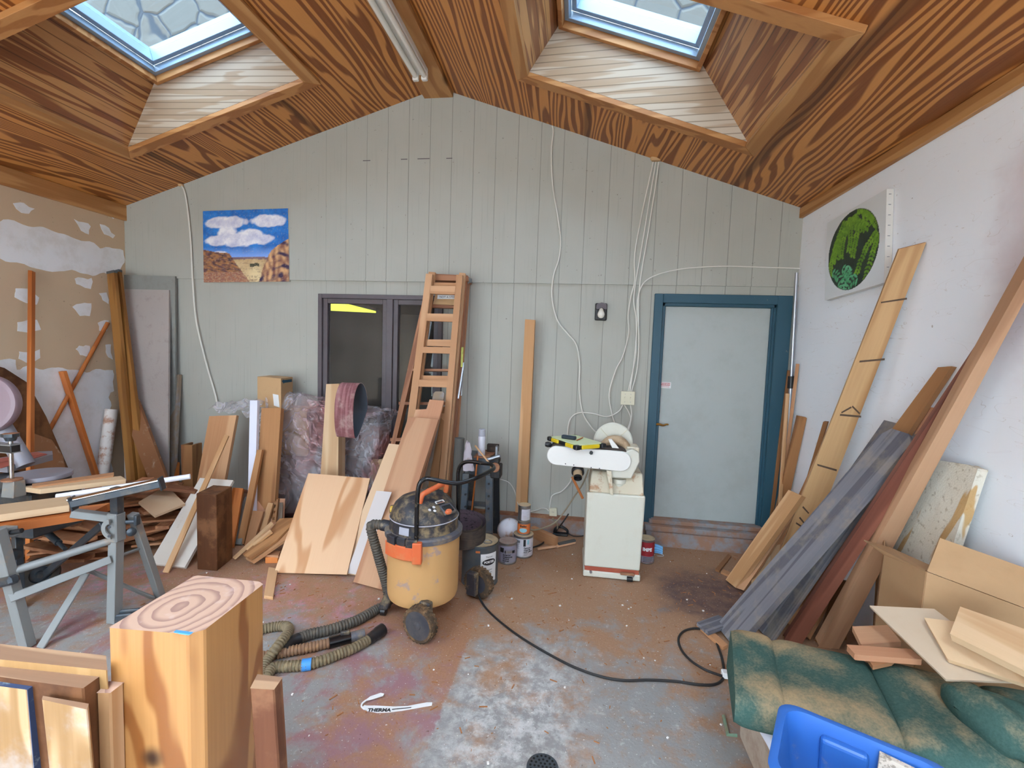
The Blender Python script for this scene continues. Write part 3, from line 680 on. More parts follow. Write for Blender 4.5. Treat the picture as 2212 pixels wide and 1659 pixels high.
# ---- cables
def cable(name, px, label, r=.0055, Y=D-.016, mat='cable', group='white cables running down the grey wall', cat='cable', k=5):
    ys = Y if isinstance(Y, (list, tuple)) else [Y]*len(px)
    return tag(MB().tube(smoothpts([onY(x, y, yy) for (x, y), yy in zip(px, ys)], k), r, 8).obj(name, mat), label, cat, group)
U = D-.028
cable('cable', [(390, 399), (398, 412), (405, 450), (412, 520), (416, 600), (420, 660), (425, 700), (435, 745), (448, 795), (465, 853), (470, 880)], 'white cable from the ceiling down past the landscape painting into the plastic sheeting', .0075, U)
cable('cable', [(1193, 272), (1195, 285), (1191, 330), (1194, 400), (1205, 470), (1211, 520), (1207, 560), (1196, 595), (1192, 640), (1203, 690), (1225, 720), (1245, 745), (1252, 790), (1251, 840), (1258, 890), (1275, 920), (1292, 938)], 'single white cable snaking from the ceiling down to behind the sander', .006, U)
cable('cable', [(1411, 350), (1400, 400), (1385, 470), (1371, 550), (1371, 605), (1363, 640), (1357, 680), (1358, 720), (1345, 770), (1330, 800), (1316, 850), (1322, 895), (1332, 925)], 'leftmost white cable of the ceiling bundle, bowing left past the switch box', .0055, U-.002)
cable('cable', [(1417, 350), (1405, 420), (1392, 500), (1380, 570), (1374, 605), (1369, 650), (1374, 690), (1374, 760), (1366, 805), (1357, 846)], 'middle white cable of the ceiling bundle, entering the switch box at its left', .0055, U)
cable('cable', [(1423, 350), (1413, 420), (1399, 510), (1387, 580), (1381, 625), (1379, 680), (1380, 740), (1376, 800), (1364, 846)], 'rightmost white cable of the ceiling bundle', .0055, U-.004)
cable('cable', [(1728, 580), (1640, 577), (1560, 575), (1480, 580), (1430, 590), (1402, 602), (1386, 618), (1377, 650), (1376, 700), (1371, 770), (1361, 846)], 'white cable arching over the door frame to the switch box', .0055, U-.006)
cable('cable', [(1345, 875), (1335, 890), (1310, 900), (1280, 893), (1250, 892), (1232, 905), (1226, 935), (1226, 975)], 'white cable leaving the switch box and looping left over the sander', .0055, U)
cable('cable', [(1349, 875), (1358, 890), (1362, 908), (1352, 935)], 'short white cable from switch box bottom, curving to the sander disc', .0055, U)
cable('cable', [(1362, 875), (1364, 900), (1355, 940)], 'short white cable straight below the switch box right side', .0055, U-.012)
cable('cable', [(1235, 1028), (1231, 1042), (1214, 1061), (1198, 1067), (1191, 1075), (1187, 1100)], 'white cable dropping from behind the sander into the wall outlet', .0055, U)
cable('cable', [(1080, 1035), (1100, 1043), (1112, 1062), (1118, 1085), (1126, 1108), (1141, 1106), (1156, 1103), (1170, 1098), (1180, 1099), (1185, 1104)], 'thin white cable from behind the paint cans to the outlet', .0045, U)
cable('power_cord', [(1271, 1014), (1259, 1045), (1239, 1075), (1217, 1108), (1196, 1131), (1161, 1144), (1146, 1144)], 'dusty tan power cord hanging from the sander to the floor', .006, [3.9, 3.88, 3.86, 3.84, 3.82, 3.8, 3.8], 'tancable', None, 'cord')
c = onY(1417, 343, D-.03); tag(MB().lathe([(.0, -.03), (.03, -.025), (.04, 0), (.035, .03), (0, .032)], 12, Matrix.Translation(c) @ Matrix.Diagonal((1.2, .7, .7, 1))).obj('foam_plug', 'cardboard'), 'tan foam plug in the ceiling where three cables come out', 'plug')
c = onY(391, 399, D-.02); tag(MB().lathe([(0, -.02), (.022, -.015), (.028, 0), (0, .02)], 12, Matrix.Translation(c)).obj('foam_plug', 'cardboard'), 'small tan foam plug above the cable near the landscape painting', 'plug')
# ---- switch box, outlet, lamp
M['ivory'] = plain('ivory_plastic', 'D6CFB4', .45)
c = onY(1355, 859, D); s = empty('switch_box', c, 'ivory double switch plate right of the sander, beside the door', 'switch')
MB().box((0, -.02, 0), (.112, .04, .112)).obj('box', 'ivory', s, None, .004)
MB().box((0, -.0425, 0), (.118, .005, .118)).obj('cover_plate', 'ivory', s, None, .003)
for k in (-1, 1):
    mb = MB(); mb.box((k*.024, -.046, 0), (.011, .004, .024)); mb.box((k*.024, -.052, .004), (.007, .014, .009)); mb.obj('toggle', 'ivory', s)
    for j in (-1, 1): MB().cyl((k*.024, -.044, j*.034), (k*.024, -.047, j*.034), .003, n=8).obj('screw', 'board_steel', s)
c = onY(1195, 1110, D); s = empty('wall_outlet', c, 'ivory wall outlet low on the wall left of the sander', 'outlet', rot=(0, -.06, 0))
MB().box((0, -.018, 0), (.068, .036, .118)).obj('box', 'ivory', s, None, .004)
for k in (-1, 1):
    mb = MB(); mb.lathe([(.017, 0), (.016, .004)], 16, frame((0, -.036, k*.027), (0, -1, 0))); 
    for j in (-1, 1): mb.box((j*.006, -.041, k*.027+.003), (.0022, .002, .009), 1)
    mb.obj('socket', ['ivory', 'ink'], s)
mb = MB(); mb.cyl((0, -.036, -.027), (0, -.06, -.027), .014, .010, 12); mb.tube(smoothpts([(0, -.06, -.027), (.015, -.09, -.03), (.04, -.10, -.06), (.04, -.11, -.10)], 4), .005, 8); mb.obj('plug', 'tancable', s)
c = onY(1298, 674, D); s = empty('wall_lamp', c, 'small black wall lamp with a bare white bulb left of the door', 'lamp')
MB().box((0, -.012, 0), (.103, .024, .15)).obj('backplate', 'black', s, None, .012, 0, 0, 3)
mb = MB(); mb.prism([(-.045, .02), (-.04, .06), (0, .072), (.04, .06), (.045, .02), (.03, .014), (0, .03), (-.03, .014)], .02, .10, Matrix(((1, 0, 0, 0), (0, 0, -1, 0), (0, 1, 0, 0), (0, 0, 0, 1)))); mb.obj('hood', 'bronze', s, None, .003)
mb = MB(); mb.lathe([(.013, .045), (.015, .025), (.020, .005), (.029, -.014), (.031, -.028), (.026, -.045), (.014, -.056), (0, -.059)], 20, Matrix.Translation((0, -.06, 0))); mb.obj('bulb', 'tube_white', s)
# ---- strip light on the ridge
xa, xb = onZ(911, 183, 3.775), onZ(929, 181, 3.775)
fl = empty('tube_light', ((xa.x+xb.x)/2, 3.0, 3.83), 'long white double-tube ceiling light along the roof ridge', 'ceiling light')
MB().bb((-.055, -1.9, -.05), (.055, .70, 0)).obj('housing', 'enamel', fl, None, .006)
for sx in (xa.x, xb.x):
    x = sx-fl.location.x; t_ = MB().cyl((x, -1.85, -.075), (x, .66, -.075), .0195, n=18).obj('tube', 'tube_white', fl)
    MB().bb((x-.024, .655, -.105), (x+.024, .69, -.04)).obj('lamp_holder', 'enamel', fl, None, .006)
# ---- painter's pole and thin sticks beside the door
M['polealu'] = plain('brushed_aluminium', 'B9BEC6', .3, .8)
a, b = onY(1721, 589, 4.06), onZ(1689, 1196)
pl = empty('extension_pole', b, 'silver telescopic pole with a black clamp in the corner by the door', 'pole')
mid_ = b.lerp(a, .62)
MB().cyl((0, 0, 0), mid_-b, .015, n=14).obj('outer_tube', 'polealu', pl); MB().cyl(mid_-b, a-b, .0115, n=14).obj('inner_tube', 'polealu', pl)
MB().cyl(mid_-b-(a-b).normalized()*.05, mid_-b+(a-b).normalized()*.05, .024, n=14).obj('clamp', 'black', pl)
g = 'lumber leaning beside the door'
plank('stick', onZ(1657, 1188, .004), onY(1705, 800, 4.085), .028, .018, (0, -1, 0), 'brownwood', 'thin brown stick just right of the door frame, left of the silver pole', 'stick', g, lift=True)
plank('stick', onZ(1676, 1216, .004), onY(1701, 850, 3.98), .026, .016, (0, -1, 0), 'fir', 'pale slender stick, nearest of those by the door frame', 'stick', g, lift=True)
plank('stick', onZ(1672, 1206, .004), onX(1723, 786, XR-.022), .024, .016, (-.5, -1, 0), 'cedar', 'tallest thin stick leaning on the white wall in front of the silver pole', 'stick', g, lift=True)
slab('board', [(1655, 1196), (1678, 1198), (1743, 903), (1723, 899)], [(1655, 1196), (1678, 1198), (1733, 901, 'x', XR-.02)], .022, 'brownwood', 'short wide brown board leaning in the corner right of the door', 'board', g)
# ---- corner by the left wall
g = 'lumber leaning in the left corner'
slab('cement_board', [(275, 1079), (378, 1083), (378, 597), (268, 594)], [(275, 1079), (378, 1086), (320, 595, 'y', D-.03)], .02, 'greenpanel', 'grey panel flat on the wall behind another in the left corner', 'panel', g)
slab('cement_board', [(270, 1092), (362, 1099), (365, 627), (261, 625)], [(270, 1092), (362, 1099), (310, 626, 'y', D-.07)], .02, 'graypanel', 'tall mottled grey cement panel leaning in the left corner', 'panel', g)
for px_, lab in (([(279, 1100), (299, 1103), (246, 588), (230.5, 588)], 'tall golden board with grey capped top, left one of two in the corner'), ([(307, 1104), (324, 1106), (257, 586), (246, 586)], 'tall golden board with grey capped top, right one of two in the corner')):
    pln = [px_[0], px_[1], (px_[3][0], px_[3][1], 'x', XL+.05)]
    b_ = slab('trim_board', px_, pln, .028, 'goldwood', lab, 'board', 'golden trim boards in the left corner')
    L_ = max(v_.co.z for v_ in b_.data.vertices); xs_ = [v_.co.x for v_ in b_.data.vertices if v_.co.z > L_-.1]; ys_ = [v_.co.y for v_ in b_.data.vertices]
    MB().bb((min(xs_)-.002, min(ys_)-.002, L_-.02), (max(xs_)+.002, max(ys_)+.002, L_+.004)).obj('end_cap', 'metalcap', b_)
slab('board', [(354, 1126), (394, 1130), (296, 864), (256, 867)], [(354, 1126), (394, 1130), (276, 865, 'y', 3.90)], .03, 'dirtyboard', 'wide brown board whitened with dust, leaning slantwise on the cement panel', 'board', g)
slab('board', [(358, 1092), (372, 1094), (387, 810), (373, 810)], [(358, 1092), (372, 1094), (380, 810, 'y', D-.04)], .03, 'graytan', 'narrow grey-tan board standing upright right of the cement panel', 'board', g)
slab('stick', [(370, 1100), (379, 1101), (385, 1000), (377, 1000)], [(370, 1100), (379, 1101), (381, 1000, 'y', 4.0)], .02, 'orangewood', 'short orange stick at the foot of the narrow grey-tan board', 'stick', g)
a = onX(241, 884, XL+.075); b = onZ(211, 1098); b.z = .012
tb = empty('tube', b, 'white cardboard tube crusted with brown dust, leaning on the left wall', 'tube')
mb = MB(); mb.lathe([(.05, 0), (.05, (a-b).length), (.044, (a-b).length), (.044, .01)], 24, frame((0, 0, 0), a-b), 0, True, True, True); mb.obj('tube_wall', 'pvcdirty', tb)
slab('stick', [(54, 1222), (64, 1223), (69, 587), (60.5, 586)], [(52, 1222), (66, 1223), (65, 587, 'x', XL+.03)], .028, 'orangewood', 'tall upright orange stick leaning on the patched left wall', 'stick', g, bevel=.004)
a, b = onX(233, 697, XL+.03), onX(-22, 1146, XL+.03); b.z = .012
tag(MB().cyl(b, a, .0165, n=12).obj('rod', 'orangewood'), 'round orange rod slanting across the left wall, crossing two sticks', 'rod', g)
slab('stick', [(219, 1092), (230, 1094), (137, 803), (126, 803)], [(219, 1092), (230, 1094), (131, 803, 'x', XL+.03)], .025, 'orangewood', 'shorter orange stick leaning left under the slanting rod', 'stick', g)
slab('panel', [(172, 1118), (-42, 1190), (-42, 780), (10, 795), (60, 827), (100, 900), (148, 1012)], [(172, 1118, 'x', XL+.2), (-42, 1190, 'x', XL+.2), (10, 795, 'x', XL+.06)], .012, 'darkwood', 'dark brown plywood panel with a slanted edge leaning behind the saw', 'panel', g, ax=(1, 2))
slab('panel', [(165, 1128), (50, 1168), (70, 935), (112, 950), (136, 985)], [(165, 1128, 'x', XL+.32), (50, 1168, 'x', XL+.32), (100, 945, 'x', XL+.22)], .012, 'dirtyboard', 'ragged brown chipboard piece low behind the saw table', 'panel', g, ax=(1, 2))
# ---- lumber in front of the plastic-wrapped bundle
g = 'boards and offcuts standing left of the plywood sheet'
mb = MB(); c0, c1, c2 = onZ(391, 1098), onZ(430, 1105), onZ(424, 1085)
b0 = onZ(393, 1104); ex = (onZ(432, 1106)-b0); ex.z = 0; Lx = ex.length; ex.normalize(); ey = V((-ex.y, ex.x, 0)); Hc = onY(393, 961, b0.y).z
mb.bb((0, 0, 0), (Lx*.62, .022, Hc)); mb.bb((0, .022, 0), (.022, .13, Hc)); mb.bb((Lx*.62-.022, .022, 0), (Lx*.62, .13, Hc))
tag(mb.obj('trough', 'brownwood', None, frame(b0, (0, 0, 1), ex), .002), 'brown three-sided wooden trough standing on end near the corner', 'trough', g)
slab('board', [(407, 1142), (465, 1148), (511, 899), (452, 901)], [(407, 1142), (465, 1148), (480, 900, 'y', 3.72)], .03, 'cedar', 'wide smooth tan board leaning back under the plastic tail', 'board', g)
slab('board', [(323, 1222), (399, 1231), (504, 1042), (432, 1037)], [(323, 1222), (399, 1231), (468, 1040, 'y', 3.42)], .022, 'whiteboard', 'long whitewashed board leaning low beside the dark brown post', 'board', g)
slab('strip', [(351, 1236), (364, 1237), (494, 941), (485, 939)], [(351, 1240), (364, 1241), (490, 940, 'y', 3.55)], .012, 'fir', 'thin pale strip lying along the whitewashed board', 'strip', g)
# dark brown post: vertical rectangular timber
p0, p1, p2 = onZ(426, 1230), onZ(469, 1234), onZ(503, 1206)
h_ = onY(467, 1069, p1.y).z; p3 = p0+p2-p1
mb = MB(); mb.hexa([p1-p1, p2-p1, p3-p1, p0-p1], [q-p1+V((0, 0, h_)) for q in (p1, p2, p3, p0)]); fix_normals(mb)
tag(mb.obj('post', 'darkwood', None, Matrix.Translation(p1), .004), 'dark brown stubby timber post standing on the floor', 'post', g)
slab('plywood_piece', [(335, 1114), (400, 1088), (360, 1049), (299, 1084)], [(335, 1114, 'y', 2.98), (400, 1088, 'y', 3.2), (299, 1084, 'y', 3.08)], .018, 'mdf', 'pale plywood offcut lying on top of the scrap heap', 'offcut', g, lift=False)
slab('board', [(533, 1170), (548, 1172), (556, 867), (540, 867)], [(528, 1170), (548, 1172), (548, 867, 'y', 3.62)], .03, 'whitevinyl', 'slim white vinyl board standing before the plastic-wrapped bundle', 'board', g)
slab('board', [(546, 1164), (588, 1168), (607, 884), (565, 884)], [(546, 1164), (588, 1168), (586, 884, 'y', 3.64)], .045, 'brownwood', 'brown board standing below the cardboard box', 'board', g)
slab('stick', [(511, 1177), (527, 1178), (566, 974), (555, 974)], [(511, 1177), (527, 1178), (560, 974, 'y', 3.5)], .03, 'brownwood', 'brown stick leaning on the slim white board', 'stick', g)
slab('board', [(480, 1184), (503, 1186), (525, 1058), (503, 1056)], [(480, 1184), (503, 1186), (514, 1057, 'y', 3.45)], .02, 'orangewood', 'short orange-brown board just right of the dark post', 'board', g)
slab('board', [(485, 1176), (520, 1180), (545, 1078), (530, 1076)], [(485, 1176), (520, 1180), (538, 1077, 'y', 3.5)], .02, 'greenpanel', 'dark grey slanted offcut behind the brown stick', 'offcut', g)
slab('board', [(540, 1178), (612, 1172), (616, 1080), (590, 1079), (545, 1087)], [(540, 1178), (612, 1172), (580, 1082, 'y', 3.5)], .02, 'cedark', 'squarish board with a peaked top behind the notched rack strip', 'offcut', g, ax=(0, 4))
slab('moulding', [(528, 1180), (545, 1181), (569, 1107), (546, 1105)], [(528, 1180), (545, 1181), (557, 1106, 'y', 3.35)], .02, 'cedar', 'short moulded trim piece among the offcuts', 'moulding', g)
slab('strip', [(558, 1145), (573, 1146), (590, 1087), (579, 1086)], [(553, 1173), (570, 1174), (585, 1087, 'y', 3.42)], .022, 'fir', 'pale square strip leaning on the peaked board', 'strip', g, lift=False)
nt = [(588, 1128), (596, 1128), (601, 1079), (597, 1079), (597, 1084), (592, 1084), (592, 1090), (596, 1090), (595, 1096), (591, 1097), (591, 1103), (595, 1104), (594, 1109), (590, 1110), (590, 1117), (594, 1118), (593, 1123), (588, 1123)]
slab('rack_strip', nt, [(585, 1172), (596, 1172), (600, 1080, 'y', 3.38)], .03, 'brownwood', 'narrow strip with saw-tooth notches among the offcuts', 'strip', g, lift=False, ax=(1, 2), bevel=0)
slab('strip', [(597, 1125), (609, 1124), (611, 1086), (600, 1086)], [(597, 1170), (609, 1169), (605, 1086, 'y', 3.45)], .02, 'graytan', 'short grey-brown strip right of the notched rack strip', 'strip', g, lift=False)
slab('stick', [(502, 1204), (506, 1207), (590, 1131), (585, 1127)], [(502, 1204, 'z', .03), (508, 1209, 'z', .03), (588, 1128, 'y', 3.22)], .012, 'fir', 'thin pale stick slanting up over the offcuts, left end on the floor', 'stick', g, lift=False)
slab('stick', [(531, 1186), (535, 1189), (588, 1149), (583, 1144)], [(531, 1186, 'z', .08), (537, 1191, 'z', .08), (586, 1146, 'y', 3.15)], .012, 'fir', 'shorter thin pale stick lying beside the slanting one', 'stick', g, lift=False)
slab('board', [(524, 1197), (541, 1206), (598, 1166), (625, 1139), (640, 1118), (604, 1120), (580, 1150)], [(524, 1197, 'z', .07), (541, 1206, 'z', .07), (622, 1120, 'y', 3.3)], .02, 'brownwood', 'brown offcut board lying uppermost across the small pile', 'offcut', g, lift=False, ax=(0, 4))
slab('board', [(530, 1206), (546, 1214), (625, 1160), (625, 1138)], [(530, 1206, 'z', .04), (546, 1214, 'z', .04), (625, 1140, 'y', 3.22)], .02, 'cedar', 'lower offcut board sticking out under the small pile', 'offcut', g, lift=False)
slab('stick', [(550, 1198), (602, 1200), (606, 1190), (552, 1187)], [(550, 1198, 'z', .06), (602, 1200, 'z', .06), (552, 1187, 'z', .062)], .02, 'scrap', 'short horizontal stick resting on a small block', 'stick', g, lift=False, ax=(0, 1))
a = onZ(588, 1217); tag(MB().bb((-.05, -.0, 0), (.04, .07, .045)).obj('block', 'orangewood', None, Matrix.Translation(a) @ Matrix.Rotation(.25, 4, 'Z'), .003), 'small orange wood block under the horizontal stick', 'block', g)
slab('stick', [(570, 1286), (590, 1289), (600, 1228), (580, 1225)], [(570, 1286, 'z', .022), (590, 1289, 'z', .022), (590, 1226, 'z', .022)], .021, 'fir', 'flat pale stick lying on the floor under the plywood corner', 'stick', g)
slab('plywood_sheet', [(592, 1238), (749, 1242), (799, 1034), (666, 1023)], [(592, 1240), (749, 1253), (730, 1028, 'y', 3.32)], .012, 'plysheet', 'big pale plywood sheet with wavy grain leaning at centre left', 'plywood sheet', bevel=.001)
# chunky post with the red sanding belt hung on it
slab('post', [(684, 1166), (729, 1170), (732, 831), (704.6, 832)], [(684, 1166), (729, 1170), (718, 831, 'y', 3.58)], .12, 'palewood', 'chunky pale knotty post behind the plywood sheet, a red belt hanging on it', 'post', None, bevel=.004)
M['belt_red'] = wood('red_abrasive', '96686A', '6E4244', freq=2.5, sc=1.6, sq=16, axis=0, rough=.9, var=0, dirt='B09A92', dirtamt=.6)
M['belt_back'] = plain('belt_backing', '3E4650', .7)
def loopbelt(name, c, axis, hh, hz, W_, tip, mat_out, mat_in, n=48, th=.0025, zdir=V((0, 0, 1)), parent=None):
    axis = V(axis).normalized(); h = axis.cross(zdir).normalized(); mb = MB(); P_ = []
    for k in range(n):
        t = 2*PI*k/n; x = hh*math.cos(t); z = hz*math.sin(t)
        P_.append(h*(x*(1-.45*max(0, -math.sin(t))*tip)+tip*.05*max(0, -math.sin(t)))+zdir*z)
    for off, m in ((th, 0), (0, 1)):
        vs = []
        for k in range(n):
            q = P_[k]; d = (P_[k]-P_[k-1]).cross(axis); d = -d.normalized() if d.dot(q) < 0 else d.normalized()
            vs += [q+d*off, q+d*off-axis*W_]
        mb.add(vs, [((2*k), 2*((k+1) % n), 2*((k+1) % n)+1, 2*k+1) for k in range(n)], m, True)
    k0 = 2*n
    for e in (0, 1): mb.add(mb.v[e:k0:2]+mb.v[k0+e:2*k0:2], [(k, (k+1) % n, n+(k+1) % n, n+k) for k in range(n)], 0)
    return mb.obj(name, [mat_out, mat_in], parent, Matrix.Translation(c))
c = onY(779, 886, 3.30)
tag(loopbelt('sanding_belt', c, (.975, -.20, .03), .085, .205, .17, 1.0, 'belt_red', 'belt_back'), 'wide dusty red sanding belt hung over the chunky pale post', 'sanding belt')
# ---- stepladder, and two new ladder frames leaned on it
M['ladderwood'] = wood('stepladder_wood', 'B5805E', '8E5C42', freq=3, sc=7, rough=.55)
M['ladderpale'] = wood('new_ladder_wood', 'CFA27A', 'B5845C', freq=2.5, sc=6, rough=.6, var=.04)
M['yellowlabel'] = plain('yellow_label', 'A8A848', .6, dirt='5E5A3A', damt=.7, dscale=30)
lp = [(812, 1150), (956, 1164), (1005, 606, 'y', 3.99)]
la = empty('stepladder', P(lp[0]), 'folded reddish wooden stepladder against the window, with a pail shelf', 'stepladder')
K = dict(parent=la, lift=False)
slab('rail', [(800, 1150), (810, 1151), (904, 752), (935, 606), (929, 606), (895, 752)], lp, .075, 'ladderwood', ax=(0, 4), **K)
slab('rail', [(950, 1163), (960, 1164), (1010, 606), (1003, 606)], lp, .075, 'ladderwood', **K)
for y0, y1, xl, xr in ((803, 808, 880, 991), (875, 881, 861, 984), (953, 960, 843, 977), (1040, 1047, 823, 968), (740, 744, 896, 996)): slab('tread', [(xl, y1), (xr, y1+1), (xr, y0+1), (xl, y0)], lp, .09, 'ladderwood', ax=(0, 1), **K)
slab('top_cap', [(930, 612), (1011, 614), (1010, 602), (932, 598)], lp, .13, 'ladderwood', ax=(0, 1), **K)
sh = slab('pail_shelf', [(935, 664), (985, 666), (985, 644), (940, 642)], [(812, 1150), (956, 1164), (1005, 606, 'y', 4.0)], .02, 'cardboard', ax=(0, 1), **K)
slab('shelf_lip', [(928, 671), (984, 673), (984, 667), (929, 664)], lp, .03, 'ladderwood', ax=(0, 1), **K)
rp = [(822, 1128, 'y', 3.90), (945, 1137, 'y', 3.90), (1008, 606, 'y', 4.085)]
slab('rear_leg', [(806, 1140), (814, 1140), (922, 640), (916, 640)], rp, .03, 'ladderwood', **K)
slab('rear_leg', [(966, 1140), (974, 1140), (1014, 612), (1007, 612)], rp, .03, 'ladderwood', **K)
slab('brace', [(988, 868), (991, 868), (1003, 790), (1000, 790)], [(988, 868, 'y', 3.80), (991, 868, 'y', 3.80), (1003, 790, 'y', 3.86)], .004, 'board_steel', **K)
slab('brace', [(994, 862), (997, 862), (1002, 794), (999, 794)], [(994, 862, 'y', 3.84), (997, 862, 'y', 3.84), (1002, 794, 'y', 3.88)], .004, 'board_steel', **K)
slab('label', [(995, 800), (999, 800), (1001, 757), (996, 757)], [(995, 800, 'y', 3.80), (999, 800, 'y', 3.80), (1001, 757, 'y', 3.83)], .002, 'yellowlabel', **K)
slab('cap_bracket', [(1011, 620), (1019, 617), (1019, 609), (1011, 607)], [(1011, 620, 'y', 3.985), (1019, 617, 'y', 4.07), (1011, 607, 'y', 3.99)], .003, 'board_steel', **K)
e0, ex, nn = onP(966, 653, P(lp[0]), (P(lp[1])-P(lp[0])).cross(P(lp[2])-P(lp[0])).normalized()), (P(lp[1])-P(lp[0])).normalized(), None
mb = MB(); ez = (P(lp[2])-P(lp[1])).normalized(); en = ex.cross(ez).normalized(); en = -en if en.y > 0 else en
def onface(mb, s_, size, o, m=0, bold=0): v_, f_ = text_geo(s_, size, bold); mb.add([o+ex*a_+ez*b_+en*.004 for a_, b_, *_ in v_], f_, m)
mb.add([e0+ex*a_+ez*b_+en*.002 for a_, b_ in ((-.09, -.0), (.10, -.0), (.10, .035), (-.09, .035))], [(0, 1, 2, 3)], 1)
onface(mb, 'NOT A STEP', .026, e0+ex*.0+ez*.016)
mb.shift(-la.location); mb.obj('shelf_sign', ['ink', 'label_white'], la)
la.location.z += .028
def ladder(lab, dx, dy, dY, rungs, y_end):
    pl_ = [(848+dx, 1168+dy), (942+dx, 1178+dy), (955+dx, 592+dy, 'y', 3.82+dY)]
    lb = empty('ladder', P(pl_[0]), lab, 'ladder', group='new pale ladder frames leaning on the stepladder'); K = dict(parent=lb, lift=False)
    f = lambda q: [(x+dx, y+dy) for x, y in q]
    slab('rail', f([(846, 1168), (863, 1169), (934, 592), (920, 591)]), pl_, .03, 'ladderpale', **K)
    slab('rail', f([(935, 1177), (950, 1178), (999, 594), (986, 593)]), pl_, .03, 'ladderpale', **K)
    for y0, y1 in rungs:
        t0, t1 = (y0-592)/577, (y1-592)/577; xl = lambda t: 932-69*t; xr = lambda t: 987-50*t
        slab('rung', f([(xl(t1), y1), (xr(t1), y1+2), (xr(t0), y0+1), (xl(t0), y0)]), pl_, .022, 'ladderpale', ax=(0, 1), **K)
    return lb
ladder('new pale wooden ladder frame, front one of two leaning on the stepladder', 0, 0, 0, [(617, 634), (677, 693), (749, 762), (820, 835), (892, 906), (965, 980)], 0)
ladder('new pale wooden ladder frame, rear one of two leaning on the stepladder', 6, -4, .06, [(614, 624), (737, 751), (815, 824), (900, 910)], 0)
# ---- boards in front of the ladders
g = 'boards leaning in front of the ladders'
slab('board', [(870, 1192), (895, 1195), (960, 852), (957, 847), (940, 847), (936, 852)], [(870, 1192), (895, 1195), (948, 848, 'y', 3.70)], .02, 'graytan', 'grey-brown board with a rounded top and a hole, leaning before the ladder', 'board', g, ax=(0, 5))
h0 = onP(946.5, 857.5, P((870, 1192)), (P((895, 1195))-P((870, 1192))).cross(P((948, 848, 'y', 3.70))-P((870, 1192))).normalized())
slab('board', [(905, 1186), (930, 1188), (962, 880), (951, 880)], [(905, 1186), (930, 1188), (956, 880, 'y', 3.72)], .025, 'brownwood', 'dark brown board edge behind the notched board, right side', 'board', g)
slab('board', [(800, 1226), (862, 1234), (959, 868), (928, 865), (921, 886), (898, 887)], [(800, 1226), (862, 1234), (930, 866, 'y', 3.62)], .02, 'cedark', 'tan board with a stepped notch at its top, behind the wide knotty board', 'board', g, ax=(0, 5))
slab('board', [(729, 1240), (812, 1252), (905, 968), (840, 961)], [(729, 1240), (812, 1252), (870, 964, 'y', 3.42)], .02, 'mdf', 'plain tan board peeking out left of the wide knotty board', 'board', g)
slab('strip', [(749, 1238), (778, 1242), (846, 1063), (813, 1060)], [(749, 1246), (778, 1250), (829, 1061, 'y', 3.12)], .004, 'frosted', 'whitish translucent strip lying on the plain tan board', 'strip', g)
slab('board', [(763, 1261), (829, 1279), (947, 909), (882, 904)], [(763, 1262), (829, 1280), (915, 906, 'y', 3.5)], .026, 'cedark', 'wide knotty pinkish board leaning forward of all the others, beside the vacuum', 'board', g)
# ---- tall light post by the cans
slab('post', [(1111, 1146), (1136, 1147), (1155, 699), (1134, 697)], [(1111, 1140), (1136, 1143), (1145, 698, 'y', D-.10)], .04, 'fir', 'tall pale timber stud standing against the wall behind the paint cans', 'post')
# ---- plastic-wrapped bundle with a cardboard box on it
def mk_plastic():
    t = NT('clear_plastic_sheet'); p = t.obj(); x, y, z = t.sep(p)
    st = t.vm('ADD', t.vm('MULTIPLY', p, (1.5, 1, 1.1)), t.vm('SCALE', t.noise(p, 1.6, 2.0, col=True), 1.1))
    n = t.noise(st, 5.5, 3.0, .5, .3); n2 = t.noise(p, 1.7, 3.0); n3 = t.noise(st, 12, 3.0)
    red = t.math('MULTIPLY', t.sstep(n2, .42, .52), t.sstep(x, -.80, -.2))
    crease = t.sstep(t.math('ABSOLUTE', t.math('SUBTRACT', n, .5)), .05, .0)
    c = t.mix(t.math('MULTIPLY', red, .85), rgb('CFCACE'), rgb('B0605A'))
    t.bump(t.math('ADD', n, t.math('MULTIPLY', n3, .35)), 1.0, .10)
    b = t.b; t.put(b.inputs['Base Color'], c); b.inputs['Roughness'].default_value = .13; b.inputs['Specular IOR Level'].default_value = 1.0
    tr = t.node('ShaderNodeBsdfTransparent'); mx = t.node('ShaderNodeMixShader')
    f = t.math('ADD', t.math('MULTIPLY_ADD', red, .12, .36), t.math('MULTIPLY', crease, .22), clamp=True)
    t.put(mx.inputs[0], f); t.put(mx.inputs[1], tr.outputs[0]); t.put(mx.inputs[2], b.outputs[0]); t.put(t.out.inputs[0], mx.outputs[0])
    return t.m
M['plastic'] = mk_plastic()
M['bundle'] = plain('wrapped_goods', '4A3234', .7, dirt='6E4844', damt=.9, dscale=3, thr=(.50, .56))
M['bundle_tan'] = plain('wrapped_tan_goods', 'A88A68', .7); M['bundle_dark'] = plain('wrapped_dark_goods', '2C2A2E', .6)
bo = V((-1.9, 3.93, 0)); bu = empty('wrapped_bundle', bo, 'bulky goods wrapped in clear and reddish plastic sheeting under the cardboard box', 'wrapped bundle')
xl_, xr_ = -.98, .25
mb = MB()
mb.bb((xl_+.05, -.06, 0), (xr_-.06, .15, 1.0)); mb.bb((xl_+.08, -.09, .60), (xl_+.5, .1, 1.04), 1); mb.bb((-.28, -.09, .12), (.20, .1, .40), 2); mb.bb((-.45, -.09, .62), (.22, .12, .90)); mb.bb((-.5, -.09, .92), (.2, .12, 1.03), 2)
mb.bb((-.30, -.10, .05), (.05, -.05, .30), 1); mb.bb((.12, -.09, .1), (.25, .1, .62), 1)
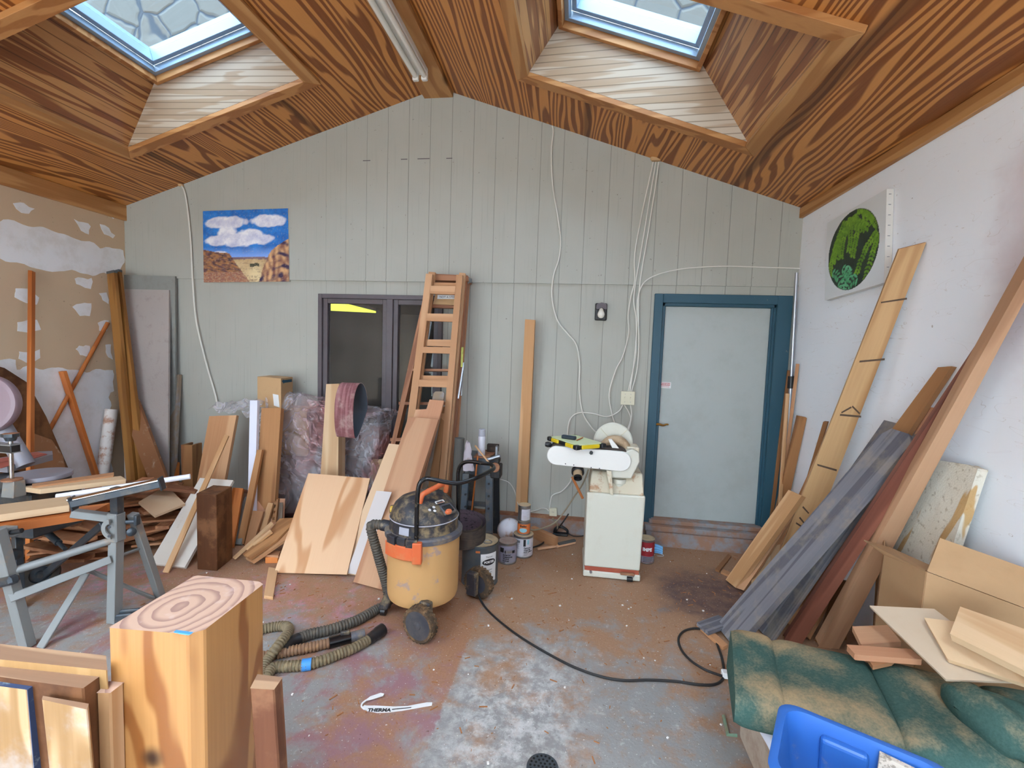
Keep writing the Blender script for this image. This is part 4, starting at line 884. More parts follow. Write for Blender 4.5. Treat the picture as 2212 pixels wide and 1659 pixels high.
mb.obj('contents', ['bundle', 'bundle_tan', 'bundle_dark'], bu, None, .02)
def sheet(u, v):
    x = xl_+(xr_-xl_)*u
    topz = 1.085+.05*math.sin(u*5+.6)-.06*max(0, u-.8)*5*.5
    r = nz(u*4, v*2.5, 2)*.09+nz(u*9+v*5, v*7-u*4, 5)*.05+(.05-abs(nz(u*13-v*7, v*6+u*7, 9))*.10)
    r *= .6
    if v < .28: t = v/.28; y, z = .15-.26*t, topz+r*.8
    else: t = (v-.28)/.72; y, z = -.11-.05*math.sin(t*2.6)-r, topz-(topz-.10)*t
    e = max(0, .06-min(u, 1-u))/.06
    return V((x+r*.6*(1 if u > .5 else -1), min(.16, y+e*e*.18), max(.02, z-.05*e)))
mb = MB(); mb.grid(sheet, 110, 90)
# loose tail of the sheet drawn out to the left
def tail(u, v):
    a = V((xl_+.1-.62*u, -.10+.1*u, 1.10-.10*u*u)); w_ = .17*(1-.75*u**1.6)
    return a+V((0, .4*(v-.5)*(1-.6*u), 0))*.8+V((0, 0, -abs(v-.5)*.5*w_*3+nz(u*5, v*3, 4)*.06+nz(u*10, v*6, 6)*.015))
mb.grid(tail, 50, 30)
mb.obj('plastic_sheet', 'plastic', bu)
# cardboard box
b0, b1, b2 = onY(556, 878, 3.84), onY(607, 884, 3.76), onY(632.5, 878, 3.98); zt = onY(602, 817, 3.76).z
cz = min(b0.z, b1.z, b2.z)
b0.z = b1.z = b2.z = cz; b3 = b0+b2-b1; hh = zt-cz
cb = empty('cardboard_box', b1, 'closed brown cardboard box sitting on the plastic-wrapped bundle', 'cardboard box')
mb = MB(); mb.hexa([q-b1 for q in (b0, b1, b2, b3)], [q-b1+V((0, 0, hh)) for q in (b0, b1, b2, b3)]); fix_normals(mb); mb.obj('carton', 'cardboard', cb, None, .003)
ux = (b2-b1).normalized(); un = ux.cross(V((0, 0, 1))); Lr = (b2-b1).length
mb = MB(); ar = [(.05, .91), (.22, .96), (.22, .93), (.9, .93), (.9, .84), (.22, .84), (.22, .80)]
vs_ = [ux*(a_*Lr)+V((0, 0, b_*hh))+un*.002 for a_, b_ in ar]; mb.add(vs_, [tuple(range(7))]); mb.obj('printed_arrow', 'arrowblue', cb)
uf = (b1-b0).normalized(); fn_ = uf.cross(V((0, 0, 1)))
mb = MB(); mb.add([-uf*a_+V((0, 0, b_*hh))+fn_*.002 for a_, b_ in ((.085, .10), (.015, .06), (.03, .46), (.10, .48))], [(0, 1, 2, 3)]); mb.obj('paper_label', 'label_white', cb)
# ================================================================== SHOP VACUUM, CANS, SANDER
M['drum'] = plain('dusty_drum', 'C79A62', .75, dirt='8C8490', damt=.6, dscale=7, thr=(.57, .63))
M['vacblack'] = plain('dusty_black_plastic', '2C2C32', .5, dirt='9A8560', damt=.75, dscale=11, thr=(.46, .66))
M['vacgrey'] = plain('dusty_grey_plastic', '54565E', .55, dirt='A08A66', damt=.5, dscale=10)
M['orange'] = plain('orange_plastic', 'D8683A', .45, dirt='C88C5A', damt=.5, dscale=10)
M['gloss_black'] = plain('glossy_black_tube', '0E0E10', .22, dirt='6E624E', damt=.5, dscale=25, thr=(.60, .66))
M['tread'] = plain('dusty_tread', '4A3A2A', .85, dirt='8A6A48', damt=.8, dscale=25)
M['hubgrey'] = plain('wheel_hub', '3A3C44', .5, dirt='5E5A56', damt=.5)
M['hose_dark'] = plain('dark_hose', '4A453E', .65, dirt='6E614E', damt=.6, dscale=30)
M['hose_tan'] = plain('dusty_hose', '6A5C44', .7, dirt='8E7A58', damt=.7, dscale=30)
M['hose_orange'] = plain('orange_dusty_hose', '7A5A42', .7, dirt='A0764E', damt=.7, dscale=30)
M['bluetape'] = plain('blue_tape', '3C8AD0', .5)
M['amber'] = plain('yellow_knob', 'C9A23A', .4)
M['tape_stk'] = plain('grey_sticker', 'A9AAB4', .5, dirt='8A8470', damt=.4)
cx = onY(915, 1200, 2.62).x; cy = 2.62; R0 = .5*155*mpx(V((cx, cy, .4)))
zr = onY(905, 1176, cy-R0).z; zb = max(.05, onY(905, 1322, cy-R0).z)
va = empty('shop_vacuum', (cx, cy, 0), 'dusty orange-and-black shop vacuum on wheels, in the middle of the floor', 'vacuum cleaner')
O = V((cx, cy, 0)); L = lambda p: V(p)-O
mb = MB(); mb.lathe([(R0*.60, zb), (R0*.94, zb+.004), (R0*.965, zb+.02), (R0*.975, zb+.05), (R0*.985, zr-.05), (R0, zr-.02), (R0, zr)], 48); mb.obj('drum', 'drum', va)
mb = MB(); mb.lathe([(R0*.98, zr-.012), (R0*1.055, zr-.012), (R0*1.065, zr+.012), (R0*1.03, zr+.022), (R0*.95, zr+.026)], 48, None, 0, True, False, True); rim = mb.obj('rim', 'vacgrey', va)
mb = MB()
prof = [(.95, .02), (.935, .05), (.925, .085), (.935, .09), (.935, .098), (.91, .104), (.87, .14), (.80, .175), (.66, .205), (.45, .222), (.2, .226), (0, .226)]
vs = []; n = 56; ac = math.atan2(-cy, -cx)
def headpt(r, z, a):
    # the motor head is squashed a little and slopes down toward the switch panel
    k = r*R0; x, y = k*math.cos(a), k*math.sin(a); t = max(0, (z-.10)/.126)
    sl = math.cos(a-(ac+.75)); z2 = z-.085*t*max(0, sl*r)-.02*t*max(0, -sl*r)
    rib = .006*t*(1 if math.sin((a-ac)*26) > 0 else 0) if abs(((a-ac-PI*.85+PI) % (2*PI))-PI) < 1.0 else 0
    return V((x, y, zr+z2+rib))
rows = [[headpt(r, z, 2*PI*i/n) for i in range(n)] for r, z in prof]
mb.add([p for row in rows for p in row], [(j*n+i, j*n+(i+1) % n, (j+1)*n+(i+1) % n, (j+1)*n+i) for j in range(len(prof)-1) for i in range(n)], 0, True)
hd = mb.obj('motor_head', 'vacblack', va)
mb = MB(); mb.lathe([(R0*.93, zr+.088), (R0*.95, zr+.092), (R0*.93, zr+.097)], 56); mb.obj('piping', 'tape_stk', hd)
def hp(px, py, k=0.0):   # a point of the head's slanted top seen at a pixel
    a, b, c = headpt(.8, .175, ac+.75)+O, headpt(.2, .226, ac)+O, headpt(.2, .226, ac+1.5)+O
    nn = (b-a).cross(c-a).normalized(); nn = nn if nn.z > 0 else -nn
    return onP(px, py, a+nn*k, nn), nn
p0_, nn = hp(964, 1106, .004)
uu = (hp(985, 1098)[0]-hp(945, 1110)[0]).normalized(); vv_ = nn.cross(uu)
Fm = lambda c: Matrix(((uu.x, vv_.x, nn.x, c.x-cx), (uu.y, vv_.y, nn.y, c.y-cy), (uu.z, vv_.z, nn.z, c.z)))
def F4(px, py, k): c = hp(px, py, k)[0]; return frame(L(c), nn, uu)
c = hp(966, 1100)[0]
mb = MB(); mb.box((0, 0, .004), (.085, .07, .02), 0, F4(966, 1101, .0)); mb.box((0, 0, .012), (.062, .05, .01), 1, F4(966, 1101, .004)); sw = mb.obj('switch_recess', ['vacgrey', 'black'], va, None, .003)
mb = MB(); mb.lathe([(.022, 0), (.022, .012), (.016, .018), (0, .019)], 16, F4(968, 1107, .018) @ Matrix.Diagonal((1, .7, 1, 1))); mb.obj('switch', 'orange', sw)
mb = MB(); mb.box((0, 0, 0), (.062, .018, .006), 0, F4(950, 1084, .012)); v_, f_ = text_geo('RIDGID', .015, .0007); mb.add([F4(950, 1084, .017) @ V(q) for q in v_], f_, 1); mb.box((0, -.0095, .003), (.05, .002, .002), 2, F4(950, 1084, .012)); mb.obj('badge', ['label_white', 'ink', 'orange'], va)
mb = MB()
for px, py in ((937, 1096), (928, 1102), (939, 1104)): mb.lathe([(.009, 0), (.009, .003), (0, .004)], 10, F4(px, py, .012))
mb.obj('icon', 'label_white', va)
# carry handle
pts = smoothpts([onY(907, 1088, 2.52), onY(912, 1070, 2.52), onY(922, 1063, 2.54), onY(945, 1051, 2.60), onY(957, 1046, 2.66), onY(964, 1051, 2.68), onY(963, 1062, 2.69)], 6)
mb = MB(); mb.tube([L(p) for p in pts], [.016*(1.0 if i % 2 else .92) for i in range(len(pts))], 12); mb.obj('carry_handle', 'orange', va)
# push handle: two legs and a bowed grip
pts = [onY(899, 1176, 2.405), onY(900, 1120, 2.405), onY(902, 1070, 2.405), onY(906, 1046, 2.41), onY(914, 1037, 2.42), onY(926, 1034, 2.43), onY(955, 1040, 2.45), onY(985, 1044, 2.48), onY(1007, 1040, 2.52), onY(1032, 1031, 2.58), onY(1056, 1019, 2.68), onY(1067, 1011, 2.75), onY(1060, 1003, 2.80), onY(1040, 1000, 2.83), onY(1012, 997, 2.85), onY(997, 1003, 2.86), onY(990, 1018, 2.865), onY(989, 1050, 2.865), onY(990, 1165, 2.865)]
MB().tube([L(p) for p in smoothpts(pts, 6)], .0125, 12).obj('push_handle', 'gloss_black', va)
# orange bracket with the handle socket, black latch over it
def arcbox(mb, r0, r1, a0, a1, z0, z1, m=0, n=14):
    prof_ = [(r0, z0), (r1, z0), (r1, z1), (r0, z1), (r0, z0)]
    mb.lathe(prof_, n, None, m, False, False, False, a0, a1)
    for a in (a0, a1):
        vs = [(r*math.cos(a), r*math.sin(a), z) for r, z in prof_[:4]]; mb.add(vs, [(0, 1, 2, 3)], m)
def azpx(dx): return ac+math.asin(max(-1, min(1, dx/(R0/mpx(V((cx, cy-R0*.7, .4)))))))
a0, a1 = azpx(-72), azpx(-4)
zo0, zo1 = onY(880, 1208, cy-R0).z, onY(880, 1178, cy-R0).z
for s_ in (0, PI):
    mb = MB(); arcbox(mb, R0*.98, R0*1.13, a0+s_, a1+s_, zo0, zo1); am = a1+s_-.10
    mb.bb((-.026, -.022, zo0-.012), (.026, .03, zo1+.03), 0, Matrix.Translation((R0*1.08*math.cos(am), R0*1.08*math.sin(am), 0)) @ Matrix.Rotation(am+PI/2, 4, 'Z')); mb.obj('bracket', 'orange', va, None, .006, 0, 0, 2)
    mb = MB(); arcbox(mb, R0*1.0, R0*1.14, a0+s_+.08, a0+s_+.36, zo1-.005, zr+.03); arcbox(mb, R0*1.0, R0*1.10, a0+s_+.40, a0+s_+.62, zo1-.01, zr+.03); arcbox(mb, R0*1.0, R0*1.14, a0+s_+.66, a0+s_+.92, zo1-.005, zr+.03); mb.obj('latch', 'vacblack', va, None, .005)
mb = MB(); am = azpx(-45); mb.lathe([(R0*.955, zr+.035), (R0*.94, zr+.078)], 8, None, 0, True, False, False, am-.16, am+.16); mb.obj('rating_sticker', 'tape_stk', va)
# yellow end cap on the left of the head
p = onY(845, 1101, 2.62); q = onY(862, 1101, 2.62); MB().cyl(L(p), L(q), .028, n=18).obj('side_cap', 'vacblack', va); MB().cyl(L(p+V((.004, -.012, .008))), L(q+V((0, -.012, .008))), .02, n=14).obj('cap_insert', 'amber', va)
# big rear wheels
axd = V((-.30, -.954, 0)).normalized()
def wheel(c, out, r=.100, w_=.055):
    Mx = frame(c, out); mb = MB()
    mb.lathe([(r*.62, -w_/2), (r*.93, -w_/2), (r*.985, -w_*.3), (r*.985, w_*.3), (r*.93, w_/2), (r*.8, w_/2)], 36, Mx, 0, True, False, False)
    for i in range(26):
        a = 2*PI*i/26
        for s in (-1, 1): mb.box((r*.985, 0, s*w_*.24), (.005, .012, w_*.46), 0, Mx @ Matrix.Rotation(a+(.12 if s > 0 else 0), 4, 'Z') @ Matrix.Rotation(s*.4, 4, 'X'))
    t_ = mb.obj('wheel', 'tread', va)
    mb = MB(); mb.lathe([(r*.80, w_*.5), (r*.78, w_*.42), (r*.22, w_*.50), (r*.2, w_*.56), (r*.12, w_*.6), (0, w_*.6)], 32, Mx, 0, True, True, False); mb.lathe([(r*.64, -w_/2), (0, -w_*.3)], 24, Mx, 0, True, False, False); mb.obj('hub', 'hubgrey', t_)
w1 = onZ(903, 1393); w1 = V((w1.x, w1.y+.03, .103)); w2 = onZ(1020, 1298); w2 = V((w2.x+.03, w2.y+.05, .103))
wheel(L(w1), axd); wheel(L(w2), -axd)
for wc, s in ((w1, 1), (w2, -1)):
    p = L(wc)-axd*s*(.050 if s > 0 else .085); mb = MB(); mb.box((0, 0, .03), (.07, .045, .15), 0, Matrix.Translation(p) @ Matrix.Rotation(math.atan2(axd.y, axd.x)+PI/2, 4, 'Z')); mb.obj('axle_bracket', 'vacblack', va, None, .008)
# front casters
for px, py in ((826, 1333), (842, 1290)):
    c = onZ(px, py); c = L(c+V((0, .02, 0))); d = V((-c.x, -c.y, 0)).normalized()
    mb = MB(); mb.hexa([c+V((-.03, -.03, .045)), c+V((.03, -.03, .045)), c+V((.03, .03, .045)), c+V((-.03, .03, .045))], [c+d*.05+V((-.03, -.035, .17)), c+d*.05+V((.03, -.035, .17)), c+d*.05+V((.03, .035, .17)), c+d*.05+V((-.03, .035, .17))]); k_ = mb.obj('caster', 'vacblack', va, None, .012, 0, 0, 2)
    MB().cyl(c+V((-.014, 0, .026)), c+V((.014, 0, .026)), .026, n=16).obj('caster_wheel', 'black', k_)
def corr(mb, pts, r, m=0, step=.0085, k=.86):
    pts = smoothpts(pts, 10); out = [pts[0]]; acc = 0
    for p, q in zip(pts, pts[1:]):
        d = (q-p).length; s = 0
        while acc+d-s >= step/2: s += step/2-acc; out.append(p.lerp(q, s/d)); acc = 0
        acc += d-s
    mb.tube(out, [r if i % 4 < 2 else r*k for i in range(len(out))], 14, m)
zf = .030
hz_ = [onY(836, 1137, 2.60), onY(815, 1133, 2.60), onY(802, 1135, 2.60), onY(803, 1150, 2.60), onY(817, 1200, 2.62), onY(834, 1262, 2.66), onZ(838, 1302, .05), onZ(812, 1317, zf), onZ(788, 1331, zf), onZ(764, 1343, zf), onZ(717, 1359, zf), onZ(670, 1370, zf), onZ(645, 1380, zf)]
mb = MB(); corr(mb, [L(p) for p in hz_], .030); ho = mb.obj('hose', 'hose_dark', va)
MB().tube([L(p) for p in smoothpts([onZ(646, 1380, zf), onZ(628, 1390, zf), onZ(612, 1408, zf)], 4)], .033, 14).obj('hose_cuff', 'black', ho)
MB().cyl(L(onY(843, 1137, 2.6)), L(onY(826, 1134, 2.6)), .034, n=18).obj('inlet', 'vacblack', va)
# loose hoses on the floor
r = .027
p_ = [onZ(520, 1375, r), onZ(572, 1358, r), onZ(600, 1353, r), onZ(618, 1353, r+.01), onZ(624, 1362, r+.03), onZ(614, 1378, r+.045), onZ(597, 1400, r+.04), onZ(577, 1427, r+.01), onZ(566, 1452, r), onZ(572, 1466, r), onZ(590, 1443, r), onZ(627, 1439, r), onZ(662, 1436, r), onZ(701, 1425, r), onZ(732, 1413, r), onZ(764, 1400, r), onZ(796, 1382, r)]
hs = empty('vacuum_hose', p_[10], 'long dusty tan vacuum hose with a blue tape band and black cuff, nearest coil', 'hose')
mb = MB(); corr(mb, [p-hs.location for p in p_], r); mb.obj('hose_wall', 'hose_tan', hs)
MB().tube([p-hs.location for p in smoothpts([onZ(795, 1383, r), onZ(804, 1376, r+.002), onZ(812, 1370, r+.004), onZ(827, 1359, r+.006)], 4)], [r*1.06]*5+[r*1.12]*4+[r*1.25]*4, 18).obj('cuff', 'black', hs)
a, b = onZ(652, 1437, r), onZ(673, 1434, r); MB().cyl(a-hs.location, b-hs.location, r*1.05, n=20, cap=False).obj('tape_band', 'bluetape', hs)
p_ = [onZ(560, 1420, r), onZ(600, 1412, r), onZ(630, 1406, r), onZ(662, 1400, r), onZ(690, 1394, r), onZ(712, 1389, r)]
hs = empty('vacuum_hose', p_[3], 'shorter rust-dusted vacuum hose ending in a glossy black fitting, middle of the coils', 'hose')
mb = MB(); corr(mb, [p-hs.location for p in p_], r); mb.obj('hose_wall', 'hose_orange', hs)
a, b, c = onZ(711, 1389, r), onZ(757, 1377, r), onZ(787, 1369, r)
ft = MB().cyl(a-hs.location, b-hs.location, r*1.10, n=20).obj('fitting', 'gloss_black', hs)
MB().cyl(b-hs.location, c-hs.location, r*1.0, n=20).obj('fitting_end', 'vacgrey', ft)
mb = MB(); t_ = a.lerp(b, .75)-hs.location; mb.box((0, .0, r*1.15), (.05, .02, .03), 0, Matrix.Translation(t_) @ Matrix.Rotation(.5, 4, 'Z')); mb.obj('fitting_lever', 'vacblack', ft, None, .005)
# black cord of the vacuum
P0 = [(1028, 1250), (1034, 1285), (1044, 1306), (1060, 1325), (1090, 1351), (1130, 1380), (1180, 1410), (1240, 1441), (1300, 1462), (1350, 1470), (1400, 1469), (1460, 1472), (1510, 1479), (1545, 1478), (1562, 1465), (1563, 1440), (1556, 1410), (1540, 1376), (1510, 1358), (1480, 1362), (1466, 1378), (1470, 1400), (1490, 1425), (1520, 1445), (1550, 1457), (1574, 1464)]
Z0 = [.10, .04, .008]+[.008]*19+[.014, .02, .014, .008]
cc = tag(MB().tube(smoothpts([onZ(x, y, z) for (x, y), z in zip(P0, Z0)], 6), .0065, 8).obj('power_cord', 'blackcord'), 'long black power cord snaking over the floor from the vacuum to the cushion', 'cord')
a = onZ(1566, 1456, .02); MB().box(tuple(a), (.03, .04, .03)).obj('cord_tag', 'label_white', cc, None, .004)
# ------------------------------------------------------------------ cans
M['tin'] = plain('tin', 'A2A4A6', .32, .85, dirt='8A7458', damt=.5, dscale=20)
M['lidpink'] = plain('paint_stained_lid', 'A89488', .5, .3, dirt='9A6E68', damt=.6, dscale=14)
M['greycan'] = plain('grey_drum_paint', '4A5156', .45, dirt='6E6658', damt=.4)
M['sandylid'] = plain('sawdusty_lid', 'BCA582', .7, dirt='8C8474', damt=.6, dscale=12)
M['cangrey'] = plain('grey_can_label', '8A8696', .45, dirt='9A948C', damt=.5)
M['canwhite'] = plain('white_can_label', 'CFCDD4', .45, dirt='B0A89C', damt=.4)
M['lbl_orange'] = plain('orange_label', 'D8753A', .45, dirt='B88870', damt=.3)
M['lbl_red'] = plain('red_label', '9A2830', .4)
M['lbl_teal'] = plain('pale_teal_print', '8CC0CC', .5)
def can(name, px, z0, r_px, h, label, cat, body='tin', lid='lidpink', top='paint', ypx=None):
    f = onZ(px[0], px[1], z0); r = r_px*mpx(f); d = V((f.x, f.y, 0)).normalized(); c = f+d*r; c.z = z0
    o = empty(name, c, label, cat)
    mb = MB(); mb.lathe([(r*.97, 0), (r, .004), (r, .010), (r*.985, .013), (r*.985, h-.016), (r, h-.012), (r*1.01, h-.006), (r*1.0, h)], 36, None, 0, True, True, False)
    if top == 'drum': mb.lathe([(r*1.0, h), (r*.95, h), (r*.94, h-.008), (0, h-.006)], 36, None, 1)
    else: mb.lathe([(r*1.0, h), (r*.92, h+.001), (r*.90, h-.009), (r*.80, h-.009), (r*.78, h-.003), (0, h-.003)], 36, None, 1)
    b_ = mb.obj('can_body', [body, lid], o)
    a = math.atan2(-c.y, -c.x)
    return o, r, a
g = None
# five-gallon drum of thinner, with two sanding belts standing on it
o, r, a = can('drum', (1035, 1274), 0, 41, .295, 'dark grey steel drum with a white paper label, two dark belts on top', 'can', 'greycan', 'sandylid', 'drum')
mb = MB(); A = a+.52; wrap_rect(mb, -.062, .062, .045, .245, r*.99, A, 0, 0, 14)
for k, (s_, sz, y, bd) in enumerate((('Thinner', .017, .222, 0), ('Lacquer', .016, .133, 0), ('Thinner', .016, .114, 0), ('DANGER', .009, .084, .0003))): wrap_text(mb, s_, sz, r*.99+.001, A, 0, y, 1, bd)
for k in range(5): wrap_rect(mb, -.04+.004*(k % 2), .04-.005*(k % 3), .073-.007*k, .0755-.007*k, r*.99+.001, A, 0, 1, 6)
wrap_oval(mb, 0, .186, .052, .022, r*.99+.0012, A, 0, 1)
wrap_text(mb, 'PORTER', .021, r*.99+.002, A, 0, .186, 0, .0012)
mb.obj('label', ['label_white', 'ink'], o)
mb = MB(); wrap_rect(mb, -.016, .014, .253, .268, r*.99, a-.12, 0, 0, 4); mb.obj('price_sticker', 'lbl_orange', o)
mb = MB(); mb.lathe([(.032, .288), (.032, .298), (.026, .300), (.024, .294), (0, .294)], 20, Matrix.Translation((r*.5*math.cos(a+.9), r*.5*math.sin(a+.9), 0))); mb.obj('bung', 'tin', o)
drum_o, drum_r = o, r
M['belt_dark'] = wood('dark_belt_outer', '4E443E', '3A322E', freq=5, sc=5, sq=12, axis=2, rough=.9, var=0, dirt='6E5E4E', dirtamt=.5)
def mk_beltback():
    t = NT('printed_belt_back'); p = t.obj(); n = t.noise(t.vm('MULTIPLY', p, (55, 55, 120)), 1.0, 1.0); m = t.noise(p, 8, 2.0)
    c = t.mix(t.math('MULTIPLY', t.sstep(n, .60, .64), t.sstep(m, .45, .5)), rgb('584A54'), rgb('2A242C')); return t.done(c, .8)
M['belt_print'] = mk_beltback()
def ringbelt(name, cx_, cy_, z, rx, ry, h, tilt, rot, label):
    n = 56; mb = MB(); q = []
    for t_ in (0, .0025):
        for zz in (0, h): q.append([V(((rx-t_)*math.cos(2*PI*i/n), (ry-t_)*math.sin(2*PI*i/n), zz)) for i in range(n)])
    mb.add(q[0]+q[1], [(i, (i+1) % n, n+(i+1) % n, n+i) for i in range(n)], 0, True); mb.add(q[2]+q[3], [(n+i, n+(i+1) % n, (i+1) % n, i) for i in range(n)], 1, True)
    mb.add(q[1]+q[3], [(i, (i+1) % n, n+(i+1) % n, n+i) for i in range(n)], 0); mb.add(q[0]+q[2], [(n+i, n+(i+1) % n, (i+1) % n, i) for i in range(n)], 0)
    return tag(mb.obj(name, ['belt_dark', 'belt_print'], None, Matrix.Translation((cx_, cy_, z)) @ Matrix.Rotation(rot, 4, 'Z') @ Matrix.Rotation(tilt, 4, 'X')), label, 'sanding belt', 'dark sanding belts on the steel drum')
bc = onY(1000, 1128, drum_o.location.y)
ringbelt('sanding_belt', bc.x, drum_o.location.y+.01, .298, .160, .185, .125, .08, .3, 'larger dark sanding belt, the outer loop standing on the grey drum')
ringbelt('sanding_belt', bc.x+.015, drum_o.location.y-.02, .300, .125, .14, .125, .06, .3, 'smaller dark sanding belt curled inside the outer loop on the drum')
# paint cans
o, r, a = can('paint_can', (1095.5, 1221), 0, 20.3, .165, 'grey wood-primer paint can with black lettering standing on the floor', 'paint can', 'tin')
mb = MB(); wrap_rect(mb, -1.5*r, 1.5*r, .016, .145, r*.99, a, 0, 0, 28); A = a+.10; rr = r*.99+.001
wrap_rect(mb, -.9*r, -.42*r, .094, .150-.02, rr, a, 0, 1, 6); wrap_rect(mb, -.42*r, .75*r, .090, .112, rr, A, 0, 2, 8); wrap_rect(mb, -.42*r, -.30*r, .09, .112, rr+.0005, A, 0, 1, 2); wrap_rect(mb, .42*r, .75*r, .09, .112, rr+.0005, A, 0, 1, 3)
for k, s_ in enumerate(('Exterior', 'Deeptone', 'Wood', 'Primer')): wrap_text(mb, s_, .0185, rr+.0006, A, 0, .078-.0155*k, 1, .0008, -.62*r, False)
wrap_text(mb, '6-76', .009, rr+.0006, A, 0, .020, 1, .0005, -.62*r, False); mb.obj('label', ['cangrey', 'ink', 'tin'], o)
o, r, a = can('paint_can', (1129, 1207), 0, 21.8, .175, 'white primer paint can at the bottom of the stack of three', 'paint can', 'tin', 'sandylid')
wc_top = o.location.copy(); wcr = r
mb = MB(); wrap_rect(mb, -1.6*r, 1.6*r, .014, .155, r*.99, a, 0, 0, 28); rr = r*.99+.001
wrap_rect(mb, .02*r, .26*r, .098, .152, rr, a, 0, 1, 3); wrap_rect(mb, .40*r, .62*r, .112, .150, rr, a, 0, 2, 3)
for k in range(9): wrap_rect(mb, (-.72+.045*k)*r, (-.70+.045*k+(.012 if k % 3 else .0))*r, .122, .142, rr, a, 0, 1, 1)
for k in range(7): wrap_rect(mb, -.78*r, (-.36-.05*(k % 3))*r, .112-.006*k, .114-.006*k, rr, a, 0, 3, 3)
for k, s_ in enumerate(('Peinture', "d'apprêt", 'pour plâtre')): wrap_text(mb, s_, .0165, rr+.0005, a, 0, .084-.0145*k, 1, .0007, .08*r, False)
for k in range(3): wrap_rect(mb, .08*r, (.6-.1*k)*r, .042-.008*k, .044-.008*k, rr, a, 0, 1, 4)
mb.obj('label', ['canwhite', 'ink', 'lbl_teal', 'cangrey'], o)
def stacked(name, x_px, z, r, h, label, **k):
    c = V((wc_top.x, wc_top.y, z)); px_ = None
    o = empty(name, c, label, 'paint can')
    mb = MB(); mb.lathe([(r*.97, 0), (r, .004), (r, .010), (r*.985, .013), (r*.985, h-.014), (r, h-.01), (r, h)], 32, None, 0, True, True, False)
    mb.lathe([(r, h), (r*.9, h+.001), (r*.88, h-.008), (r*.78, h-.008), (r*.76, h-.003), (0, h-.003)], 32, None, 1); mb.obj('can_body', ['tin', 'sandylid'], o)
    return o, math.atan2(-c.y, -c.x)
r2 = wcr*.655
o, a = stacked('paint_can', 0, .1755, r2, .108, 'orange-labelled shellac can in the middle of the stack of three')
mb = MB(); rr = r2*.99; wrap_rect(mb, -1.6*r2, 1.6*r2, .012, .088, rr, a, 0, 0, 24); wrap_text(mb, 'Shellac', .021, rr+.001, a, 0, .072, 1, .0008, -.1*r2)
wrap_oval(mb, -.1*r2, .040, .62*r2, .017, rr+.001, a, 0, 2)
mb.obj('label', ['lbl_orange', 'ink', 'lbl_teal'], o)
o, a = stacked('paint_can', 0, .284, r2*.97, .125, 'small tin with a white paper label on top of the stack of three')
mb = MB(); wrap_rect(mb, -.42*r2, 1.2*r2, .012, .098, r2*.96, a, 0, 0, 16)
for k in range(8): wrap_rect(mb, -.30*r2, (.75-.08*(k % 3))*r2, .086-.009*k, .0875-.009*k, r2*.96+.001, a, 0, 1, 8)
mb.obj('label', ['canwhite', 'cangrey'], o)
# red can and blue mask beside the sander
o, r, a = can('paint_can', (1394, 1219), 0, 17.5, .19, 'red-labelled paint can on the floor just right of the sander', 'paint can', 'tin', 'sandylid')
mb = MB(); wrap_rect(mb, -1.5*r, 1.5*r, .012, .172, r*.99, a, 0, 0, 24); wrap_rect(mb, -1.5*r, 1.5*r, .014, .062, r*.99+.0006, a, 0, 2, 24); wrap_text(mb, 'IMPE', .036, r*.99+.001, a+.35, 0, .115, 1, .002, -.2*r)
for k in range(4): wrap_rect(mb, -.3*r, (1.0-.1*k)*r, .052-.011*k, .056-.011*k, r*.99+.0012, a, 0, 3, 8)
mb.obj('label', ['lbl_red', 'label_white', 'cangrey', 'ink'], o)
M['maskblue'] = plain('mask_cloth', '7AB4DE', .8)
c = onZ(1419, 1197); mk = empty('face_mask', c, 'crumpled light-blue disposable face mask behind the red paint can', 'face mask')
mb = MB(); mb.grid(lambda u, v: V(((u-.5)*.085, .02*math.sin(u*PI)-.01+.006*math.sin(v*22), .004+v*.085-.02*u*v)), 14, 12); mb.obj('mask_cloth', 'maskblue', mk, None, 0, 0, .002)
MB().tube(smoothpts([(.03, 0, .01), (.05, -.02, .004), (.03, -.04, .003), (-.02, -.03, .003), (-.03, 0, .02)], 5), .0015, 5).obj('ear_loop', 'label_white', mk)
# white enamel lamp shade lying on its side
M['rusty'] = plain('rusty_enamel', 'D2D0D6', .4, dirt='A0703C', damt=.9, dscale=5, thr=(.50, .64))
c = onY(1104, 1123, 3.74); rs = .098; c.z = rs+.002
ms = MB(); ms.lathe([(rs, .08), (rs*.98, .06), (rs*.86, .02), (rs*.6, -.015), (rs*.25, -.03), (.02, -.032)], 32, frame((0, 0, 0), (-.35, .93, .08))); sh_ = tag(ms.obj('lamp_shade', 'rusty', None, Matrix.Translation(c)), 'rusty white enamel bowl lying on its side behind the cans', 'bowl'); d_ = sh_.modifiers.new('solid', 'SOLIDIFY'); d_.thickness = .003
